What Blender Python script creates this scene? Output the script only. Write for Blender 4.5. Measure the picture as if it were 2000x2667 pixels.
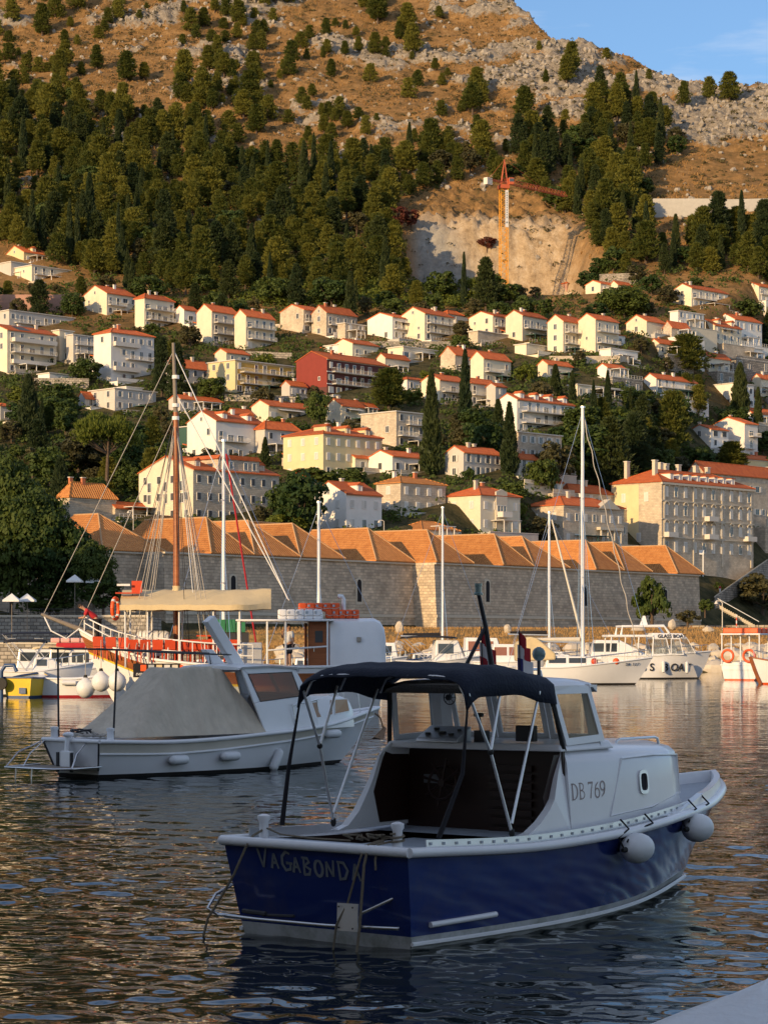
import bpy, math, random
import numpy as np
from mathutils import Vector, Matrix
R_ = math.radians
random.seed(7); RNG = np.random.default_rng(11)
for o in list(bpy.data.objects): bpy.data.objects.remove(o)
SC = bpy.context.scene; COL = SC.collection
# ---------------------------------------------------------------- camera, sky, sun, exposure
F, CX, HY, CH = 6000.0, 1000.0, 1670.0, 2.8        # focal length in photo pixels, horizon row, eye height above the water
cam_d = bpy.data.cameras.new('camera'); cam = bpy.data.objects.new('camera', cam_d); COL.objects.link(cam)
cam.location = (0, 0, CH); cam.rotation_euler = (R_(90), 0, 0)
cam_d.sensor_fit = 'VERTICAL'; cam_d.sensor_height = 36.0; cam_d.lens = 36.0*F/2667.0
cam_d.shift_y = (HY-1333.5)/2667.0; cam_d.clip_start = 0.5; cam_d.clip_end = 6000
SC.camera = cam
SUN_H = Vector((-0.63, -0.777)); SUN_EL = 13.0
sun_dir = Vector((SUN_H.x*math.cos(R_(SUN_EL)), SUN_H.y*math.cos(R_(SUN_EL)), math.sin(R_(SUN_EL))))
wd = bpy.data.worlds.new('World'); SC.world = wd; wd.use_nodes = True
nt = wd.node_tree; nt.nodes.clear()
wo = nt.nodes.new('ShaderNodeOutputWorld'); bg = nt.nodes.new('ShaderNodeBackground'); sky = nt.nodes.new('ShaderNodeTexSky')
sky.sky_type = 'NISHITA'; sky.sun_disc = False; sky.sun_elevation = R_(SUN_EL); sky.sun_rotation = math.atan2(sun_dir.x, sun_dir.y)
sky.altitude = 0; sky.air_density = 1.0; sky.dust_density = 0.6; sky.ozone_density = 4.5
tc = nt.nodes.new('ShaderNodeTexCoord'); mp = nt.nodes.new('ShaderNodeMapping'); mp.inputs['Scale'].default_value = (2.2, 2.2, 13)
mp.inputs['Location'].default_value = (0.3, 0.1, 0.9)
nz = nt.nodes.new('ShaderNodeTexNoise'); nz.inputs['Scale'].default_value = 2.1; nz.inputs['Detail'].default_value = 7; nz.inputs['Roughness'].default_value = 0.58
rp = nt.nodes.new('ShaderNodeValToRGB'); rp.color_ramp.elements[0].color = (.05, .05, .05, 1); rp.color_ramp.elements[0].position = 0.42; rp.color_ramp.elements[1].position = 0.74
rp.color_ramp.elements[1].color = (0.75, 0.75, 0.75, 1)
mx = nt.nodes.new('ShaderNodeMixRGB'); mx.inputs[2].default_value = (6.3, 6.1, 6.0, 1)
L = nt.links
L.new(tc.outputs['Generated'], mp.inputs[0]); L.new(mp.outputs[0], nz.inputs['Vector']); L.new(nz.outputs['Fac'], rp.inputs[0])
L.new(rp.outputs[0], mx.inputs[0]); L.new(sky.outputs[0], mx.inputs[1]); L.new(mx.outputs[0], bg.inputs[0]); L.new(bg.outputs[0], wo.inputs[0])
bg.inputs['Strength'].default_value = 0.15
sd = bpy.data.lights.new('sun', 'SUN'); sd.energy = 4.7; sd.angle = R_(0.6); sd.color = (1.0, 0.68, 0.34)
so = bpy.data.objects.new('sun', sd); COL.objects.link(so); so.rotation_euler = (-sun_dir).to_track_quat('-Z', 'Y').to_euler(); so.location = (-60, -80, 60)
SC.view_settings.view_transform = 'Standard'; SC.view_settings.look = 'None'; SC.view_settings.exposure = 0.22; SC.view_settings.gamma = 1.0
SC.render.engine = 'CYCLES'; SC.cycles.max_bounces = 6; SC.cycles.transparent_max_bounces = 6; SC.cycles.caustics_reflective = False
SC.cycles.caustics_refractive = False; SC.cycles.use_denoising = True

# ---------------------------------------------------------------- materials
def nodes_of(m):
    m.use_nodes = True
    n = m.node_tree; n.nodes.clear()
    out = n.nodes.new('ShaderNodeOutputMaterial'); b = n.nodes.new('ShaderNodeBsdfPrincipled'); n.links.new(b.outputs[0], out.inputs[0])
    return n, b, out
def mat(name, col, rough=0.7, var=0.15, vs=3.0, bump=0.0, bs=25.0, metal=0.0, rnd=0.0, spec=0.4, detail=5, stretch=(1, 1, 1), dirt=None, bd=0.05):
    m = bpy.data.materials.new(name); n, b, out = nodes_of(m); k = n.nodes; l = n.links
    b.inputs['Roughness'].default_value = rough; b.inputs['Metallic'].default_value = metal; b.inputs['Specular IOR Level'].default_value = spec
    t = k.new('ShaderNodeTexCoord'); mpn = k.new('ShaderNodeMapping'); mpn.inputs['Scale'].default_value = stretch
    l.new(t.outputs['Object'], mpn.inputs[0])
    no = k.new('ShaderNodeTexNoise'); no.inputs['Scale'].default_value = vs; no.inputs['Detail'].default_value = detail; no.inputs['Roughness'].default_value = 0.65
    l.new(mpn.outputs[0], no.inputs['Vector'])
    mr = k.new('ShaderNodeMapRange'); mr.inputs['From Min'].default_value = 0.25; mr.inputs['From Max'].default_value = 0.75
    mr.inputs['To Min'].default_value = 1-var; mr.inputs['To Max'].default_value = 1+var
    l.new(no.outputs['Fac'], mr.inputs[0])
    last = mr.outputs[0]
    if rnd:
        oi = k.new('ShaderNodeObjectInfo'); r2 = k.new('ShaderNodeMapRange'); r2.inputs['To Min'].default_value = 1-rnd; r2.inputs['To Max'].default_value = 1+rnd
        l.new(oi.outputs['Random'], r2.inputs[0]); mu = k.new('ShaderNodeMath'); mu.operation = 'MULTIPLY'
        l.new(last, mu.inputs[0]); l.new(r2.outputs[0], mu.inputs[1]); last = mu.outputs[0]
    vm = k.new('ShaderNodeVectorMath'); vm.operation = 'SCALE'; vm.inputs[0].default_value = col[:3]
    l.new(last, vm.inputs['Scale']); fin = vm.outputs[0]
    if dirt:                                                          # stains: (colour, scale, threshold, amount)
        dn = k.new('ShaderNodeTexNoise'); dn.inputs['Scale'].default_value = dirt[1]; dn.inputs['Detail'].default_value = 8; dn.inputs['Roughness'].default_value = 0.7
        l.new(mpn.outputs[0], dn.inputs['Vector']); dr = k.new('ShaderNodeMapRange'); dr.inputs['From Min'].default_value = dirt[2]; dr.inputs['From Max'].default_value = dirt[2]+0.2
        dr.inputs['To Max'].default_value = dirt[3]; l.new(dn.outputs['Fac'], dr.inputs[0])
        dm = k.new('ShaderNodeMixRGB'); dm.inputs[2].default_value = (*dirt[0], 1); l.new(dr.outputs[0], dm.inputs[0]); l.new(fin, dm.inputs[1]); fin = dm.outputs[0]
    l.new(fin, b.inputs['Base Color'])
    if bump:
        bn = k.new('ShaderNodeTexNoise'); bn.inputs['Scale'].default_value = bs; bn.inputs['Detail'].default_value = 6; l.new(mpn.outputs[0], bn.inputs['Vector'])
        bp = k.new('ShaderNodeBump'); bp.inputs['Strength'].default_value = bump; bp.inputs['Distance'].default_value = bd
        l.new(bn.outputs['Fac'], bp.inputs['Height']); l.new(bp.outputs[0], b.inputs['Normal'])
    return m
def brick_mat(name, c1, c2, mortar, bw, bh, rough=0.85, ms=0.02, bump=0.6):
    m = bpy.data.materials.new(name); n, b, out = nodes_of(m); k = n.nodes; l = n.links
    t = k.new('ShaderNodeTexCoord'); sx = k.new('ShaderNodeSeparateXYZ'); l.new(t.outputs['Object'], sx.inputs[0])
    ad = k.new('ShaderNodeMath'); ad.operation = 'ADD'; l.new(sx.outputs[0], ad.inputs[0]); l.new(sx.outputs[1], ad.inputs[1])
    dn = k.new('ShaderNodeTexNoise'); dn.inputs['Scale'].default_value = 1.3; l.new(t.outputs['Object'], dn.inputs['Vector'])
    cb = k.new('ShaderNodeCombineXYZ'); l.new(ad.outputs[0], cb.inputs[0]); l.new(sx.outputs[2], cb.inputs[1])
    va = k.new('ShaderNodeVectorMath'); va.operation = 'MULTIPLY_ADD'; va.inputs[1].default_value = (0.12, 0.05, 0); l.new(dn.outputs['Color'], va.inputs[0]); l.new(cb.outputs[0], va.inputs[2])
    br = k.new('ShaderNodeTexBrick'); l.new(va.outputs[0], br.inputs['Vector'])
    br.inputs['Color1'].default_value = (*c1, 1); br.inputs['Color2'].default_value = (*c2, 1); br.inputs['Mortar'].default_value = (*mortar, 1)
    br.inputs['Scale'].default_value = 1; br.inputs['Brick Width'].default_value = bw; br.inputs['Row Height'].default_value = bh; br.inputs['Mortar Size'].default_value = ms
    no = k.new('ShaderNodeTexNoise'); no.inputs['Scale'].default_value = 0.35; no.inputs['Detail'].default_value = 9; no.inputs['Roughness'].default_value = 0.7; l.new(t.outputs['Object'], no.inputs['Vector'])
    mr = k.new('ShaderNodeMapRange'); mr.inputs['From Min'].default_value = 0.25; mr.inputs['From Max'].default_value = 0.75; mr.inputs['To Min'].default_value = 0.62; mr.inputs['To Max'].default_value = 1.25
    l.new(no.outputs['Fac'], mr.inputs[0]); vm = k.new('ShaderNodeVectorMath'); vm.operation = 'SCALE'; l.new(br.outputs['Color'], vm.inputs[0]); l.new(mr.outputs[0], vm.inputs['Scale'])
    l.new(vm.outputs[0], b.inputs['Base Color']); b.inputs['Roughness'].default_value = rough; b.inputs['Specular IOR Level'].default_value = 0.2
    bp = k.new('ShaderNodeBump'); bp.inputs['Strength'].default_value = bump; bp.inputs['Distance'].default_value = 0.06; bp.invert = True
    l.new(br.outputs['Fac'], bp.inputs['Height']); l.new(bp.outputs[0], b.inputs['Normal'])
    return m
def tile_mat(name, c1, c2, axis, pitch=0.26, rough=0.75, bd=.035):
    m = bpy.data.materials.new(name); n, b, out = nodes_of(m); k = n.nodes; l = n.links
    t = k.new('ShaderNodeTexCoord'); sx = k.new('ShaderNodeSeparateXYZ'); l.new(t.outputs['Object'], sx.inputs[0])
    no = k.new('ShaderNodeTexNoise'); no.inputs['Scale'].default_value = 0.9; no.inputs['Detail'].default_value = 8; no.inputs['Roughness'].default_value = 0.75; l.new(t.outputs['Object'], no.inputs['Vector'])
    rp = k.new('ShaderNodeValToRGB'); rp.color_ramp.elements[0].position = 0.3; rp.color_ramp.elements[1].position = 0.7
    rp.color_ramp.elements[0].color = (*c1, 1); rp.color_ramp.elements[1].color = (*c2, 1); l.new(no.outputs['Fac'], rp.inputs[0])
    oi = k.new('ShaderNodeObjectInfo'); mr = k.new('ShaderNodeMapRange'); mr.inputs['To Min'].default_value = 0.78; mr.inputs['To Max'].default_value = 1.2
    l.new(oi.outputs['Random'], mr.inputs[0]); vm = k.new('ShaderNodeVectorMath'); vm.operation = 'SCALE'; l.new(rp.outputs[0], vm.inputs[0]); l.new(mr.outputs[0], vm.inputs['Scale'])
    l.new(vm.outputs[0], b.inputs['Base Color']); b.inputs['Roughness'].default_value = rough; b.inputs['Specular IOR Level'].default_value = 0.2
    mu = k.new('ShaderNodeMath'); mu.operation = 'MULTIPLY'; mu.inputs[1].default_value = 2*math.pi/pitch; l.new(sx.outputs[axis], mu.inputs[0])
    sn = k.new('ShaderNodeMath'); sn.operation = 'SINE'; l.new(mu.outputs[0], sn.inputs[0])
    mz = k.new('ShaderNodeMath'); mz.operation = 'MULTIPLY'; mz.inputs[1].default_value = 2*math.pi/0.33; l.new(sx.outputs[2], mz.inputs[0])
    sz = k.new('ShaderNodeMath'); sz.operation = 'SINE'; l.new(mz.outputs[0], sz.inputs[0])
    a2 = k.new('ShaderNodeMath'); a2.operation = 'MULTIPLY_ADD'; a2.inputs[1].default_value = 0.25; l.new(sz.outputs[0], a2.inputs[0]); l.new(sn.outputs[0], a2.inputs[2])
    bp = k.new('ShaderNodeBump'); bp.inputs['Strength'].default_value = 0.9; bp.inputs['Distance'].default_value = bd
    l.new(a2.outputs[0], bp.inputs['Height']); l.new(bp.outputs[0], b.inputs['Normal'])
    return m
def leaf_mat(name, c1, c2, trans=0.3, c3=None):
    m = bpy.data.materials.new(name); n, b, out = nodes_of(m); k = n.nodes; l = n.links
    b.inputs['Roughness'].default_value = 0.65; b.inputs['Specular IOR Level'].default_value = 0.25
    oi = k.new('ShaderNodeObjectInfo'); t = k.new('ShaderNodeTexCoord'); no = k.new('ShaderNodeTexNoise'); no.inputs['Scale'].default_value = 0.8; no.inputs['Detail'].default_value = 4
    l.new(t.outputs['Object'], no.inputs['Vector'])
    a = k.new('ShaderNodeMath'); a.operation = 'MULTIPLY_ADD'; a.inputs[1].default_value = 0.55; l.new(oi.outputs['Random'], a.inputs[0])
    s = k.new('ShaderNodeMath'); s.operation = 'MULTIPLY_ADD'; s.inputs[1].default_value = 1.0; s.inputs[2].default_value = -0.25; l.new(no.outputs['Fac'], s.inputs[0]); l.new(s.outputs[0], a.inputs[2])
    rp = k.new('ShaderNodeValToRGB'); rp.color_ramp.elements[0].color = (*c1, 1); rp.color_ramp.elements[1].color = (*c2, 1)
    rp.color_ramp.elements[0].position = 0.15; rp.color_ramp.elements[1].position = 0.85
    if c3: e = rp.color_ramp.elements.new(0.97); e.color = (*c3, 1)
    l.new(a.outputs[0], rp.inputs[0]); l.new(rp.outputs[0], b.inputs['Base Color'])
    tr = k.new('ShaderNodeBsdfTranslucent'); l.new(rp.outputs[0], tr.inputs[0]); ms = k.new('ShaderNodeMixShader'); ms.inputs[0].default_value = trans
    l.new(b.outputs[0], ms.inputs[1]); l.new(tr.outputs[0], ms.inputs[2]); l.new(ms.outputs[0], out.inputs[0])
    return m
def glass_mat(name, tint, alpha=0.4, rough=0.05):
    m = bpy.data.materials.new(name); n, b, out = nodes_of(m); k = n.nodes; l = n.links
    tr = k.new('ShaderNodeBsdfTransparent'); tr.inputs[0].default_value = (*tint, 1); b.inputs['Base Color'].default_value = (*[c*0.4 for c in tint], 1)
    b.inputs['Roughness'].default_value = rough; b.inputs['Specular IOR Level'].default_value = 0.8
    ms = k.new('ShaderNodeMixShader'); ms.inputs[0].default_value = alpha; l.new(tr.outputs[0], ms.inputs[1]); l.new(b.outputs[0], ms.inputs[2]); l.new(ms.outputs[0], out.inputs[0])
    return m
M = dict(
 white=mat('white_paint', (.74, .75, .76), .35, .05, 2, dirt=((.42, .38, .32), 3, .62, .35)),
 gel=mat('white_gelcoat', (.76, .77, .79), .22, .04, 1.5, spec=.5, dirt=((.5, .48, .44), 2.5, .62, .3)),
 cream=mat('cream_plaster', (.70, .62, .47), .9, .10, .6, rnd=.08, dirt=((.4, .33, .24), .5, .6, .4)),
 white_pl=mat('white_plaster', (.74, .71, .66), .9, .08, .6, rnd=.06, dirt=((.45, .4, .33), .5, .6, .35)),
 grey_pl=mat('grey_plaster', (.50, .47, .43), .9, .10, .6, rnd=.08),
 yellow_pl=mat('yellow_plaster', (.66, .55, .32), .9, .08, .5, rnd=.05, dirt=((.5, .36, .2), .4, .6, .4)),
 ochre=mat('ochre_plaster', (.55, .34, .08), .9, .1, .6), red_pl=mat('oxblood_plaster', (.22, .04, .03), .9, .1, .8), brown_pl=mat('brown_cladding', (.12, .045, .04), .9, .1, .8),
 pinkcloth=mat('pink_sheeting', (.42, .24, .18), .9, .2, .8),
 limestone=brick_mat('limestone_blocks', (.64, .545, .42), (.52, .44, .34), (.40, .335, .26), .75, .36),
 fort=brick_mat('fortress_stone', (.66, .54, .40), (.44, .365, .28), (.40, .33, .255), .95, .5, ms=.03, bump=.9),
 rubble=brick_mat('rubble_stone', (.46, .41, .34), (.26, .24, .21), (.16, .14, .12), .9, .5, ms=.05, bump=1.),
 tilex=tile_mat('red_tiles', (.40, .085, .03), (.62, .17, .05), 0), tiley=tile_mat('red_tiles_cross', (.40, .085, .03), (.62, .17, .05), 1),
 oldx=tile_mat('old_tiles', (.42, .155, .045), (.66, .29, .09), 0, .55, bd=.11), oldy=tile_mat('old_tiles_cross', (.42, .155, .045), (.66, .29, .09), 1, .55, bd=.11),
 pane=mat('dark_window_glass', (.05, .06, .07), .08, .2, 1, rnd=.4, spec=.7), frame=mat('window_frame', (.72, .70, .66), .6, .05), shutter=mat('pale_shutter', (.62, .60, .55), .7, .06, rnd=.1),
 greensh=mat('green_shutter', (.04, .10, .08), .6, .1), greysh=mat('dark_grey_shutter', (.07, .075, .08), .6, .1, rnd=.2), concrete=mat('concrete', (.45, .43, .39), .9, .12, .8, bump=.3, bs=6),
 slab=mat('balcony_slab', (.62, .58, .52), .85, .06), chim=mat('chimney_brick', (.45, .16, .08), .9, .15, 2), stone_trim=mat('stone_trim', (.56, .50, .40), .85, .08, 2),
 bark=mat('bark', (.10, .07, .05), .95, .3, 4, bump=.8, bs=12), rock=mat('pale_rock', (.31, .275, .23), .95, .25, .5, bump=1., bs=2.5), quayrock=mat('quay_rock', (.50, .44, .36), .95, .2, 1.2, bump=.9, bs=4),
 pine=leaf_mat('pine_needles', (.045, .066, .013), (.185, .178, .030), .3), cyp=leaf_mat('cypress_leaf', (.018, .035, .014), (.05, .065, .018), .15),
 broad=leaf_mat('broad_leaf', (.025, .055, .014), (.09, .12, .022), .3), olive=leaf_mat('brown_green_leaf', (.045, .045, .018), (.10, .09, .035), .25), dead=leaf_mat('dead_leaf', (.10, .028, .018), (.16, .05, .03), .2),
 bright=leaf_mat('bright_leaf', (.06, .09, .012), (.17, .19, .025), .3), shrub=leaf_mat('dry_shrub', (.05, .05, .02), (.11, .09, .035), .2), straw=leaf_mat('dry_straw', (.30, .17, .06), (.46, .28, .11), .3),
 ridge=mat('ridge_tile', (.50, .30, .15), .85, .15, 2), dark=mat('dark_metal', (.03, .03, .035), .5, .1), steel=mat('steel_tube', (.62, .63, .65), .22, .05, metal=1.), alu=mat('aluminium', (.70, .70, .71), .38, .08, 6, metal=.8), black=mat('black_fabric', (.012, .012, .016), .9, .2, 5),
 rope=mat('rope', (.30, .25, .18), .95, .25, 40, bump=1., bs=120), greyrope=mat('grey_rope', (.42, .39, .35), .95, .2, 30), rubber=mat('black_rubber', (.015, .015, .015), .7, .1),
)
# ---------------------------------------------------------------- mesh helpers
class MB:
    def __init__(s): s.v = []; s.f = []
    def add(s, vs, fs):
        o = len(s.v); s.v += [tuple(p) for p in vs]; s.f += [tuple(i+o for i in f) for f in fs]; return s
    def box(s, x0, y0, z0, x1, y1, z1):
        return s.add([(x0, y0, z0), (x1, y0, z0), (x1, y1, z0), (x0, y1, z0), (x0, y0, z1), (x1, y0, z1), (x1, y1, z1), (x0, y1, z1)],
                     [(0, 3, 2, 1), (4, 5, 6, 7), (0, 1, 5, 4), (1, 2, 6, 5), (2, 3, 7, 6), (3, 0, 4, 7)])
    def hexa(s, p): return s.add(p, [(0, 3, 2, 1), (4, 5, 6, 7), (0, 1, 5, 4), (1, 2, 6, 5), (2, 3, 7, 6), (3, 0, 4, 7)])
    def poly(s, pts): return s.add(pts, [tuple(range(len(pts)))])
    def loft(s, rings, closed=True, caps=True):
        n = len(rings[0]); vs = [p for r in rings for p in r]; fs = []
        for i in range(len(rings)-1):
            for j in range(n if closed else n-1):
                k = (j+1) % n; fs.append((i*n+j, i*n+k, (i+1)*n+k, (i+1)*n+j))
        if caps: fs += [tuple(range(n))[::-1], tuple((len(rings)-1)*n+j for j in range(n))]
        return s.add(vs, fs)
    def tube(s, pts, r, n=6, caps=True):
        pts = [Vector(p) for p in pts]; rs = r if isinstance(r, (list, tuple)) else [r]*len(pts); rings = []
        ref = None
        for i, p in enumerate(pts):
            d = (pts[min(i+1, len(pts)-1)]-pts[max(i-1, 0)]).normalized()
            if ref is None: ref = Vector((0, 0, 1)) if abs(d.z) < .9 else Vector((1, 0, 0))
            a = (ref-d*ref.dot(d)).normalized(); b = d.cross(a); ref = a
            rings.append([p+(a*math.cos(2*math.pi*j/n)+b*math.sin(2*math.pi*j/n))*rs[i] for j in range(n)])
        return s.loft(rings, True, caps)
    def prism(s, poly, d0, d1, plane='xz'):
        f = {'xz': lambda a, b, d: (a, d, b), 'xy': lambda a, b, d: (a, b, d), 'yz': lambda a, b, d: (d, a, b)}[plane]
        n = len(poly); vs = [f(a, b, d0) for a, b in poly]+[f(a, b, d1) for a, b in poly]
        return s.add(vs, [tuple(range(n))[::-1], tuple(range(n, 2*n))]+[(i, (i+1) % n, n+(i+1) % n, n+i) for i in range(n)])
    def lathe(s, prof, n=16, c=(0, 0, 0), mtx=None):
        rings = [[(r*math.cos(2*math.pi*j/n), r*math.sin(2*math.pi*j/n), z) for j in range(n)] for r, z in prof]
        mtx = mtx or Matrix(); rings = [[Vector(c)+(mtx @ Vector(p)) for p in r] for r in rings]
        return s.loft(rings, True, True)
    def mesh(s, name, m, smooth=None):
        me = bpy.data.meshes.new(name); me.from_pydata(s.v, [], s.f)
        if m: me.materials.append(M[m] if isinstance(m, str) else m)
        if smooth is not None:
            me.polygons.foreach_set('use_smooth', [True]*len(me.polygons)); me.set_sharp_from_angle(angle=R_(smooth))
        me.update(); return me
    def build(s, name, m, parent=None, smooth=None, bevel=0):
        return put(name, s.mesh(name, m, smooth), parent, bevel=bevel)
def put(name, me, parent=None, loc=None, rz=0, bevel=0):
    o = bpy.data.objects.new(name, me); COL.objects.link(o); o.parent = parent
    if loc is not None: o.location = loc
    if rz: o.rotation_euler = (0, 0, rz)
    if bevel:
        b = o.modifiers.new('bevel', 'BEVEL'); b.width = bevel; b.segments = 2; b.limit_method = 'ANGLE'
    return o
def tag(o, label, cat, group=None):
    o['label'] = label; o['category'] = cat
    if group: o['group'] = group
    return o
def thing(name, label, cat, loc=(0, 0, 0), rz=0, group=None):
    o = bpy.data.objects.new(name, None); COL.objects.link(o); o.location = loc; o.rotation_euler = (0, 0, rz); o.empty_display_size = .2
    return tag(o, label, cat, group)
def struct(o, kind='structure'): o['kind'] = kind; return o
def P(px, py, Y): return Vector(((px-CX)/F*Y, Y, CH-(py-HY)/F*Y))
def text_mesh(s, size, mname, name, extrude=.002, space=1.0, bold=0.0, shear=0.0):
    c = bpy.data.curves.new('lettering_curve', 'FONT'); c.body = s; c.size = size; c.extrude = extrude; c.space_character = space; c.offset = bold; c.shear = shear; c.align_x = 'LEFT'
    c.resolution_u = 3
    t = bpy.data.objects.new('lettering_tmp', c); COL.objects.link(t); bpy.context.view_layer.update()
    me = bpy.data.meshes.new_from_object(t.evaluated_get(bpy.context.evaluated_depsgraph_get())); bpy.data.objects.remove(t); bpy.data.curves.remove(c)
    me.name = name; me.materials.clear(); me.materials.append(M[mname]); return me
# ---------------------------------------------------------------- noise
def _hash(ix, iy, seed):
    h = (ix.astype(np.int64)*374761393 + iy.astype(np.int64)*668265263 + seed*974634777) & 0x7fffffff
    h = (h ^ (h >> 13))*1274126177 & 0x7fffffff
    return ((h ^ (h >> 16)) & 0xffff)/65535.0
def vnoise(x, y, seed=0):
    x = np.asarray(x, float); y = np.asarray(y, float); ix = np.floor(x); iy = np.floor(y); fx = x-ix; fy = y-iy
    fx = fx*fx*(3-2*fx); fy = fy*fy*(3-2*fy)
    a = _hash(ix, iy, seed); b = _hash(ix+1, iy, seed); c = _hash(ix, iy+1, seed); d = _hash(ix+1, iy+1, seed)
    return (a*(1-fx)+b*fx)*(1-fy)+(c*(1-fx)+d*fx)*fy
def fbm(x, y, seed=0, oct=5, gain=.5):
    t = 0; a = 1; s = 0
    for i in range(oct): t = t+a*(vnoise(x, y, seed+i*17)-.5); s += a; a *= gain; x = x*2.03+11.3; y = y*2.03-7.1
    return t/s*2
def sstep(a, b, x): t = np.clip((x-a)/(b-a), 0, 1); return t*t*(3-2*t)
# ================================================================ TERRAIN
PY = [190, 203, 207, 213, 300, 345, 385, 440, 490, 530, 570, 610, 660, 710, 770, 840, 910, 980, 1050, 1150, 1500]
PZ = [-3, -1.2, .3, 1.9, 2.7, 4.2, 15, 24, 37, 48.7, 61.7, 76, 93, 112, 140, 173.6, 210.6, 251, 295, 361, 560]
RX = [0, 54, 78, 108, 132, 157.5, 230]; RZ = [330, 294.6, 260.7, 248.7, 236.9, 230.4, 218]; RY = [1110, 1050, 995, 975, 955, 945, 925]
def cutmask(X, Y): return sstep(4, 12, X-(Y-740)*.05)*(1-sstep(58, 70, X+(Y-760)*.1))
def ground0(X, Y):
    X = np.asarray(X, float); Y = np.asarray(Y, float)
    shift = sstep(-8, -26, X)*95*(1-sstep(330, 380, Y))                  # the shore lies farther back on the left
    z = np.interp(np.where(Y < 330, Y-shift, Y), PY, PZ)
    w = Y-(400+1.333*(X-9))
    z = np.minimum(z, np.interp(w, [-60, 5, 40, 146, 2000], [4.6, 4.6, 21, 80, 80+1.2*1854]))
    z = np.where(Y < 330, np.minimum(z, np.interp(Y-shift, PY, PZ)), z)
    cm = cutmask(X, Y)
    face = 109+np.maximum(0, Y-763)*2.6
    z = np.where((Y > 690) & (Y < 810), z*(1-cm)+np.minimum(z, np.maximum(face, 100))*cm, z)
    cap = np.interp(X, RX, RZ)-.4*(Y-np.interp(X, RX, RY))
    return np.minimum(z, cap)
def rockmask(X, Y):
    up = sstep(760, 900, Y)
    n = .8*fbm(X/60, (Y+.25*X)/24, 3, 4)+.6*fbm(X/16, Y/9, 9, 3)
    ridge = np.exp(-((Y-np.interp(X, RX, RY)+35)/45)**2)*(X > 20)
    return np.clip(sstep(.0, .42, n+.34*ridge+.0)*up, 0, 1)
def ground(X, Y):
    X = np.asarray(X, float); Y = np.asarray(Y, float)
    z = ground0(X, Y); up = sstep(640, 860, Y); lo = sstep(430, 520, Y); rm = rockmask(X, Y); cm = cutmask(X, Y)*(Y > 690)*(Y < 815)
    z = z+fbm(X/40, Y/40, 21, 4)*5.0*up+fbm(X/12, Y/12, 25, 3)*.6*lo
    v = np.abs(fbm(X/6.5, Y/4.2, 31, 4)); z = z+rm*(1.0+4.6*(.45-v)*1.6)+rm*fbm(X/2.0, Y/3.0, 35, 3)*1.5
    z = z+cm*(fbm(X/7, Y/5, 41, 4)*3.0+fbm(X/1.9, Y/1.6, 43, 3)*3.4)*sstep(756, 764, Y)
    sh = (1-sstep(206, 216, Y))*(Y < 330)
    return z+sh*fbm(X/2.5, Y/2.5, 55, 3)*.4
def hit(px, py, fn=ground0, y0=206.0, y1=1150.0):
    px = np.atleast_1d(np.asarray(px, float)); py = np.atleast_1d(np.asarray(py, float)); out = np.full(px.shape, np.nan)
    Ys = np.arange(y0, y1, 1.5); kx = (px-CX)/F; kz = -(py-HY)/F
    for i in range(len(px)):
        d = CH+kz[i]*Ys-fn(kx[i]*Ys, Ys); j = np.argmax(d <= 0)
        if d[j] <= 0 and j > 0:
            out[i] = Ys[j-1]+1.5*d[j-1]/(d[j-1]-d[j]+1e-9)
    return out
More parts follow.
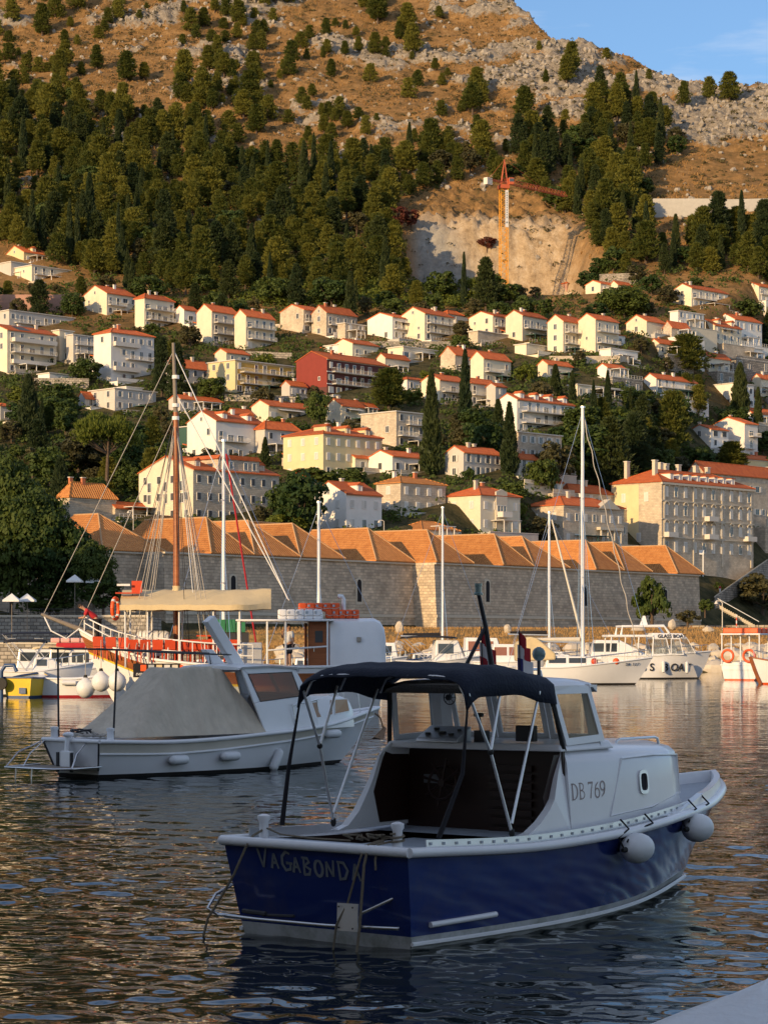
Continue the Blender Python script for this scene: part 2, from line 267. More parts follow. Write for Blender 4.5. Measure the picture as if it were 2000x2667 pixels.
def terrain():
    xs = np.concatenate([np.arange(-330, -185, 6.0), np.arange(-185, 190, 1.1), np.arange(190, 340, 6.0)])
    ys = np.concatenate([np.arange(196, 330, 1.5), np.arange(330, 690, 2.2), np.arange(690, 1070, .95), np.arange(1070, 1400, 7.0)])
    X, Y = np.meshgrid(xs, ys); Z = ground(X, Y)
    n, m = X.shape; v = np.stack([X, Y, Z], -1).reshape(-1, 3)
    i = np.arange(n*m).reshape(n, m); f = np.stack([i[:-1, :-1], i[:-1, 1:], i[1:, 1:], i[1:, :-1]], -1).reshape(-1, 4)
    me = bpy.data.meshes.new('hillside'); me.vertices.add(len(v)); me.vertices.foreach_set('co', v.ravel())
    me.loops.add(f.size); me.loops.foreach_set('vertex_index', f.ravel().astype(np.int32)); me.polygons.add(len(f)); me.polygons.foreach_set('loop_start', np.arange(0, f.size, 4, dtype=np.int32))
    me.update(calc_edges=True)
    cm = cutmask(X, Y)*sstep(740, 750, Y)*(1-sstep(780, 790, Y))
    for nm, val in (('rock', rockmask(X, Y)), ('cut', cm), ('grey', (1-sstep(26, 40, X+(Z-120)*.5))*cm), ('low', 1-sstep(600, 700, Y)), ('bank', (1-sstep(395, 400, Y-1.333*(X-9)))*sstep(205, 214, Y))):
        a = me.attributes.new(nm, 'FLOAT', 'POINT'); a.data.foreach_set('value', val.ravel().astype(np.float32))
    m = bpy.data.materials.new('dry_hillside'); n, b, out = nodes_of(m); k = n.nodes; l = n.links
    t = k.new('ShaderNodeTexCoord')
    def noise(sc, det=6, ro=.65, vec=None):
        q = k.new('ShaderNodeTexNoise'); q.inputs['Scale'].default_value = sc; q.inputs['Detail'].default_value = det; q.inputs['Roughness'].default_value = ro; l.new(vec or t.outputs['Object'], q.inputs['Vector']); return q
    def ramp(inp, stops):
        r = k.new('ShaderNodeValToRGB'); e = r.color_ramp.elements
        while len(e) < len(stops): e.new(.5)
        for q, (p, c) in zip(e, stops): q.position = p; q.color = (*c, 1)
        l.new(inp, r.inputs[0]); return r.outputs[0]
    def mixc(f, a, c):
        q = k.new('ShaderNodeMixRGB'); l.new(f, q.inputs[0]); l.new(a, q.inputs[1]); l.new(c, q.inputs[2]); return q.outputs[0]
    grass = ramp(noise(.22, 9, .72).outputs['Fac'], [(.28, (.075, .07, .03)), (.40, (.17, .105, .042)), (.53, (.27, .155, .062)), (.72, (.40, .25, .11))])
    rock = ramp(noise(.5, 9, .75).outputs['Fac'], [(.3, (.11, .095, .075)), (.5, (.28, .24, .19)), (.7, (.42, .37, .30))])
    cutc = ramp(noise(.3, 9, .75).outputs['Fac'], [(.3, (.20, .14, .08)), (.5, (.44, .33, .21)), (.7, (.58, .48, .35))])
    soil = ramp(noise(.3, 6).outputs['Fac'], [(.35, (.03, .035, .015)), (.6, (.10, .085, .04)), (.8, (.20, .15, .08))])
    def attr(nm): q = k.new('ShaderNodeAttribute'); q.attribute_name = nm; return q.outputs['Fac']
    rn = noise(.9, 7, .7); rm = k.new('ShaderNodeMath'); rm.operation = 'MULTIPLY_ADD'; rm.inputs[1].default_value = 1.6; rm.inputs[2].default_value = -.8; l.new(rn.outputs['Fac'], rm.inputs[0])
    ra = k.new('ShaderNodeMath'); ra.operation = 'ADD'; ra.use_clamp = True; l.new(rm.outputs[0], ra.inputs[0]); l.new(attr('rock'), ra.inputs[1])
    rs = k.new('ShaderNodeMapRange'); rs.inputs['From Min'].default_value = .45; rs.inputs['From Max'].default_value = .75; l.new(ra.outputs[0], rs.inputs[0])
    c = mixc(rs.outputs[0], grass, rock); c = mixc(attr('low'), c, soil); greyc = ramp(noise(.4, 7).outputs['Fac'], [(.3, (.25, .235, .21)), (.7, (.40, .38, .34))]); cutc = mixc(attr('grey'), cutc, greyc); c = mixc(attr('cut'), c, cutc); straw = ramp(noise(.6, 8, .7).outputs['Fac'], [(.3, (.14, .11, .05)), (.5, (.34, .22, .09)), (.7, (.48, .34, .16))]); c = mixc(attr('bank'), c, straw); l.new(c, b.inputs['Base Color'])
    b.inputs['Roughness'].default_value = .95; b.inputs['Specular IOR Level'].default_value = .1
    bp = k.new('ShaderNodeBump'); bp.inputs['Strength'].default_value = .9; bp.inputs['Distance'].default_value = .8; l.new(noise(.7, 9, .75).outputs['Fac'], bp.inputs['Height']); l.new(bp.outputs[0], b.inputs['Normal'])
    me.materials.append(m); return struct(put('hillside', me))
terrain()
def blob_rock(mb, c, s, seed, n1=7, n2=5):
    rr = random.Random(seed); ax = rr.uniform(0, 6.28); pts = []
    rings = []
    for i in range(n2):
        ph = -math.pi/2+math.pi*(i+.5)/n2
        rings.append([(c[0]+s[0]*math.cos(ph)*math.cos(ax+2*math.pi*j/n1)*rr.uniform(.75, 1.2), c[1]+s[1]*math.cos(ph)*math.sin(ax+2*math.pi*j/n1)*rr.uniform(.75, 1.2), c[2]+s[2]*math.sin(ph)*rr.uniform(.75, 1.15)) for j in range(n1)])
    mb.loft(rings, True, True)
def boulders():
    mb = MB(); rr = random.Random(3); n = 0
    X = RNG.uniform(-175, 175, 16000); Y = RNG.uniform(770, 1060, 16000); k = (np.abs(X/Y) < .185) & ((rockmask(X, Y) > RNG.uniform(.1, 1.2, 16000)) | (RNG.random(16000) < .08)) & (Y < np.interp(X, RX, RY)+6)
    Z = ground(X, Y)
    for x, y, z in zip(X[k][:5200], Y[k][:5200], Z[k][:5200]):
        s = rr.uniform(.3, 1.25)**1.3; blob_rock(mb, (x, y, z+.1*s), (s*rr.uniform(.7, 1.3), s*rr.uniform(.7, 1.3), s*rr.uniform(.6, 1.25)), n, 5, 3); n += 1
    tag(struct(mb.build('boulder_scree', 'rock'), 'stuff'), 'pale limestone boulders strewn over the dry upper slope', 'boulders')
boulders()
def tufts():
    N = 26000; X = RNG.uniform(-185, 185, N); Y = RNG.uniform(740, 1055, N); k = (np.abs(X/Y) < .19) & (rockmask(X, Y) < .75) & (Y < np.interp(X, RX, RY)+4) & (fbm(X/18, Y/18, 61, 3) > -.25) & (cutmask(X, Y)*(Y < 815) < .3)
    X = X[k]; Y = Y[k]; Z = ground(X, Y); n = len(X); out = []
    v = np.zeros((n, 6, 3)); a = RNG.uniform(0, 6.28, n); h = RNG.uniform(.4, 1.1, n); w = RNG.uniform(.3, .7, n)
    for q in range(2):
        c, s = np.cos(a+q*1.5), np.sin(a+q*1.5)
        v[:, q*3] = np.stack([X-c*w, Y-s*w, Z-.2], -1); v[:, q*3+1] = np.stack([X+c*w, Y+s*w, Z-.2], -1); v[:, q*3+2] = np.stack([X+c*w*.3, Y+s*w*.3, Z+h], -1)
    me = bpy.data.meshes.new('grass_tufts'); me.from_pydata(v.reshape(-1, 3).tolist(), [], np.arange(n*6).reshape(-1, 3).tolist()); me.materials.append(M['straw'])
    tag(struct(put('dry_grass', me), 'stuff'), 'tufts of dry orange grass covering the upper slope', 'grass')
tufts()
# ================================================================ WATER
def water():
    yv = [3.0]
    while yv[-1] < 215: yv.append(yv[-1]+max(.035, yv[-1]*.0030))
    yv = np.array(yv+[230, 260, 330, 345])
    tn = np.concatenate([np.linspace(-3, -.24, 34)[:-1], np.linspace(-.24, .24, 250), np.linspace(.24, 3, 34)[1:]])
    Y, T = np.meshgrid(yv, tn, indexing='ij'); X = T*(Y+1.5)
    rg = np.random.default_rng(5); Z = np.zeros_like(X)
    for lam, amp, cnt in ((3.4, .0040, 6), (1.7, .0034, 9), (.95, .0040, 12), (.55, .0038, 18), (.33, .0027, 18)):
        for _ in range(cnt):
            th = rg.normal(.45, .75); kk = 2*math.pi/(lam*rg.uniform(.75, 1.3)); Z += amp*.36*np.sin(kk*(X*math.sin(th)+Y*math.cos(th))+rg.uniform(0, 6.28))*np.clip(2.2-Y*.004/(lam*.25), 0, 1)
    patch = .55+.75*sstep(-.45, .45, fbm(X/6, Y/9, 77, 3)); Z *= patch
    v = np.stack([X, Y, Z], -1).reshape(-1, 3); n, m = X.shape
    i = np.arange(n*m).reshape(n, m); f = np.stack([i[:-1, :-1], i[:-1, 1:], i[1:, 1:], i[1:, :-1]], -1).reshape(-1, 4)
    me = bpy.data.meshes.new('harbour_water'); me.vertices.add(len(v)); me.vertices.foreach_set('co', v.ravel())
    me.loops.add(f.size); me.loops.foreach_set('vertex_index', f.ravel().astype(np.int32)); me.polygons.add(len(f)); me.polygons.foreach_set('loop_start', np.arange(0, f.size, 4, dtype=np.int32))
    me.update(calc_edges=True); me.polygons.foreach_set('use_smooth', np.ones(len(f), dtype=bool))
    m = bpy.data.materials.new('sea_water'); nn, b, out = nodes_of(m); k = nn.nodes; l = nn.links
    b.inputs['Base Color'].default_value = (.010, .016, .018, 1); b.inputs['Roughness'].default_value = .025; b.inputs['IOR'].default_value = 1.333; b.inputs['Specular IOR Level'].default_value = .5
    t = k.new('ShaderNodeTexCoord'); q = k.new('ShaderNodeTexNoise'); q.inputs['Scale'].default_value = 3.2; q.inputs['Detail'].default_value = 2; l.new(t.outputs['Object'], q.inputs['Vector'])
    bp = k.new('ShaderNodeBump'); bp.inputs['Strength'].default_value = .16; bp.inputs['Distance'].default_value = .05; l.new(q.outputs['Fac'], bp.inputs['Height']); l.new(bp.outputs[0], b.inputs['Normal'])
    me.materials.append(m); struct(put('harbour_water', me))
water()
# the old town's walls behind and left of the quay, out of view, throw the harbour basin into shade
def at_qa(q, a): return Vector((q*.777-a*.63, -q*.63-a*.777))
def wallblock(name, label, q0, q1, a0, a1, h):
    mb = MB(); c = [at_qa(q0, a0), at_qa(q1, a0), at_qa(q1, a1), at_qa(q0, a1)]
    if (c[1]-c[0]).cross(c[2]-c[1]) < 0: c = c[::-1]
    b = [(p.x, p.y, -2) for p in c]+[(p.x, p.y, h) for p in c]
    mb.hexa(b)
    for i in range(4):                                                 # merlons along the top
        p, q = c[i], c[(i+1) % 4]; L_ = (q-p).length; d = (q-p)/L_; n = Vector((-d.y, d.x))
        for j in range(int(L_/4)):
            s = p+d*(j*4+1.0); e = s+d*2.2; w = n*.9
            mb.hexa([(s.x, s.y, h-.01), (e.x, e.y, h-.01), (e.x+w.x, e.y+w.y, h-.01), (s.x+w.x, s.y+w.y, h-.01), (s.x, s.y, h+1.4), (e.x, e.y, h+1.4), (e.x+w.x, e.y+w.y, h+1.4), (s.x+w.x, s.y+w.y, h+1.4)])
    o = mb.build(name, 'fort'); return struct(o)
wallblock('city_wall', '', -58.5, 90, 22, 30, 28)
wallblock('fortress', '', -330, -264.0, -160, -110, 52)
wallblock('added_shade_block', '', -263.99, -233.0, -160, -125, 31)  # extra lower block, out of view, added to shade the left quay and its trees
# ================================================================ BUILDINGS
def unit_window(w, h, arch=False):
    t = .09; mb = MB()
    for b in ((-w/2-t, -.09, -t, -w/2, .05, h+t), (w/2, -.09, -t, w/2+t, .05, h+t), (-w/2, -.09, h, w/2, .05, h+t), (-w/2-.06, -.15, -t-.02, w/2+.06, .05, 0), (-.03, -.05, 0, .03, .02, h)): mb.box(*b)
    fr = mb.mesh('window', 'frame')
    pn = MB().box(-w/2, -.03, 0, w/2, .04, h).mesh('pane', 'pane')
    sh = MB()
    sh.box(-w/2-.08, -.13, 0, -.02, -.095, h); 
    for i in range(4): sh.box(-w/2-.02, -.15, h*(i+.2)/4, -.08, -.13, h*(i+.7)/4)
    return fr, pn, sh
WIN = {}
for key, (w, h) in dict(n=(.95, 1.4), w=(1.7, 1.35), d=(1.0, 2.1), s=(.6, .8), t=(.95, 1.8)).items():
    fr, pn, _ = unit_window(w, h)
    sl = MB().box(-w-.10, -.13, -.02, -w/2-.10, -.08, h+.02); cl = MB().box(-w/2, -.12, 0, -.015, -.085, h)
    for i in range(5):
        z0, z1 = h*(i+.15)/5, h*(i+.8)/5; sl.box(-w-.04, -.15, z0, -w/2-.16, -.13, z1); cl.box(-w/2+.06, -.14, z0, -.07, -.12, z1)
    def mir(mb): q = MB(); q.v = [(-x, y, z) for x, y, z in mb.v]; q.f = [f[::-1] for f in mb.f]; return q
    WIN[key] = dict(f=fr, p=pn, o=(sl.mesh('shutter', 'shutter'), mir(sl).mesh('shutter', 'shutter')), c=(cl.mesh('shutter', 'shutter'), mir(cl).mesh('shutter', 'shutter')), w=w, h=h,
                    og=(sl.mesh('shutter', 'greysh'), mir(sl).mesh('shutter', 'greysh')), cg=(cl.mesh('shutter', 'greysh'), mir(cl).mesh('shutter', 'greysh')))
def window(parent, key, x, y, z, rz=0, sh=None):
    W = WIN[key]; f = put('window', W['f'], parent, (x, y, z), rz); put('pane', W['p'], f)
    if sh: put('shutter', W[sh][0], f); put('shutter', W[sh][1], f)
    return f
def balcony(parent, x0, x1, z, dep=1.25, solid=False, m='slab', rz=0, ox=0, oy=0):
    w = x1-x0; s = MB().box(0, -dep, -.16, w, -.02, 0).build('balcony', m, parent); s.location = (x0+ox, oy, z)
    if rz: s.rotation_euler = (0, 0, rz)
    r = MB()
    if solid:
        r.box(0, -dep, .003, w, -dep+.1, .95); r.box(0, -dep+.1, .003, .1, -.1, .95); r.box(w-.1, -dep+.1, .003, w, -.1, .95)
        r.build('parapet', 'slab' if m != 'ochre' else 'ochre', s)
    else:
        for a, b in (((0, -dep+.04), (w, -dep+.04)), ((.03, -dep+.04), (.03, -.05)), ((w-.03, -dep+.04), (w-.03, -.05))):
            d = Vector(b)-Vector(a); n = max(2, int(d.length/.35))
            for zz in (.95, .12): r.tube([(a[0], a[1], zz), (b[0], b[1], zz)], .035, 4)
            for i in range(n+1): q = Vector(a)+d*(i/n); r.tube([(q.x, q.y, 0), (q.x, q.y, .95)], .022, 4, False)
        r.build('railing', 'frame', s)
    return s
def house(lab, xL, xC, xR, apex, eave, base, roof='g', wall='cream', ang=50, opt='', name='house', Y=None, tile='tile', group=None, cat='house', floor=None):
    ang -= 4; a = R_(ang); ca, sa = math.cos(a), math.sin(a)
    if Y is None: Y = float(hit(xC, base)[0])
    C = P(xC, base, Y); kR = (xR-CX)/F; kL = (xL-CX)/F
    wF = (kR*Y-C.x)/(ca-kR*sa); wG = (C.x-kL*Y)/(sa+kL*ca)
    wF = max(3., wF); wG = min(max(3., wG), 16)
    h = (base-eave)/F*Y; rise = max(.3, (eave-apex)/F*Y*.86) if roof != 'f' else 0
    if roof == 'g': rise = min(rise, wG*.55)
    t = thing(name, lab, cat, C, a, group); w = MB(); top = h
    if roof == 'g':
        poly = [(0, -7), (wG, -7), (wG, h), (wG/2, h+rise), (0, h)]
        w.prism(poly, 0, wF, 'yz')
    else: w.box(0, 0, -7, wF, wG, h)
    wall_o = w.build('wall', wall, t)
    o = .38; r = MB(); th = .2
    if roof == 'g':
        sl = rise/(wG/2)
        for sgn in (0, 1):
            y0, y1 = (-o, wG/2) if sgn == 0 else (wG+o, wG/2); z0, z1 = h-o*sl+.03, h+rise+.03
            q = [(-.15, y0, z0), (wF+.15, y0, z0), (wF+.15, y1, z1), (-.15, y1, z1)]
            if sgn: q = [q[1], q[0], q[3], q[2]]
            r.hexa(q+[(x, y, z+th) for x, y, z in q])
        rf = r.build('roof', tile+'x', t)
        MB().tube([(-.15, wG/2, h+rise+.2), (wF+.15, wG/2, h+rise+.2)], .13, 5).build('ridge_tiles', tile+'x', rf)
    elif roof == 'h':
        inset = min(wG/2, wF/2)*(.98 if wF > wG else .98); e = [(-o, -o), (wF+o, -o), (wF+o, wG+o), (-o, wG+o)]
        if wF >= wG: p1, p2 = (inset, wG/2, h+rise), (wF-inset, wG/2, h+rise)
        else: p1, p2 = (wF/2, inset, h+rise), (wF/2, wG-inset, h+rise)
        E_ = [(x, y, h+.02) for x, y in e]; E2 = [(x, y, h+.16) for x, y in e]
        r.add(E_+E2, [(3, 2, 1, 0)]+[(i, (i+1) % 4, 4+(i+1) % 4, 4+i) for i in range(4)])
        rf = r.build('roof', tile+'x', t)
        def sl_(nm, pts, mm): MB().poly(pts).build(nm, mm, rf)
        if wF >= wG:
            MB().add([E2[0], E2[1], p2, p1, E2[2], E2[3]], [(0, 1, 2, 3), (4, 5, 3, 2)]).build('tile_slope', tile+'x', rf); sl_('tile_slope', [E2[1], E2[2], p2], tile+'y'); sl_('tile_slope', [E2[3], E2[0], p1], tile+'y')
        else:
            sl_('tile_slope', [E2[0], E2[1], p1], tile+'x'); sl_('tile_slope', [E2[2], E2[3], p2], tile+'x'); MB().add([E2[1], E2[2], p2, p1, E2[3], E2[0]], [(0, 1, 2, 3), (4, 5, 3, 2)]).build('tile_slope', tile+'y', rf)
        hp = MB()
        for A, B in ((E2[0], p1), (E2[1], p1 if wF < wG else p2), (E2[3], p2 if wF < wG else p1), (p1, p2)): hp.tube([A, B], .12, 5)
        hp.build('ridge_tiles', tile+'x', rf)
    else:
        r.box(-.3, -.3, h, wF+.3, wG+.3, h+.22); rf = r.build('roof', 'slab', t)
        r = MB(); r.box(.1, .1, h+.223, wF-.1, wG-.1, h+.26); r.build('roof_terrace', 'concrete', rf)
    if roof != 'f': MB().box(-.06, -.14, h-.28, wF+.06, -.005, h-.02).build('cornice', 'stone_trim', t)
    rr = random.Random(int(xC*7+base)); 
    fl = floor or 2.9; ns = max(1, round(h/fl)); fh = h/ns
    shs = 'o' if 'o' in opt else ('c' if 'c' in opt else ('og' if 'G' in opt else ('cg' if 'g' in opt else None)))
    if 'x' not in opt:
        n = max(1, int((wF-.6)/(2.6 if 'D' not in opt else 2.1)))
        for s in range(ns):
            z = s*fh+fh*.30; bal = 'b' in opt and (ns == 1 or s > 0) and wF > 4.5
            b0, b1 = (wF*.08, wF*.94) if 'B' in opt else ((wF*.05, wF*.62) if s % 2 else (wF*.34, wF*.96))
            if bal: balcony(t, b0, b1, s*fh+.02, rr.choice((1.1, 1.4, 1.7)), 'S' in opt and s % 2 == 1)
            for i in range(n):
                x = wF*(i+.5)/n
                if rr.random() < .08 and 'r' not in opt: continue
                if bal and b0 < x < b1: window(t, 'd' if rr.random() < .75 else 'w', x, 0, s*fh+.1, 0, None)
                else: window(t, 't' if 'T' in opt else ('w' if rr.random() < .22 and 'r' not in opt else 'n'), x, 0, z, 0, (shs or rr.choice(('o', 'c', 'o', None))) if rr.random() < .85 else None)
        m_ = int((wG-1.5)/3.2) if 'r' in opt else min(2, int((wG-1.5)/3.4))
        for s in range(ns):
            for i in range(m_):
                if rr.random() < (.35 if 'r' not in opt else .05): continue
                window(t, 'n' if 'r' in opt or rr.random() < .6 else 's', 0, wG*(i+.5)/m_, s*fh+fh*.32, -math.pi/2, shs if 'r' in opt or rr.random() < .5 else None)
        if roof == 'g' and rise > 1.8 and rr.random() < .5: window(t, 's', 0, wG/2, h+.2, -math.pi/2)
    if roof != 'f' and 'k' not in opt:
        for q in range(1 if wF < 11 else 2):
            x = wF*rr.uniform(.15, .8); y = wG*(.62 if q == 0 else .4); zz = h+rise*(.55)
            ch = MB().box(x, y, zz-1, x+.75, y+.55, h+rise+.9).build('chimney', rr.choice(('chim', 'white_pl', 'stone_trim')), rf)
            MB().box(x-.1, y-.1, h+rise+.905, x+.85, y+.65, h+rise+1.05).build('cap', 'slab', ch)
    if 'd' in opt and roof in 'gh':                                    # dormers on the seaward slope
        nd = max(1, int(wF/5)); sl = rise/(wG/2)
        for i in range(nd):
            x = wF*(i+.5)/nd; y0 = wG*.12; z0 = h+y0*sl
            d = MB().box(x-.75, y0, z0-.2, x+.75, wG*.42, z0+1.35).build('dormer', wall, t)
            MB().prism([(x-.95, z0+1.3), (x+.95, z0+1.3), (x+.0, z0+1.95)], y0-.2, wG*.48).build('dormer_roof', tile+'y', d)
            W = WIN['n']; f = put('window', W['f'], d, (x, y0, z0+.0)); f.scale = (.9, 1, .85)
    if 'P' not in opt and Y > 440:
        dep = rr.uniform(2.5, 4.5); e0, e1 = -rr.uniform(0, 2), wF+rr.uniform(0, 2.5); zt = -rr.choice((.1, .1, 1.0)); pm = rr.choice(('limestone', 'rubble', 'cream', 'white_pl', 'concrete', 'limestone'))
        pd = MB().box(e0, -dep, -9, e1, -.003, zt).build('terrace', pm, t); MB().box(e0-.1, -dep-.1, zt+.002, e1+.1, -dep+.2, zt+.14).build('coping', 'slab', pd)
        kind = rr.random()
        if kind < .45:
            r2 = MB()
            for zz in (.5, 1.0): r2.tube([(e0, -dep+.06, zt+zz), (e1, -dep+.06, zt+zz)], .035, 4)
            for i in range(int((e1-e0)/1.1)+1): r2.tube([(e0+1.1*i, -dep+.06, zt+.1), (e0+1.1*i, -dep+.06, zt+1.0)], .035, 4)
            r2.build('terrace_railing', 'frame', pd)
        elif kind < .75: MB().box(e0, -dep, zt+.142, e1, -dep+.15, zt+.95).build('parapet', pm, pd)
        if rr.random() < .5 and wF > 6:
            x0 = wF*rr.uniform(.1, .5); x1 = x0+wF*.4; pg = MB()
            for x in (x0, (x0+x1)/2, x1): pg.box(x-.09, -dep+.3, zt, x+.09, -dep+.48, zt+2.5)
            pg.box(x0-.3, -dep+.2, zt+2.5, x1+.3, -.05, zt+2.62); pg.build('pergola', rr.choice(('white_pl', 'slab', 'greensh')), pd)
        for i in range(int((e1-e0)/4)):
            if rr.random() < .4 and zt > -.5: window(t, rr.choice('dnw'), e0+2+4*i, -dep, zt-2.7, 0)
    if 'P' not in opt and Y > 440 and wG > 4.5:
        for sd in (0, 1):
            if rr.random() < .35: continue
            aw = rr.uniform(2.5, 5.0); ah = h*rr.choice((.4, .55, .66)); x0, x1 = (wF+.003, wF+aw) if sd == 0 else (wF*.1, wF*.1+aw)
            y0, y1 = (rr.uniform(.3, 1.5), wG*.9) if sd == 0 else (wG+.003, wG+rr.uniform(2, 4)); am = rr.choice((wall, wall, 'white_pl', 'limestone'))
            ax = MB().box(x0, y0, -7, x1, y1, ah).build('annex', am, t)
            if rr.random() < .5: MB().hexa([(x0, y0-.3, ah+.003), (x1+.3, y0-.3, ah+.003), (x1+.3, y1, ah+.9), (x0, y1, ah+.9), (x0, y0-.3, ah+.2), (x1+.3, y0-.3, ah+.2), (x1+.3, y1, ah+1.1), (x0, y1, ah+1.1)]).build('annex_roof', tile+'x', ax)
            else: MB().box(x0, y0-.12, ah+.003, x1+.15, y1+.1, ah+.2).build('annex_roof', 'slab', ax)
            if sd == 0: window(t, rr.choice('nw'), (x0+x1)/2, y0, max(.2, ah-2.2), 0)
    if 'a' in opt: 
        s = max(1, ns-1); x0, x1 = wF*.2, wF*.75; z = min(s*fh+2.35, h-.5)
        MB().hexa([(x0, -1.7, z-.55), (x1, -1.7, z-.55), (x1, -.02, z-.05), (x0, -.02, z-.05), (x0, -1.7, z-.5), (x1, -1.7, z-.5), (x1, -.02, z), (x0, -.02, z)]).build('awning', 'slab', t)
    return t, wF, wG, h, rise
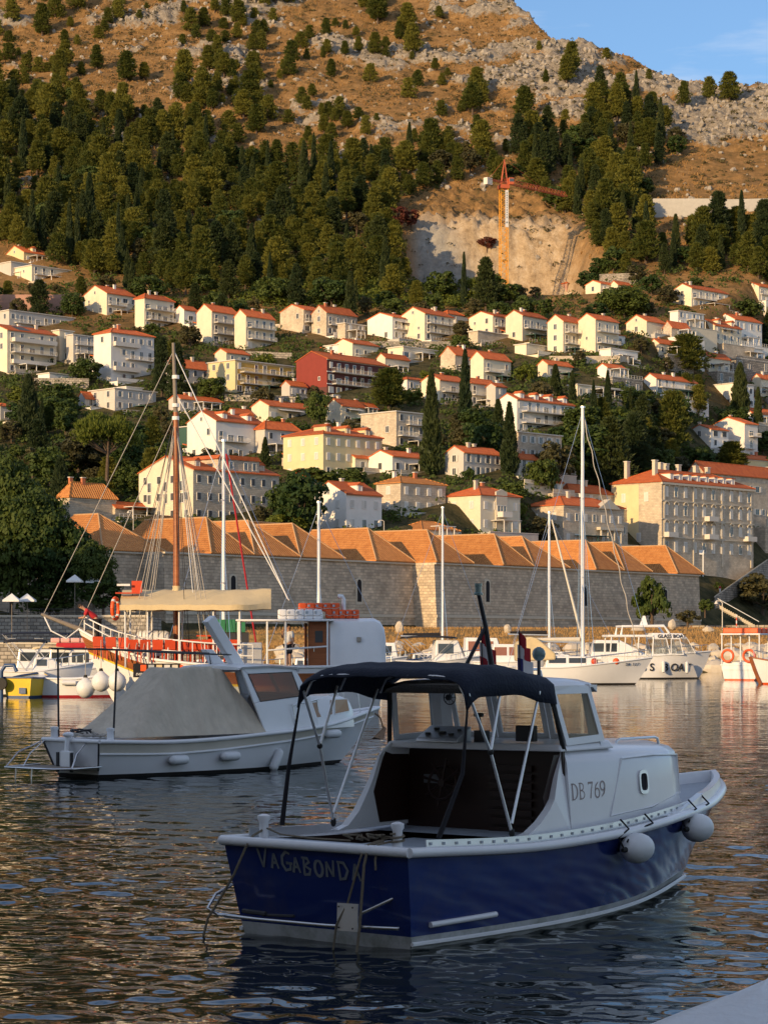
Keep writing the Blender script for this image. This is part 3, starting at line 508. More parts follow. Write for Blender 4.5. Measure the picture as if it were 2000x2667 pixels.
# list: label, xL, xC, xR, apex, eave, base, roof, wall, angle, options
HS = [
 ('yellow house with dark red roof and white dormer, highest at the left edge', 15, 63, 128, 633, 656, 686, 'g', 'yellow_pl', 48, 'db'),
 ('pale terraced block with stepped balconies under the yellow house at the left edge', -20, 84, 188, 690, 691, 735, 'f', 'cream', 50, 'bB'),
 ('glazed grey house with a flat roof at the left edge beside the stepped terraces', -60, 30, 82, 690, 682, 722, 'f', 'grey_pl', 50, 'x'),
 ('tall cream gable house with bare lit end wall, left end of the top house row', 218, 279, 356, 736, 763, 822, 'g', 'cream', 52, 'b'),
 ('cream house with glazed top veranda joined to the tall cream gable house', 352, 377, 454, 758, 777, 858, 'h', 'cream', 52, 'bBD'),
 ('long flat-roofed grey house with railed terraces at the left edge', -40, 25, 194, 806, 808, 868, 'f', 'grey_pl', 50, 'bBr'),
 ('cream house with solar panels on its red roof at the left edge', -38, 20, 148, 838, 859, 972, 'g', 'cream', 50, 'bBS'),
 ('plain cream block between the solar roof house and the dark-balcony block', 140, 156, 192, 857, 860, 940, 'f', 'cream', 50, 'r'),
 ('flat block with dark recessed balconies left of the four-storey hipped house', 178, 192, 247, 870, 872, 945, 'f', 'grey_pl', 50, 'bB'),
 ('four-storey grey house with hipped red roofs and corner balconies', 245, 290, 402, 845, 866, 995, 'h', 'white_pl', 50, 'bSo'),
 ('low flat house with white roof pergola below the four-storey grey house', 233, 300, 407, 1008, 1012, 1070, 'f', 'grey_pl', 50, 'r'),
 ('small red-roofed annex below the stone wall left of the mast top', 205, 222, 283, 1018, 1036, 1062, 'g', 'grey_pl', 48, 'k'),
 ('house with bright red eave cut by the left edge of the view', -30, 2, 34, 1046, 1058, 1100, 'h', 'grey_pl', 48, 'k'),
 ('small white house with red roof tucked left of the twin cream gables', 457, 480, 515, 793, 806, 845, 'g', 'white_pl', 50, 'k'),
 ('left one of the twin cream gable houses with stone upper storey', 513, 552, 623, 787, 810, 896, 'g', 'cream', 52, 'bBo'),
 ('right one of the twin cream gable houses with three white balconies', 611, 641, 716, 802, 822, 911, 'g', 'cream', 52, 'bB'),
 ('weathered stone gable house with roof loggia left of the arched terrace', 730, 791, 847, 787, 806, 870, 'g', 'limestone', 50, 'bo'),
 ('stone house with long red roof beside the weathered gable house', 812, 850, 930, 790, 813, 876, 'g', 'limestone', 50, 'bB'),
 ('low stone terrace house with arched windows below the roof loggia houses', 880, 899, 952, 838, 842, 884, 'f', 'limestone', 50, 'r'),
 ('red-roofed house with dark square windows right of the tall mast top', 420, 446, 546, 928, 952, 1012, 'g', 'grey_pl', 50, 'rg'),
 ('flat apartment block with ochre recessed balconies', 540, 613, 765, 936, 938, 1026, 'f', 'yellow_pl', 50, 'bB'),
 ('oxblood red apartment block with white balconies and red gable roof', 772, 852, 1012, 908, 934, 1030, 'g', 'brown_pl', 52, 'bB'),
 ('cream house with rooftop terrace diners behind the oxblood block', 868, 918, 986, 878, 894, 930, 'g', 'cream', 50, 'bB'),
 ('small stone-trimmed house with red roof right of the oxblood block', 985, 1003, 1066, 918, 931, 970, 'g', 'cream', 50, 'bB'),
 ('low grey house with strip of red roof below the square-window house', 440, 470, 580, 1026, 1038, 1072, 'g', 'grey_pl', 48, 'r'),
 ('white house with glazed porch above the hipped grey roof', 655, 700, 812, 1038, 1056, 1100, 'g', 'cream', 50, 'a'),
 ('large white house with dormers and striped awning above the stone palace', 488, 563, 690, 1063, 1095, 1200, 'g', 'white_pl', 50, 'db'),
 ('building wrapped in dark green scaffold netting beside the large white house', 470, 490, 590, 1108, 1112, 1165, 'f', 'greensh', 50, 'x'),
 ('grey house under a weathered hipped red roof left of the yellow villa', 670, 690, 782, 1090, 1118, 1185, 'h', 'grey_pl', 50, 'g'),
 ('cream house with awning and chimney left of the flat stone house', 849, 890, 952, 1035, 1056, 1105, 'g', 'cream', 50, 'a'),
 ('white house with striped awning and glazed front, second gable in the top row centre', 957, 1022, 1078, 809, 825, 886, 'g', 'white_pl', 50, 'baB'),
 ('white gable house with column-borne balconies in the top row centre', 1045, 1106, 1180, 794, 816, 888, 'g', 'cream', 52, 'bB'),
 ('small pavilion with pyramid red roof behind the column-balcony house', 1150, 1166, 1205, 803, 818, 835, 'h', 'grey_pl', 50, 'kx'),
 ('cream gable house above a stone terrace with one arched door', 1221, 1283, 1349, 806, 822, 876, 'g', 'cream', 52, 'bB'),
 ('cream house with white satellite dish and washing on the balcony', 1316, 1360, 1424, 804, 821, 886, 'g', 'cream', 52, 'bB'),
 ('stone terrace block with arched door below the cream gable house', 1220, 1244, 1328, 858, 862, 897, 'f', 'limestone', 50, 'x'),
 ('stone-faced gable house with balcony over a vine pergola', 1147, 1185, 1258, 898, 923, 966, 'g', 'limestone', 50, 'bB'),
 ('cream three-storey house with skylights in a long red roof', 1225, 1259, 1330, 911, 932, 1002, 'g', 'cream', 50, 'bo'),
 ('cream row house with long railed balcony behind the left tall cypress', 1097, 1145, 1215, 970, 989, 1048, 'g', 'cream', 50, 'bB'),
 ('cream row house with white satellite dish right of the tall cypress', 1205, 1224, 1290, 982, 996, 1058, 'g', 'cream', 50, 'bB'),
 ('narrow grey end house closing the cream row', 1280, 1290, 1318, 996, 1006, 1060, 'g', 'grey_pl', 50, 'r'),
 ('small white loggia house beside the round green pine', 1045, 1060, 1106, 978, 988, 1018, 'h', 'white_pl', 50, 'k'),
 ('white four-storey house with glass balconies and broad red roof', 1295, 1346, 1495, 1021, 1040, 1128, 'g', 'white_pl', 50, 'bBd'),
 ('flat-roofed house with bare stone side wall left of the tallest cypress', 940, 1032, 1108, 1068, 1072, 1165, 'f', 'limestone', 50, 'bg'),
 ('small white house with bright red roof and dark openings below the flat stone house', 959, 1022, 1121, 1169, 1188, 1236, 'g', 'white_pl', 50, 'gr'),
 ('pale grey house with white shutters and bay window right of the tallest cypress', 1159, 1207, 1308, 1158, 1178, 1246, 'g', 'grey_pl', 50, 'oTr'),
 ('plain grey stone block with pale shutters left of the dark cypress wood', 1335, 1352, 1462, 1122, 1126, 1232, 'f', 'limestone', 50, 'or'),
 ('cream house with stacked balconies in the top row, right of the satellite dish', 1425, 1466, 1520, 815, 836, 922, 'g', 'cream', 50, 'bB'),
 ('cream house with three chimneys and stepped balconies in the top row', 1505, 1550, 1610, 812, 831, 922, 'g', 'cream', 50, 'bB'),
 ('cream gable house above a railed terrace with white parasols', 1630, 1683, 1734, 815, 836, 872, 'g', 'cream', 48, 'b'),
 ('small stone house with red roof against the cream gable house', 1728, 1748, 1797, 832, 851, 880, 'g', 'limestone', 48, 'o'),
 ('white modern house with roof rail above the small stone house', 1745, 1765, 1832, 806, 810, 852, 'f', 'white_pl', 48, 'r'),
 ('cream house with dormers over an orange awning near the right edge', 1812, 1860, 1930, 827, 847, 888, 'g', 'cream', 48, 'da'),
 ('white cubic house with tall dark windows near the right edge', 1863, 1912, 1983, 812, 831, 892, 'g', 'white_pl', 48, 'rT'),
 ('small pink tower with pyramid red roof below the quarry face', 1456, 1476, 1507, 728, 738, 762, 'h', 'pinkcloth', 48, 'k'),
 ('low cream gable house under the quarry face, left of a pair', 1524, 1563, 1608, 727, 738, 764, 'g', 'cream', 48, 'k'),
 ('low cream gable house under the quarry face, right of a pair', 1587, 1608, 1646, 729, 741, 762, 'g', 'cream', 48, 'k'),
 ('large cream house with two chimneys and arched loggia, highest on the right', 1752, 1800, 1895, 734, 750, 800, 'g', 'cream', 48, 'br'),
 ('lit gable house cut by the right edge, high on the slope', 1940, 1975, 2030, 733, 745, 785, 'g', 'cream', 48, 'b'),
 ('white house with dark red bay front alone among the trees', 1675, 1708, 1814, 970, 985, 1028, 'g', 'white_pl', 48, 'bB'),
 ('long flat white house left of the red bay house', 1480, 1503, 1648, 998, 1002, 1036, 'f', 'cream', 48, ''),
 ('flat white house behind cypresses near the right edge', 1844, 1912, 1962, 995, 998, 1062, 'f', 'white_pl', 48, 'g'),
 ('white gable house left of the lit four-storey block', 1791, 1850, 1896, 1103, 1118, 1166, 'g', 'white_pl', 48, 'g'),
 ('lit white four-storey block with three red roof steps', 1850, 1938, 1972, 1081, 1103, 1200, 'g', 'white_pl', 48, 'b'),
 ('cream house cut by the right edge in the middle of the slope', 1962, 1980, 2040, 972, 985, 1030, 'g', 'cream', 48, 'b'),
 ('cream arched house cut by the right edge above the hotel roof', 1900, 1946, 2030, 1178, 1196, 1240, 'h', 'yellow_pl', 48, ''),
 ('yellow three-storey villa with hipped red roof and white shutters', 738, 842, 995, 1096, 1130, 1245, 'h', 'yellow_pl', 50, 'dcr'),
 ('white three-storey house with dark red roof in front of the yellow villa', 810, 902, 994, 1247, 1286, 1386, 'g', 'white_pl', 50, 'dcr'),
 ('stone two-storey house with white shutters and brown hipped roof', 980, 1043, 1160, 1233, 1258, 1336, 'h', 'limestone', 50, 'cr'),
 ('villa with arched balcony window and bright red hipped roof', 1160, 1251, 1354, 1256, 1290, 1386, 'h', 'cream', 50, 'cr'),
 ('small hipped-roof house just behind the long fortress roofs', 1032, 1099, 1193, 1350, 1380, 1403, 'h', 'cream', 50, 'xk'),
 ('low stone villa with temple front and hipped red roof left of the hotel', 1371, 1467, 1624, 1282, 1316, 1424, 'h', 'limestone', 50, 'cr'),
 ('house with brown-red hipped roof behind the temple-front villa', 1434, 1480, 1596, 1253, 1282, 1312, 'h', 'limestone', 50, 'cr'),
 ('stone hut with pale brown hipped roof among the trees at the left', 152, 182, 303, 1246, 1296, 1372, 'h', 'limestone', 50, 'x'),
 ('long low building with dark red roof behind the stone hut', 285, 301, 480, 1306, 1322, 1352, 'g', 'limestone', 52, 'xk'),
 ('big stone palace with cream gable end, oval windows and dark red roof', 356, 504, 727, 1177, 1223, 1360, 'g', 'limestone', 51, 'rgd'),
] + [
 ('small white flat-roofed house between the solar roof house and the mast top', 300, 330, 372, 1005, 1008, 1050, 'f', 'white_pl', 50, 'b'),
 ('cream bungalow with red roof just below the twin cream gable houses', 560, 590, 650, 905, 918, 948, 'g', 'cream', 50, 'k'),
 ('white flat house stepped under the arched stone terrace', 845, 880, 950, 895, 898, 922, 'f', 'white_pl', 50, ''),
 ('cream low house with flat terrace below the striped-awning house', 1010, 1050, 1140, 900, 903, 940, 'f', 'cream', 50, 'b'),
 ('cream flat garage block below the satellite-dish house in the top row', 1340, 1370, 1430, 893, 896, 925, 'f', 'cream', 50, 'x'),
 ('white stepped flat house below the three-chimney house', 1560, 1590, 1660, 905, 908, 940, 'f', 'white_pl', 48, 'b'),
 ('small cream house with red roof below the parasol terrace', 1690, 1715, 1770, 880, 893, 925, 'g', 'cream', 48, ''),
 ('white terrace house with columns below the white cubic house', 1870, 1895, 1985, 895, 898, 935, 'f', 'white_pl', 48, 'b'),
 ('grey stone cottage with red roof right of the low grey strip-roof house', 590, 612, 660, 1062, 1076, 1104, 'g', 'limestone', 48, ''),
 ('white house corner with red roof between yellow villa and tallest cypress', 1010, 1035, 1088, 1100, 1112, 1150, 'g', 'white_pl', 50, 'o'),
 ('cream house with red roof left of the small bright-roofed white house', 905, 925, 965, 1180, 1192, 1230, 'g', 'cream', 50, 'o'),
 ('white two-storey house right of the pale grey shuttered house', 1330, 1350, 1405, 1180, 1194, 1250, 'g', 'white_pl', 50, 'o'),
 ('stone garden house with red roof behind the white three-storey house', 770, 790, 830, 1225, 1240, 1270, 'g', 'limestone', 50, 'k'),
 ('cream house with orange roof above the dark cypress row', 1400, 1425, 1490, 935, 948, 985, 'g', 'cream', 48, 'b'),
 ('white gable cottage above the flat white house in the right wood', 1555, 1580, 1630, 945, 956, 985, 'g', 'white_pl', 48, ''),
 ('cream villa with red roof left of the broad tall cypress', 1820, 1845, 1900, 915, 930, 970, 'g', 'cream', 48, 'b'),
 ('white house with red roof above the lit four-storey block', 1935, 1955, 2010, 1060, 1074, 1110, 'g', 'white_pl', 48, 'b'),
 ('low white house under the plain cream block on the left', 100, 130, 200, 968, 972, 1000, 'f', 'white_pl', 50, ''),
 ('cream house with red roof at the left edge below the broad cypress', -20, 20, 60, 905, 920, 965, 'g', 'cream', 50, ''),
 ('grey house with small red roof between ochre block and oxblood block', 735, 755, 800, 990, 1003, 1035, 'g', 'grey_pl', 50, ''),
 ('cream house with orange roof below the oxblood apartment block', 905, 930, 985, 1045, 1060, 1090, 'g', 'cream', 50, 'b'),
 ('small lit house with red roof above the temple-front villa', 1395, 1420, 1465, 1240, 1254, 1285, 'g', 'cream', 48, 'o'),
]
HRECT = []; HINFO = []
for h in HS:
    lab, xL, xC, xR, ap, ev, bs, rf, wl, an, op = h
    tl = 'old' if ('brown hipped' in lab or 'behind the long fortress' in lab) else 'tile'
    res = house(lab, xL, xC, xR, ap, ev, bs, rf, wl, an, op, tile=tl, group='houses on the hillside', floor=3.7 if any(q in lab for q in ('palace', 'villa', 'hotel')) else None)
    HRECT.append((xL, ap, xR, bs, res[0].location.y)); HINFO.append(res)
def hfind(s): return [v for k, v in zip([h[0] for h in HS], HINFO) if s in k][0]
# details that set single houses apart
def extras():
    t, wF, wG, h, rise = hfind('solar panels'); sl = rise/(wG/2); ca = 1/math.hypot(1, sl)
    for i in range(2):
        for j in range(3):
            x, y = wF*.25+i*2.1, .4+j*1.2; z = lambda yy: h+yy*sl+.28
            MB().hexa([(x, y, z(y)), (x+1.9, y, z(y)), (x+1.9, y+1.1, z(y+1.1)), (x, y+1.1, z(y+1.1)), (x, y, z(y)+.06), (x+1.9, y, z(y)+.06), (x+1.9, y+1.1, z(y+1.1)+.06), (x, y+1.1, z(y+1.1)+.06)]).build('solar_panel', 'greysh', t)
    t, wF, wG, h, rise = hfind('ochre recessed')
    for i in range(2):
        for s in range(2):
            x0, x1 = wF*(.04+i*.5), wF*(.46+i*.5); z0, z1 = s*h/2+.35, s*h/2+h/2-.35
            MB().box(x0, -.012, z0, x1, -.004, z1).build('bay_wall', 'ochre', t)
    t, wF, wG, h, rise = hfind('oxblood red')
    MB().prism([(.02, 2.2), (wG-.02, 2.2), (wG-.02, h), (wG/2, h+rise-.15), (.02, h)], -.03, -.004, 'yz').build('gable_cladding', 'red_pl', t)
    for s in range(1, 3): MB().box(-.06, -.1, s*h/3-.2, wF, -.004, s*h/3+.05).build('floor_band', 'white_pl', t)
    t, wF, wG, h, rise = hfind('big stone palace')
    MB().prism([(.02, -2), (wG-.02, -2), (wG-.02, h-.2), (wG/2, h+rise-.3), (.02, h-.2)], -.03, -.004, 'yz').build('gable_plaster', 'cream', t)
    for y in (.2, .5, .8):
        for z in (.45, .68): window(t, 't', -.03, wG*y, h*z-.6, -math.pi/2, 'cg' if y == .5 else None)
    MB().box(wF*.3, .4, h, wF*.78, wG*.5, h+2.6).build('attic_storey', 'limestone', t)
    MB().prism([(wF*.28, h+2.55), (wF*.80, h+2.55), (wF*.76, h+3.4), (wF*.32, h+3.4)], .2, wG*.5).build('attic_roof', 'tilex', t)
    for x in (.36, .45, .62, .72): window(t, 'n', wF*x, .4, h+.7, 0)
    t, wF, wG, h, rise = hfind('temple front')
    MB().prism([(wF*.55, h-.2), (wF*.92, h-.2), (wF*.735, h+1.9)], -.5, 1.2).build('pediment', 'stone_trim', t)
    for i in range(4): MB().lathe([(.25, -1), (.22, h*.45), (.2, h*.45)], 10, (wF*(.57+.11*i), -.75, 0)).build('column', 'stone_trim', t)
    MB().box(wF*.54, -1.1, h*.45, wF*.93, -.01, h*.52).build('terrace_slab', 'stone_trim', t)
    t, wF, wG, h, rise = hfind('arched balcony')
    MB().prism([(wF*.36, -.5), (wF*.64, -.5), (wF*.64, h+.9), (wF*.5, h+1.5), (wF*.36, h+.9)], -.35, -.002).build('centre_bay', 'stone_trim', t)
    balcony(t, wF*.38, wF*.62, h*.45, 1.6, True, oy=-.36)
    for s, z in ((.43, h*.5), (.5, h*.5), (.57, h*.5)): window(t, 't', wF*s, -.36, z, 0)
extras()
# ---------------------------------------------------------------- the hotel
def hotel():
    r = house('long four-storey stone hotel with arched window heads and rows of dormers', 1591, 1722, 1961, 1207, 1255, 1446, 'h', 'limestone', 51, 'xkP', name='hotel', Y=505, cat='hotel')
    t, wF, wG, h, rise = r; HRECT.append((1591, 1207, 1961, 1446, 505)); ns = 4; fh = h/ns
    n = 10; av = MB()
    hood = MB(); 
    for i in range(9): a = math.pi*i/8; hood.box(.72*math.cos(a)-.13, -.3, .5*math.sin(a)-.1, .72*math.cos(a)+.13, 0, .5*math.sin(a)+.12)
    hood = hood.mesh('arched_hood', 'stone_trim')
    for s in range(ns):
        for i in range(n):
            x = wF*(i+.5)/n; w = window(t, 't', x, 0, s*fh+fh*.25, 0, 'c' if (i*7+s*3) % 4 else None); w.scale = (1.1, 1, 1.15)
            if s > 0: put('arched_hood', hood, w, (0, 0, 1.95))
        if s: MB().box(-.12, -.2, s*fh-.12, wF+.1, -.003, s*fh+.12).build('string_course', 'stone_trim', t)
    MB().box(-.3, -.45, h-.5, wF+.3, -.003, h-.02).build('cornice', 'stone_trim', t)
    for x in (.02, .965, .33, .64): MB().box(wF*x, -.18, -2, wF*x+.5, -.003, h-.5).build('corner_pilaster', 'stone_trim', t)
    for x0, s in ((.02, 1), (.45, 1), (.45, 2), (.88, 1)): balcony(t, wF*x0, wF*(x0+.1), s*fh+.15, 1.5, True)
    for (y, z) in ((.3, .75), (.75, .75), (.75, .45), (.75, .2), (.45, .2)): window(t, 't', 0, wG*y, h*z, -math.pi/2, 'c')
    MB().box(-.02, wG*.45, -2, -.003, wG*.98, h-.3).build('peeling_plaster', 'yellow_pl', t)
    sl = rise/(wG/2)
    for i in range(8):
        x = wF*(.16+.095*i); y0 = wG*.10; z0 = h+y0*sl
        d = MB().box(x-.7, y0, z0-.3, x+.7, wG*.34, z0+1.5).build('dormer', 'white_pl', t); MB().box(x-.9, y0-.2, z0+1.5, x+.9, wG*.4, z0+1.65).build('dormer_roof', 'tilex', d)
        put('window', WIN['n']['f'], d, (x, y0, z0+.05)).scale = (.9, 1, .9); 
    for x, y in ((.06, .8), (.09, .3), (.28, .55), (.38, .62), (.5, .6), (.66, .55), (.82, .6)):
        c = MB().box(wF*x, wG*y, h+1, wF*x+1.1, wG*y+.8, h+rise+1.6).build('chimney', 'stone_trim', t); MB().box(wF*x-.12, wG*y-.12, h+rise+1.602, wF*x+1.22, wG*y+.92, h+rise+1.8).build('cap', 'slab', c)
    w = house('long stone convent wing with arcaded terrace behind the hotel at the right edge', 1790, 1830, 2090, 1192, 1228, 1470, 'g', 'limestone', 51, 'kP', name='convent_wing', Y=548, cat='building', floor=5)
    t2, wF2, wG2, h2, r2 = w; HRECT.append((1900, 1192, 2010, 1470, 548))
    MB().box(wF2*.40, -6, -5, wF2*1.0, -.01, h2*.42).build('terrace_wall', 'fort', t2)
    for i in range(7):
        x = wF2*.42+i*2.7
        ar = MB(); ar.box(x, -6.1, h2*.42, x+.5, -5.6, h2*.42+2); ar.build('arcade_pier', 'stone_trim', t2)
        cr = MB()
        for j in range(7): a = math.pi*j/6; cr.box(x+1.6+1.1*math.cos(a)-.25, -6.1, h2*.42+2+.9*math.sin(a)-.1, x+1.6+1.1*math.cos(a)+.25, -5.7, h2*.42+2.3+.9*math.sin(a)+.35)
        cr.build('arcade_arch', 'stone_trim', t2)
hotel()
# ---------------------------------------------------------------- the long quarantine building on the shore
D2 = Vector((.6, .8)); N2 = Vector((-.8, .6))
def lazareti():
    A = math.atan2(.8, .6); C1 = Vector((8.7, 400.0)); e = 16.5; b0 = 3.0
    t = thing('quarantine_building', 'long stone fortress-like building with a row of hipped tile roofs on the shore', 'building', (C1.x, C1.y, 0), A)
    # local x along the wall, y inland.  right block x 0..94, middle block set back 4.6, left block set back 9.1
    def wallpart(x0, x1, y0, y1): 
        mb = MB(); rake = .9
        mb.hexa([(x0, y0-rake, b0-4), (x1, y0-rake, b0-4), (x1, y1, b0-4), (x0, y1, b0-4), (x0, y0, e), (x1, y0, e), (x1, y1, e), (x0, y1, e)]); mb.build('sea_wall', 'fort', t)
        MB().box(x0-.02, y0-.42, e-.32, x1+.02, y0-.003, e-.05).build('eave_course', 'stone_trim', t)
        if x0 >= -70: MB().box(x0, y0-.66, e-9.6, x1, y0-.30, e-9.1).build('string_course', 'stone_trim', t)
    wallpart(0, 93.5, 0, 34); wallpart(-64.4, -.003, 4.6, 34); wallpart(-75, -64.403, 9.1, 30)
    MB().box(92.2, .6, -1, 93.6, 12, e-1).build('end_buttress', 'fort', t)
    for x in (6, 50.5, 80):                                              # slit windows with stone surrounds
        pass
    def slit(px, py, y0):
        k = (px-CX)/F; 
        # intersect view ray with the wall plane y=y0
        base = C1+N2*y0; s = (k*base.y-base.x)/(D2.x-k*D2.y); Yw = base.y+s*D2.y; z = CH-(py-HY)/F*Yw
        hh = 1.9; ww = .55; arch = [(s-ww, z-hh), (s+ww, z-hh), (s+ww, z+hh*.7)]+[(s+ww*math.cos(a), z+hh*.7+ww*math.sin(a)) for a in np.linspace(0, math.pi, 7)[1:-1]]+[(s-ww, z+hh*.7)]
        big = [(s+(p-s)*1.65, z-.1+(q-z)*1.2) for p, q in arch]; rk = .9*(e-z)/(e-(b0-4))
        f = MB().prism(big, y0-rk-.16, y0-rk+.35).build('slit_window', 'stone_trim', t); MB().prism(arch, y0-rk-.19, y0-rk-.12).build('opening', 'black', f)
    for px, py, y0 in ((603, 1530, 4.6), (931, 1538, 4.6), (1265, 1540, 0), (1520, 1552, 0), (1728, 1560, 0)): slit(px, py, y0)
    # hipped modules: front eave spans in photo pixels -> metres along the wall
    def along(px, y0):
        k = (px-CX)/F; base = C1+N2*y0; return (k*base.y-base.x)/(D2.x-k*D2.y)
    mods = [(545, 655, 4.6), (658, 775, 4.6), (776, 893, 4.6), (974, 1074, 4.6), (1131, 1227, 0), (1305, 1383, 0), (1384, 1477, 0), (1546, 1618, 0), (1620, 1692, 0), (1758, 1826, 0), (262, 425, 9.1)]
    for p0, p1, y0 in mods:
        x0, x1 = along(p0, y0), along(p1, y0); w = x1-x0; rise = 6.0 if w < 14 else 6.6; x0 -= .1; x1 += .1; ya = y0-.55; yb = 27; xm = (x0+x1)/2
        r = MB().add([(x0, ya, e), (x1, ya, e), (x1, yb, e), (x0, yb, e), (x0, ya, e+.18), (x1, ya, e+.18), (x1, yb, e+.18), (x0, yb, e+.18)], [(3, 2, 1, 0), (0, 1, 5, 4), (1, 2, 6, 5), (2, 3, 7, 6), (3, 0, 4, 7)]).build('hipped_roof', 'oldx', t)
        ap = (xm, ya+w*.55, e+rise); bp = (xm, yb-w*.4, e+rise)
        MB().add([(x0, ya, e+.18), (x1, ya, e+.18), ap], [(0, 1, 2)]).build('tile_slope', 'oldx', r)
        MB().add([(x0, yb, e+.18), (x0, ya, e+.18), ap, bp], [(0, 1, 2, 3)]).build('tile_slope', 'oldy', r)
        MB().add([(x1, ya, e+.18), (x1, yb, e+.18), bp, ap], [(0, 1, 2, 3)]).build('tile_slope', 'oldy', r)
        MB().add([(x1, yb, e+.18), (x0, yb, e+.18), bp], [(0, 1, 2)]).build('tile_slope', 'oldx', r)
        hp = MB()
        for q, s in (((x0, ya, e+.2), ap), ((x1, ya, e+.2), ap), (ap, bp)): hp.tube([q, s], .15, 5)
        hp.build('ridge_tiles', 'ridge', r)
    for p0, p1 in ((400, 560), (640, 860), (905, 1060), (1150, 1270), (1365, 1470)):     # rear range with ridges along the shore
        x0, x1 = along(p0, 30)+0, along(p1, 30); w = 11; ya, yb = 28, 41; e2 = e+1.5; rise = 6.3; xm0, xm1 = x0+5, x1-5; ym = (ya+yb)/2
        if xm1 < xm0: xm0 = xm1 = (x0+x1)/2
        MB().box(x0+.3, ya+.3, 0, x1-.3, yb-.3, e2-.02).build('rear_wall', 'limestone', t)
        r = MB().add([(x0, ya, e2), (x1, ya, e2), (x1, yb, e2), (x0, yb, e2), (xm0, ym, e2+rise), (xm1, ym, e2+rise)], [(3, 2, 1, 0), (0, 1, 5, 4), (2, 3, 4, 5)]).build('rear_roof', 'oldx', t)
        MB().add([(x0, ya, e2), (x0, yb, e2), (xm0, ym, e2+rise)], [(1, 0, 2)]).build('tile_slope', 'oldy', r); MB().add([(x1, ya, e2), (x1, yb, e2), (xm1, ym, e2+rise)], [(0, 1, 2)]).build('tile_slope', 'oldy', r)
        hp = MB(); hp.tube([(x0, ya, e2), (xm0, ym, e2+rise), (xm1, ym, e2+rise), (x1, ya, e2)], .15, 5); hp.build('ridge_tiles', 'ridge', r)
    HRECT.append((230, 1370, 1830, 1640, 345))
lazareti()
# retaining walls and road edge
def rwall(label, px0, py0, px1, py1, hpx, m='rubble', th=.6, name='retaining_wall'):
    n = 8; pts = []
    for i in range(n+1):
        px = px0+(px1-px0)*i/n; py = py0+(py1-py0)*i/n; Y = float(hit(px, py)[0]); pts.append((P(px, py, Y), hpx/F*Y))
    o0 = pts[0][0]; t = MB()
    rings = [[p-o0+Vector((0, 0, -3)), p-o0+Vector((0, th, -3)), p-o0+Vector((0, th, h)), p-o0+Vector((0, 0, h))] for p, h in pts]
    t.loft(rings); o = t.build(name, m); o.location = o0; tag(o, label, 'wall', 'retaining walls on the slope'); return o
rwall('brownish-pink sheeted retaining wall at the left edge', -10, 815, 195, 815, 48, 'pinkcloth')
rwall('grey stone wall above the low flat house on the left', 90, 1010, 232, 1012, 26, 'rubble')
rwall('stone wall with balustrade behind the fortress roofs at the temple-front villa', 1440, 1440, 1715, 1452, 14, 'limestone')
rwall('stone wall under the flat yellow-balcony block', 585, 1045, 770, 1050, 18, 'rubble')
rwall('garden wall below the twin cream gable houses', 640, 930, 760, 935, 16, 'rubble')
rwall('terrace wall below the stacked balcony houses', 1430, 945, 1640, 945, 18, 'limestone')
rwall('terrace wall under the column-balcony house', 960, 905, 1200, 905, 16, 'rubble')
rwall('stone wall above the low cream gable houses under the quarry', 1560, 742, 1660, 738, 28, 'rubble')
rwall('pale curved concrete retaining wall high on the right slope', 1700, 572, 1862, 572, 55, 'concrete', 1.5)
rwall('long low concrete road wall running off the right edge high up', 1855, 560, 2020, 556, 40, 'concrete', 1.5)
# ================================================================ TREES
def tri_leaves(cen, dirs, ln, wd, rg):
    n = len(cen); d = dirs/np.linalg.norm(dirs, axis=1, keepdims=True); r = rg.normal(size=(n, 3)); s = np.cross(d, r); s /= np.linalg.norm(s, axis=1, keepdims=True)+1e-9
    ln = ln*rg.uniform(.7, 1.3, (n, 1)); wd = wd*rg.uniform(.7, 1.3, (n, 1))
    v = np.stack([cen-s*wd-d*ln*.3, cen+s*wd-d*ln*.3, cen+d*ln*.7], 1); return v.reshape(-1, 3)
def quad_leaves(cen, nor, size, rg):
    n = len(cen); nn = nor/np.linalg.norm(nor, axis=1, keepdims=True); r = rg.normal(size=(n, 3)); u = np.cross(nn, r); u /= np.linalg.norm(u, axis=1, keepdims=True)+1e-9; w = np.cross(nn, u)
    s = size*rg.uniform(.6, 1.35, (n, 1)); return np.stack([cen-u*s, cen-w*s*.7, cen+u*s, cen+w*s*.7], 1).reshape(-1, 3)
def mesh_np(name, v, k, m):
    me = bpy.data.meshes.new(name); n = len(v); me.vertices.add(n); me.vertices.foreach_set('co', v.astype(np.float32).ravel()); me.loops.add(n); me.loops.foreach_set('vertex_index', np.arange(n, dtype=np.int32))
    me.polygons.add(n//k); me.polygons.foreach_set('loop_start', np.arange(0, n, k, dtype=np.int32)); me.update(calc_edges=True); me.materials.append(M[m]); return me
def shell(c, r, n, rg, lo=.55):
    d = rg.normal(size=(n, 3)); d /= np.linalg.norm(d, axis=1, keepdims=True); d[:, 2] = np.abs(d[:, 2])*np.where(rg.random(n) < .78, 1, -1); q = rg.uniform(lo, 1, (n, 1))**.5
    return np.asarray(c)+d*np.asarray(r)*q, d
def trunk_mesh(H, r, limbs, lean=0):
    mb = MB(); mb.tube([(0, 0, -1.5), (lean*.3, 0, H*.3), (lean*.7, 0, H*.6), (lean, 0, H*.93)], [r*1.3, r, r*.7, r*.2], 7)
    for a, z, l, up in limbs: mb.tube([(lean*z/H, 0, z), (lean*z/H+l*.5*math.cos(a), l*.5*math.sin(a), z+up*.4), (lean*z/H+l*math.cos(a), l*math.sin(a), z+up)], [r*.45, r*.3, r*.1], 5)
    return mb.mesh('trunk', 'bark', 40)
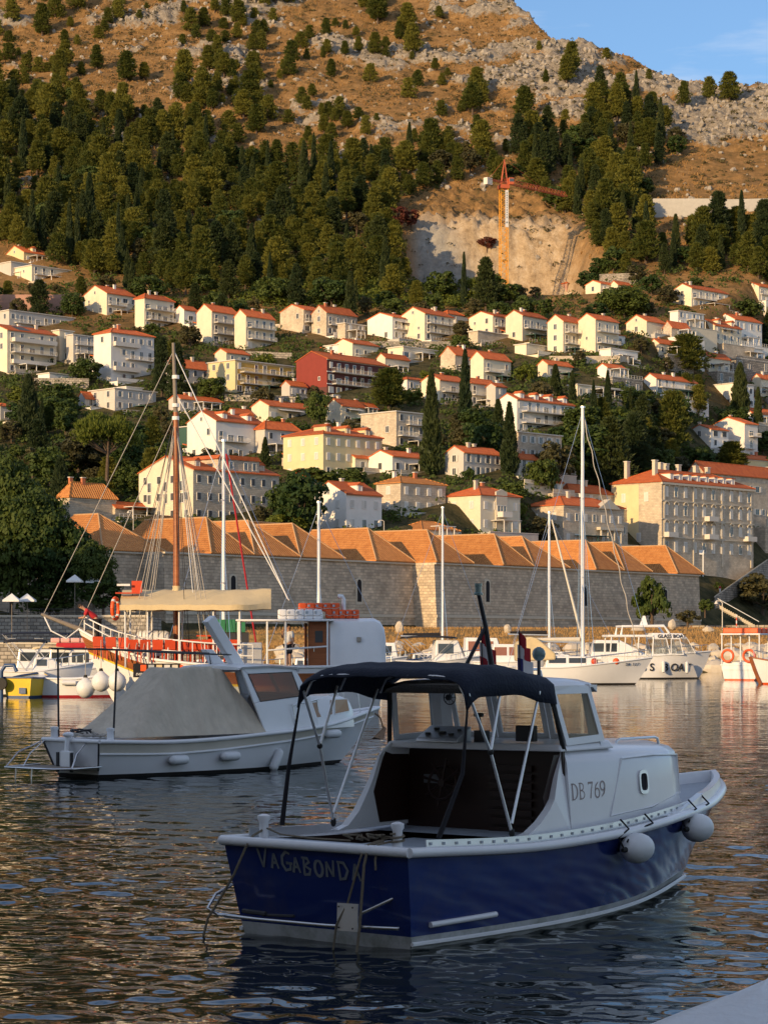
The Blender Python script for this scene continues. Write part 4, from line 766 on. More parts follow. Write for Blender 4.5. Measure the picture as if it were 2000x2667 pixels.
def pine_proto(seed, H=10.5, R=3.1, m='pine', n_cl=62, base=.12, lay=.5, per=58):
    rg = np.random.default_rng(seed); V = []; limbs = []; sq = rg.uniform(.7, 1.0)
    for i in range(n_cl):
        t = base+(1-base)*(i+rg.uniform(0, 1))/n_cl; prof = ((1-t)**.62 if m == 'cyp' else (1-t**2.2)**.75*(.9-.25*t))*(.55+.45*math.sin(min(1, (t-base)*3.2)*math.pi/2)); r = R*prof*rg.uniform(.35, 1.12)+.15; a = i*2.4+rg.uniform(-.6, .6)
        c = (r*math.cos(a), r*math.sin(a)*sq, t*H); s = (.55+.75*(1-t) if m == 'cyp' else .85+.35*(1-t))*rg.uniform(.7, 1.4)
        p, d = shell(c, (s*1.15, s*1.15, s*lay), per, rg); d = d+np.array([.25*math.cos(a), .25*math.sin(a), .75]); V.append(tri_leaves(p, d, .62, .17, rg))
        if i % 6 == 0 and t < .75: limbs.append((a, t*H-.5, max(.5, r), .5))
    return trunk_mesh(H, .24, limbs), mesh_np('crown', np.concatenate(V), 3, m)
def umbrella_proto(seed, H=14, R=6.5, m='bright'):
    rg = np.random.default_rng(seed); V = []; limbs = []
    for i in range(85):
        a = rg.uniform(0, 6.28); r = R*rg.uniform(0, 1)**.55; z = H*(.80-.17*(r/R)**2)+rg.uniform(-1.9, 1.0)*(1-.3*r/R); s = rg.uniform(.8, 1.5)
        p, d = shell((r*math.cos(a), r*math.sin(a), z), (s*1.3, s*1.3, s*.75), 75, rg); d = d+np.array([0, 0, .8]); V.append(tri_leaves(p, d, .6, .17, rg))
        if i % 9 == 0: limbs.append((a, H*.45, r*.9, z-H*.5))
    return trunk_mesh(H*.85, .4, limbs, .6), mesh_np('crown', np.concatenate(V), 3, m)
def cyp_proto(seed, H=14, R=1.25, m='cyp', n=5200, pw=.62):
    rg = np.random.default_rng(seed); t = rg.uniform(0, 1, n)**.85; a = rg.uniform(0, 6.28, n); lobes = 1+.16*np.sin(a*3+t*17)+.13*np.sin(a*5-t*31+1.3)
    r = R*np.minimum(1, (t+.02)*9)**.5*(1-t)**pw*lobes*rg.uniform(.72, 1.08, n); p = np.stack([r*np.cos(a), r*np.sin(a), .35+t*(H-.35)], -1)
    d = np.stack([np.cos(a)*.5, np.sin(a)*.5, np.full(n, 1.3)], -1)+rg.normal(size=(n, 3))*.25
    v = tri_leaves(p, d, .62, .16, rg); core = MB()
    prof = [(max(.02, R*.62*min(1, (q+.02)*9)**.5*(1-q)**pw), .35+q*(H-.6)) for q in np.linspace(0, 1, 10)]
    return MB().tube([(0, 0, -1.5), (0, 0, H*.5)], [.22, .1], 6).lathe(prof, 7).mesh('trunk', m), mesh_np('crown', v, 3, m)
def broad_proto(seed, H=7, R=3.2, m='broad', n_cl=48, size=.3, per=70, low=.12):
    rg = np.random.default_rng(seed); V = []; limbs = []
    for i in range(n_cl):
        d0 = rg.normal(size=3); d0 /= np.linalg.norm(d0); q = rg.uniform(.25, 1)**.5; c = np.array([d0[0]*R*q, d0[1]*R*q, H*(.5+low)+d0[2]*H*.42*q]); s = R*rg.uniform(.2, .38)
        if c[2] < H*low: c[2] = H*low+rg.uniform(0, .3)*H
        p, d = shell(c, (s, s, s*.8), per, rg); V.append(quad_leaves(p, d+rg.normal(size=d.shape)*.5+np.array([0, 0, .3]), size, rg))
        if i % 6 == 0: limbs.append((math.atan2(c[1], c[0]), H*.25, float(np.hypot(c[0], c[1]))*.8, max(.4, float(c[2])-H*.3)))
    return trunk_mesh(H*.75, .2, limbs), mesh_np('crown', np.concatenate(V), 4, m)
PRO = dict(pine=[pine_proto(100+i, R=2.7+.4*(i % 3), lay=.42+.08*(i % 3), n_cl=66, per=66, base=.14+.1*(i % 2)) for i in range(7)], young=[pine_proto(120+i, 7, 2.4, n_cl=40, base=.05) for i in range(3)], cyp=[cyp_proto(140+i, pw=.5+.1*i) for i in range(3)],
           wide=[cyp_proto(150+i, 12, 2.2, n=6500, pw=.55) for i in range(2)], broad=[broad_proto(160+i, R=3.0+.4*i) for i in range(4)], olive=[broad_proto(170+i, 6, 2.6, 'olive', 40, .24) for i in range(2)],
           bush=[broad_proto(180+i, 3.2, 2.3, 'broad', 26, .26, 60, .05) for i in range(3)], obush=[broad_proto(186+i, 2.8, 2.1, 'olive', 24, .22, 60, .05) for i in range(2)],
           bright=[broad_proto(190+i, 5, 3.0, 'bright', 36, .28) for i in range(2)], umb=[umbrella_proto(200)], dead=[broad_proto(210, 7, 2.6, 'dead', 40, .26)],
           tall=[pine_proto(220+i, 13, 3.0, 'cyp', 80, .15, .7, 60) for i in range(3)], big=[broad_proto(230+i, 10, 5.2, 'broad', 95, .28, 120, .1) for i in range(2)])
PH = dict(pine=10.5, young=7, cyp=14, wide=12, broad=7, olive=6, bush=3.2, obush=2.8, bright=5, umb=12.2, dead=7, tall=13, big=10)
NAMES = dict(pine='pine_tree', young='young_pine', cyp='cypress_tree', wide='broad_cypress', broad='leafy_tree', olive='olive_tree', bush='bush', obush='dry_bush', bright='fresh_green_tree', umb='umbrella_pine', dead='withered_tree', tall='dark_conifer', big='large_leafy_tree')
TR = random.Random(5)
def tree(kind, X, Y, Z, h, label, group=None, wid=1.0, v=None):
    tk, cr = PRO[kind][v if v is not None else TR.randrange(len(PRO[kind]))]; s = h/PH[kind]
    t = thing(NAMES[kind], label, 'bush' if 'bush' in kind else 'tree', (X, Y, Z), TR.uniform(0, 6.28), group); t.scale = (s*wid, s*wid, s)
    put('trunk', tk, t); put('crown', cr, t); return t
def ptree(kind, px, pyb, pyt, label, wpx=None, Y=None, group=None, v=None):
    Y = Y or float(hit(px, pyb, ground)[0]); p = P(px, pyb, Y); h = (pyb-pyt)/F*Y
    w0 = dict(cyp=2.5, wide=4.4, pine=5.6, young=4.4, broad=6.4, olive=5.2, bush=4.6, obush=4.2, bright=6, umb=14, dead=5.2, tall=6, big=10.4)[kind]*h/PH[kind]
    wid = (wpx/F*Y)/w0 if wpx else 1.0
    return tree(kind, p.x, p.y, p.z-.2, h, label, group, wid, v)
for a in [
 ('cyp', 1123, 1238, 967, 'tallest dark cypress in the middle of the village', 56), ('cyp', 1211, 1088, 910, 'slim tall cypress in front of the skylight house', 33),
 ('cyp', 1297, 1180, 1040, 'left cypress of the close pair beside the pale grey house', 46), ('cyp', 1326, 1234, 1048, 'right taller cypress of the close pair beside the pale grey house', 48),
 ('cyp', 691, 1215, 1137, 'small cypress left of the yellow villa', 26), ('cyp', 1208, 802, 657, 'lone thin cypress in front of the grey quarry face', 16), ('cyp', 927, 806, 728, 'short thin cypress above the arched terrace house', 14),
 ('cyp', 1446, 1040, 948, 'cypress left in the dark cypress row right of centre', 34), ('cyp', 1490, 1056, 964, 'second cypress in the dark row right of centre', 22), ('cyp', 1545, 1098, 990, 'slim cypress over the flat white house', 20),
 ('cyp', 1582, 1080, 964, 'pointed cypress over the flat white house, tallest of three', 24), ('cyp', 1640, 1100, 1010, 'narrow cypress below the red bay house', 20), ('wide', 1926, 1082, 945, 'broad tall cypress in front of the flat white house near the right edge', 50),
 ('cyp', 1973, 1125, 1008, 'dark cypress at the right edge beside the lit four-storey block', 24), ('cyp', 85, 660, 497, 'left pointed cypress of the group above the stepped terraces', 26), ('cyp', 68, 650, 530, 'shorter cypress beside the pointed one above the stepped terraces', 22),
 ('cyp', 182, 690, 518, 'left of two tall twin cypresses at the forest foot', 20), ('cyp', 202, 690, 524, 'right of two tall twin cypresses at the forest foot', 18), ('cyp', 309, 700, 530, 'thin cypress in the dark wood above the tall cream gable house', 16), ('cyp', 395, 640, 556, 'short thin cypress within the forest left of centre', 12),
 ('wide', 75, 1150, 975, 'broad olive-green cypress at the left, below the grey stone wall', 62), ('tall', 1265, 812, 672, 'dark pointed conifer in front of the quarry beside the crane', 74),
 ('umb', 278, 1290, 1076, 'bright umbrella pine with bare trunk above the stone hut', 165), ('wide', 158, 1345, 1190, 'brown-green cypress left of the stone hut', 62), ('pine', 1013, 1078, 962, 'round bright pine beside the small loggia house', 112),
 ('pine', 1785, 975, 872, 'spreading pine below the parasol terrace', 112), ('big', 1625, 828, 750, 'big round dark tree right of the low cream gable houses', 130), ('broad', 825, 1115, 1020, 'dark tree left of the yellow villa roof', 46),
 ('tall', 462, 1050, 895, 'dark conifer right behind the tall mast top', 60), ('tall', 422, 1035, 880, 'dark conifer left behind the tall mast top', 56), ('broad', 550, 1045, 980, 'round leafy tree below the square-window house', 62),
 ('big', 30, 1600, 1335, 'dark leafy tree at the left edge above the restaurant', 190), ('big', 150, 1590, 1365, 'large lighter-leaved tree above the white parasols', 190), ('big', 245, 1560, 1420, 'dark leafy tree against the left end of the long stone building', 110),
 ('broad', 270, 1600, 1500, 'low dark tree right behind the upper parasols', 110), ('big', 90, 1500, 1290, 'dark tree behind the large lighter-leaved tree', 170), ('broad', 130, 1610, 1530, 'dark bush-like tree between the two parasol pairs', 100),
 ('big', 20, 1420, 1200, 'leafy tree at the left edge below the broad cypress', 150), ('olive', 205, 1250, 1130, 'brownish tree behind the umbrella pine', 120), ('broad', 345, 1250, 1130, 'dark tree left of the stone palace gable', 90),
 ('broad', 780, 1400, 1240, 'dense dark tree between stone palace and white house', 120), ('broad', 740, 1380, 1265, 'dark tree against the right end of the stone palace', 80), ('bush', 830, 1262, 1215, 'leafy hedge in front of the yellow villa', 130),
 ('olive', 1440, 1275, 1160, 'olive tree below the plain grey stone block', 110), ('broad', 1410, 1290, 1195, 'green tree right of the arched balcony villa', 70), ('bright', 1425, 1290, 1215, 'bright bushy tree beside the olive tree', 44),
 ('tall', 1590, 1290, 1090, 'big spreading dark conifer left of the hotel roof', 120), ('tall', 1650, 1260, 1080, 'dark conifer behind the hotel chimneys', 90), ('pine', 1750, 1180, 1020, 'lighter green pine in the dark wood above the hotel', 90),
 ('pine', 1905, 1225, 1150, 'leaning green pine in front of the lit four-storey block', 90), ('broad', 1540, 1395, 1340, 'reddish-green tree in front of the temple-front villa', 70), ('olive', 1410, 1420, 1350, 'tree at the left corner of the temple-front villa', 80),
 ('dead', 1033, 605, 535, 'left of two withered reddish trees at the quarry rim', 52), ('dead', 1070, 600, 543, 'right of two withered reddish trees at the quarry rim', 40), ('dead', 1268, 655, 615, 'withered reddish bush in the quarry left of the crane', 46),
 ('bush', 1697, 1622, 1512, 'big green bush against the shore wall behind the glass-bottom boat', 96), ('bush', 1835, 1592, 1560, 'small dark bush at the right corner of the shore wall', 40), ('obush', 1790, 1622, 1590, 'low dry bush at the foot of the shore wall', 60),
 ('olive', 1985, 1600, 1500, 'brown-green bush on the slope at the right edge', 120), ('bush', 1870, 1535, 1515, 'small bush on the stone bank below the parked cars', 30), ('bush', 1218, 1250, 1218, 'clipped round bush below the pale grey house', 34),
]: ptree(*a[:5], wpx=a[5], Y=(438 if a[1] in (1697, 1790) else 468 if a[1] == 1835 else 338 if a[1] < 200 and a[2] > 1495 else 331 if a[1] < 300 and a[2] > 1495 else None))
def inpoly(x, y, poly):
    c = False; n = len(poly)
    for i in range(n):
        (x1, y1), (x2, y2) = poly[i], poly[(i+1) % n]
        if (y1 > y) != (y2 > y) and x < (x2-x1)*(y-y1)/(y2-y1)+x1: c = not c
    return c
FA = [(-60, 285), (150, 270), (330, 300), (470, 350), (560, 400), (780, 440), (1000, 420), (1250, 395), (1270, 450), (1010, 540), (1050, 640), (1062, 790), (700, 770), (520, 790), (400, 745), (210, 725), (150, 700), (-60, 620)]
FB = [(1255, 440), (1480, 330), (1540, 245), (1690, 265), (1780, 400), (1640, 480), (1700, 545), (2060, 545), (2060, 735), (1750, 725), (1600, 715), (1530, 610), (1440, 540), (1290, 500)]
def free(px, pyb, hp, wp, Y):
    for x0, y0, x1, y1, hy in HRECT:
        if hy > Y-6 and px+wp*.42 > x0 and px-wp*.42 < x1 and pyb-hp*.95 < y1-2 and pyb-hp*.1 > y0: 
            if pyb-hp > y1-(y1-y0)*.22: continue
            return False
        if abs(hy-Y) < 14 and x0-4 < px < x1+4 and y0 < pyb < y1+4: return False
    return True
def where(px, py, g):
    c = 'far left' if px < 330 else 'left of centre' if px < 700 else 'at the centre' if px < 1100 else 'right of centre' if px < 1500 else 'far right'
    if 'village' in g or 'above the hotel' in g: return c+(', top row' if py < 930 else ', middle rows' if py < 1120 else ', lower rows')
    if 'dry slope' in g: return c+(', near the top' if py < 160 else ', lower down')
    return c+(', upper fringe' if py < 430 else ', mid slope' if py < 570 else ', at its foot')
pts = []
def scatter(n, test, kinds, mind, label, group, hr, tries=40000, clear=True, houses=False):
    c = 0
    for _ in range(tries):
        if c >= n: break
        px = TR.uniform(-40, 2040); py = TR.uniform(-30, 1420)
        if not test(px, py): continue
        md = mind*(.8+py/2600)
        if any((px-a)**2+((py-b)*1.3)**2 < md*md for a, b in pts): continue
        Y = hit(px, py, ground)[0]
        if not np.isfinite(Y): continue
        k = TR.choice(kinds); h = TR.uniform(*hr)*PH[k]*(TR.uniform(.75, 1.2))
        if houses and not free(px, py, h/Y*F, h*.7/Y*F, Y): continue
        pts.append((px, py)); lab = label[k]+', '+where(px, py, group[k])
        p = P(px, py, Y); tree(k, p.x, p.y, p.z-.3, h, lab, group[k] if isinstance(group, dict) else group, TR.uniform(.9, 1.35)); c += 1
    return c
cut2 = [(1680, 470), (2060, 490), (2060, 610), (1880, 625), (1690, 650)]
quarry = [(1040, 540), (1250, 520), (1470, 545), (1545, 720), (1530, 770), (1060, 775)]
n1 = scatter(285, lambda x, y: inpoly(x, y, FA), ['pine']*9+['tall']*2+['cyp', 'cyp', 'broad', 'olive'], 25, dict(olive='brownish tree within the dense wood left of the crane', pine='pine in the dense wood left of the crane', tall='dark conifer in the dense wood left of the crane', cyp='cypress spire within the dense wood left of the crane', broad='leafy tree within the dense wood left of the crane'), dict(olive='brownish trees of the left wood', pine='pines of the left wood', tall='dark conifers of the left wood', cyp='cypresses of the left wood', broad='leafy trees of the left wood'), (.8, 1.35))
n2 = scatter(115, lambda x, y: inpoly(x, y, FB) and not inpoly(x, y, cut2), ['pine']*9+['tall']*2+['cyp', 'cyp', 'broad', 'olive'], 25, dict(olive='brownish tree within the wood right of the crane', pine='pine in the wood right of the crane', tall='dark conifer in the wood right of the crane', cyp='cypress spire within the wood right of the crane', broad='leafy tree within the wood right of the crane'), dict(olive='brownish trees of the right wood', pine='pines of the right wood', tall='dark conifers of the right wood', cyp='cypresses of the right wood', broad='leafy trees of the right wood'), (.8, 1.3))
def dens(x, y):
    if y > 460 or inpoly(x, y, FA) or inpoly(x, y, FB) or inpoly(x, y, quarry): return False
    p = .75 if 130 < y < 430 and x < 1500 else .35
    if 380 < x < 720 and y < 300: p = .95
    if x > 1100 and y < 180: p = .12
    if x > 1700: p = .18
    return TR.random() < p*max(.14, min(1.3, .35+2.6*float(fbm(x/170, y/90, 123, 3))))
n3 = scatter(215, dens, ['pine', 'pine', 'young', 'young', 'young'], 17, dict(pine='pine standing alone on the dry rocky slope', young='small young pine on the dry rocky slope'), dict(pine='pines scattered on the dry slope', young='young pines scattered on the dry slope'), (.45, 1.25))
def between(x, y): return 700 < y < 1400 and not inpoly(x, y, FA) and not inpoly(x, y, quarry) and not inpoly(x, y, FB)
n4 = scatter(210, between, ['broad']*5+['olive']*3+['tall', 'bright', 'cyp', 'pine'], 34, dict(broad='leafy garden tree between the village houses', olive='brownish garden tree between the village houses', tall='dark conifer between the village houses', bright='fresh green tree between the village houses', cyp='slim cypress between the village houses', pine='pine between the village houses'),
             dict(broad='leafy trees of the village', olive='brownish trees of the village', tall='dark conifers of the village', bright='fresh green trees of the village', cyp='cypresses of the village', pine='pines of the village'), (.6, 1.15), houses=True)
DW = [(1500, 1040), (1700, 1030), (1860, 1060), (1960, 1110), (1800, 1230), (1480, 1240), (1400, 1120), (1490, 1090)]
n5 = scatter(34, lambda x, y: inpoly(x, y, DW), ['tall', 'tall', 'cyp', 'broad', 'pine'], 30, dict(tall='dark conifer in the wood above the hotel', cyp='cypress in the wood above the hotel', broad='leafy tree in the wood above the hotel', pine='pine in the wood above the hotel'), dict(tall='dark conifers above the hotel', cyp='cypresses above the hotel', broad='leafy trees above the hotel', pine='pines above the hotel'), (.8, 1.3), houses=True)
print('TREES', n1, n2, n3, n4, n5)
# ground cover too dense to count: undergrowth of the woods and the garden slopes
def undergrowth():
    rg = np.random.default_rng(77); V = []; n = 0; xs = []; ys = []
    PXs = rg.uniform(-40, 2040, 8200); PYs = rg.uniform(300, 1430, 8200); keep = []
    for px, py in zip(PXs, PYs):
        w = inpoly(px, py, FA) or inpoly(px, py, FB) or (py > 700 and not inpoly(px, py, quarry) and inpoly(px, py, [(-60, 700), (2060, 700), (2060, 1400), (-60, 1400)]))
        if w: keep.append((px, py))
    K = np.array(keep); Y = hit(K[:, 0], K[:, 1], ground0)
    for (px, py), y in zip(keep, Y):
        if not np.isfinite(y): continue
        if any(abs(hy-y) < 9 and x0-2 < px < x1+2 and y0-20 < py < y1+6 for x0, y0, x1, y1, hy in HRECT): continue
        p = P(px, py, y); s = rg.uniform(.7, 1.9); c, d = shell((p.x, p.y, p.z+s*.3), (s*1.3, s*1.3, s), 34, rg); V.append(quad_leaves(c, d+rg.normal(size=d.shape)*.5, .34, rg))
    return mesh_np('undergrowth', np.concatenate(V), 4, 'broad')
tag(struct(put('undergrowth', undergrowth()), 'stuff'), 'mixed green undergrowth covering the garden slopes and wood floor', 'undergrowth')
def vines():
    rg = np.random.default_rng(78); V = []
    K = np.stack([rg.uniform(560, 1260, 420), rg.uniform(735, 800, 420)], -1); Y = hit(K[:, 0], K[:, 1], ground0)
    for (px, py), y in zip(K, Y):
        p = P(px, py, y); s = rg.uniform(.8, 2.0); c, d = shell((p.x, p.y, p.z+s*.4), (s*1.4, s*1.4, s), 60, rg); V.append(quad_leaves(c, d+rg.normal(size=d.shape)*.5, .34, rg))
    return mesh_np('bright_scrub', np.concatenate(V), 4, 'bright')
tag(struct(put('bright_scrub', vines()), 'stuff'), 'bright green scrub and vines on the slope below the wood', 'scrub')
def shrubs():
    rg = np.random.default_rng(79); V = []; N = 4200; X = rg.uniform(-180, 180, N); Y = rg.uniform(760, 1050, N); Z = ground(X, Y); k = (Y < np.interp(X, RX, RY)+3)
    for x, y, z in zip(X[k], Y[k], Z[k]):
        s = rg.uniform(.3, 1.0); c, d = shell((x, y, z+s*.2), (s*1.3, s*1.3, s*.8), 22, rg); V.append(quad_leaves(c, d+rg.normal(size=d.shape)*.5, .25, rg))
    X = rg.uniform(-180, 180, 2400); Y = rg.uniform(770, 1050, 2400); Z = ground(X, Y); k = (Y < np.interp(X, RX, RY)-1) & (fbm(X/20, Y/14, 131, 3) > -.12)
    for x, y, z in zip(X[k], Y[k], Z[k]):
        s = rg.uniform(.55, 1.5); c, d = shell((x, y, z+s*.25), (s*1.35, s*1.2, s*.75), 40, rg); V.append(quad_leaves(c, d+rg.normal(size=d.shape)*.5, .3, rg))
    return mesh_np('hill_scrub', np.concatenate(V), 4, 'shrub')
tag(struct(put('hill_scrub', shrubs()), 'stuff'), 'low dark scrub dotted over the dry slope', 'scrub')
def bank_grass():
    rg = np.random.default_rng(80); N = 42000; Y = 211+rg.uniform(0, 1, N)**1.3*190; X = rg.uniform(-.09, .19, N)*Y
    k = (Y < 400+1.333*(X-9)-2) & (fbm(X/7, Y/7, 91, 3) > -.22) & ((X > -14) | (Y > 300)); X = X[k]; Y = Y[k]; Z = ground(X, Y); c = np.stack([X, Y, Z+.2], -1); d = rg.normal(size=c.shape)*.3+np.array([0, 0, 1])
    return mesh_np('bank_grass', tri_leaves(c, d, .42, .09, rg), 3, 'straw')
tag(struct(put('bank_grass', bank_grass()), 'stuff'), 'dry yellow grass on the bank in front of the long stone wall', 'grass')

def wood_mass():
    """crowns past the 300 that are built singly: one mass filling the woods"""
    rg = np.random.default_rng(81); out = []; cr = []
    for _, me in PRO['pine'][:4]: v = np.empty(len(me.vertices)*3, np.float32); me.vertices.foreach_get('co', v); cr.append(v.reshape(-1, 3, 3))
    n = 0
    for _ in range(6000):
        if n >= 210: break
        px, py = rg.uniform(-40, 2040), rg.uniform(270, 760)
        if inpoly(px, py, FB) and rg.random() < .6: continue
        if not ((inpoly(px, py, FA) or inpoly(px, py, FB)) and not inpoly(px, py, cut2)): continue
        if any((px-a)**2+((py-b)*1.2)**2 < 15*15 for a, b in pts): continue
        Y = hit(px, py, ground)[0]
        if not np.isfinite(Y): continue
        pts.append((px, py)); p = P(px, py, Y); q = cr[n % 4]; q = q[rg.random(len(q)) < .55]; a = rg.uniform(0, 6.28); s = rg.uniform(.5, 1.0); R2 = np.array([[math.cos(a), -math.sin(a), 0], [math.sin(a), math.cos(a), 0], [0, 0, 1]])
        out.append((q.reshape(-1, 3) @ R2.T)*np.array([s*1.3, s*1.3, s])*1.05+np.array([p.x, p.y, p.z-.3])); n += 1
    return mesh_np('wood_mass', np.concatenate(out), 3, 'pine')
tag(struct(put('wood_mass', wood_mass()), 'stuff'), 'lower pine crowns filling the woods between the taller trees', 'woodland')
# ================================================================ BOATS: helpers and the two nearest boats
M.update(
 navy=mat('navy_gelcoat', (.012, .028, .145), .12, .10, 1.2, spec=.6, dirt=((.07, .065, .10), 1.3, .5, .45)), hullbot=mat('weathered_bottom_paint', (.46, .47, .47), .6, .15, 2, dirt=((.16, .17, .12), 3, .48, .7)), navycloth=mat('navy_canvas', (.007, .012, .028), .85, .2, 3, bump=.3, bs=30), deckgrey=mat('grey_deck_paint', (.36, .40, .45), .8, .08, 8, bump=.2, bs=60),
 mahog=mat('dark_mahogany', (.022, .008, .005), .45, .3, 3, stretch=(1, 1, 8)), tarp=mat('grey_beige_tarpaulin', (.54, .47, .37), .85, .14, 1.2, bump=.6, bs=1.7, bd=.13, detail=3, stretch=(2.6, 2.6, .45), dirt=((.52, .49, .44), 1.6, .58, .45)), antif=mat('dark_antifouling', (.025, .022, .02), .9, .3, 4),
 beige=mat('beige_band', (.60, .56, .48), .5, .08, 2), amber=glass_mat('amber_film_glass', (.75, .45, .28), .45), clear=glass_mat('clear_glass', (.86, .88, .88), .22), haze_gl=glass_mat('scratched_clear_vinyl', (.93, .88, .78), .10, .1),
 bronze=mat('bronzed_window', (.28, .11, .06), .15, .1, spec=.7), fender=mat('white_fender', (.66, .68, .70), .4, .08, 4, dirt=((.35, .33, .3), 6, .6, .4)), grey_txt=mat('silver_lettering', (.16, .175, .19), .5, .1), brown_txt=mat('taupe_lettering', (.33, .27, .25), .6, .1),
 teak=mat('weathered_teak', (.22, .19, .16), .85, .2, 5, stretch=(1, 10, 1)), flagred=mat('flag_red', (.35, .02, .03), .8, .1), flagwhite=mat('flag_white', (.6, .6, .6), .8, .1), flagblue=mat('flag_blue', (.04, .04, .16), .8, .1), gauge=mat('gauge_face', (.5, .52, .55), .3, .2),
 lamp=mat('lamp_glass', (.12, .2, .2), .1, .3, spec=.8), rust=mat('rusty_metal', (.25, .16, .10), .8, .4, 10), varn=mat('varnished_wood', (.30, .10, .035), .35, .3, 2, stretch=(.4, .4, 6)), seatred=mat('red_paint', (.52, .06, .02), .5, .12, 2, rnd=.15), canvas=mat('yellow_beige_canvas', (.62, .50, .30), .85, .08, 1.5, bump=.3, bs=5),
 orange=mat('orange_plastic', (.75, .10, .02), .45, .1, 2), yellow=mat('yellow_paint', (.70, .48, .03), .5, .1, 2), redcloth=mat('crimson_cloth', (.42, .02, .03), .8, .15, 3), skin=mat('skin', (.42, .24, .16), .6, .08), hair=mat('dark_hair', (.03, .02, .015), .8, .2, 20), greencl=mat('green_box', (.02, .16, .07), .6, .1), pinkcl=mat('pink_cover', (.72, .40, .36), .8, .1), blueh=mat('blue_hull_paint', (.02, .06, .16), .35, .1), craney=mat('crane_yellow', (.75, .34, .03), .6, .12, .5), craner=mat('crane_red', (.45, .10, .04), .6, .12, .5))
def curve(pts): xs = [p[0] for p in pts]; ys = [p[1] for p in pts]; return lambda x: float(np.interp(x, xs, ys))
def smooth_curve(pts):
    xs = np.array([p[0] for p in pts], float); ys = np.array([p[1] for p in pts], float); d = np.gradient(ys, xs)
    def f(x):
        x = min(max(x, xs[0]), xs[-1]); i = min(int(np.searchsorted(xs, x, 'right'))-1, len(xs)-2); h = xs[i+1]-xs[i]; t = (x-xs[i])/h
        return float((2*t**3-3*t*t+1)*ys[i]+(t**3-2*t*t+t)*h*d[i]+(-2*t**3+3*t*t)*ys[i+1]+(t**3-t*t)*h*d[i+1])
    return f
class Hull:
    def __init__(s, hs, hw, zs, bow0, bow1, st0=0., st1=0., draft=.4, n=40):
        s.hs, s.hw, s.zs = smooth_curve(hs), smooth_curve(hw), smooth_curve(zs); s.b0, s.b1, s.t0, s.t1, s.draft, s.n = bow0, bow1, st0, st1, draft, n; s.ztip = s.zs(1)
    def pt(s, u, z, side):
        zs = s.zs(u); q = z/zs; bw = s.b0+(s.b1-s.b0)*max(-.3, z/s.ztip)**.85 if z > 0 else s.b0-.6*(-z/s.draft)
        st = s.t0+(s.t1-s.t0)*max(0, z)/s.zs(0); x = st+(bw-st)*u
        b = s.hw(u)+(s.hs(u)-s.hw(u))*max(0, q)**.8 if z >= 0 else s.hw(u)*(1-.75*(-z/s.draft)**1.3)
        return Vector((x, -side*max(b, .0), z))
    def strip(s, mb, f0, f1, side, rows=3, u0=0., u1=1.):
        us = [u0+(u1-u0)*i/s.n for i in range(s.n+1)]; R = []
        for j in range(rows+1): R.append([s.pt(u, f0(u)+(f1(u)-f0(u))*j/rows, side) for u in us])
        if side > 0: R = R[::-1]
        n = len(us); vs = [p for r in R for p in r]; fs = [(j*n+i, j*n+i+1, (j+1)*n+i+1, (j+1)*n+i) for j in range(rows) for i in range(n-1)]; mb.add(vs, fs)
    def transom(s, mb, z0, z1, rows=3):
        L_ = [s.pt(0, z0+(z1-z0)*j/rows, 1) for j in range(rows+1)]; R_2 = [s.pt(0, z0+(z1-z0)*j/rows, -1) for j in range(rows+1)]
        for j in range(rows): mb.poly([R_2[j], L_[j], L_[j+1], R_2[j+1]])
    def sheer(s, u, side, dz=0, inset=0): p = s.pt(u, s.zs(u), side); return p+Vector((0, side*inset if side > 0 else -inset, dz)) if inset else p+Vector((0, 0, dz))
    def line(s, side, dz=0, inset=0, u0=0., u1=1., n=30, f=None):
        out = []
        for i in range(n+1):
            u = u0+(u1-u0)*i/n; p = s.pt(u, s.zs(u) if f is None else f(u), side); y = max(0, abs(p.y)-inset); out.append(Vector((p.x, -side*y, p.z+dz)))
        return out
    def deck(s, mb, dz=-.03, inset=.03, u0=0., u1=1., n=24):
        a, b = s.line(1, dz, inset, u0, u1, n), s.line(-1, dz, inset, u0, u1, n)
        for i in range(n): mb.poly([a[i], a[i+1], b[i+1], b[i]])
def rope(mb, pts, r, sag=0, n=8):
    out = []
    for a, b in zip(pts[:-1], pts[1:]):
        a, b = Vector(a), Vector(b)
        for i in range(n): t = i/n; out.append(a.lerp(b, t)-Vector((0, 0, sag*4*t*(1-t))))
    out.append(Vector(pts[-1])); mb.tube(out, r, 5); return mb
def ribbon(mb, pts, w, frame, th=.004):
    """flat stroke in a plane: frame = (origin, ex, ey, normal)"""
    o, ex, ey, nn = frame; ws = w if isinstance(w, (list, tuple)) else [w]*len(pts); Lf = []; Rt = []
    for i, p in enumerate(pts):
        a = Vector(pts[max(i-1, 0)]); b = Vector(pts[min(i+1, len(pts)-1)]); d = (b-a).normalized(); nrm = Vector((-d.y, d.x))
        l = Vector(p)+nrm*ws[i]/2; r = Vector(p)-nrm*ws[i]/2; Lf.append(o+ex*l.x+ey*l.y+nn*th); Rt.append(o+ex*r.x+ey*r.y+nn*th)
    for i in range(len(pts)-1): mb.poly([Rt[i], Rt[i+1], Lf[i+1], Lf[i]])
def arcp(cx, cy, rx, ry, a0, a1, n=10): return [(cx+rx*math.cos(R_(a0+(a1-a0)*i/n)), cy+ry*math.sin(R_(a0+(a1-a0)*i/n))) for i in range(n+1)]
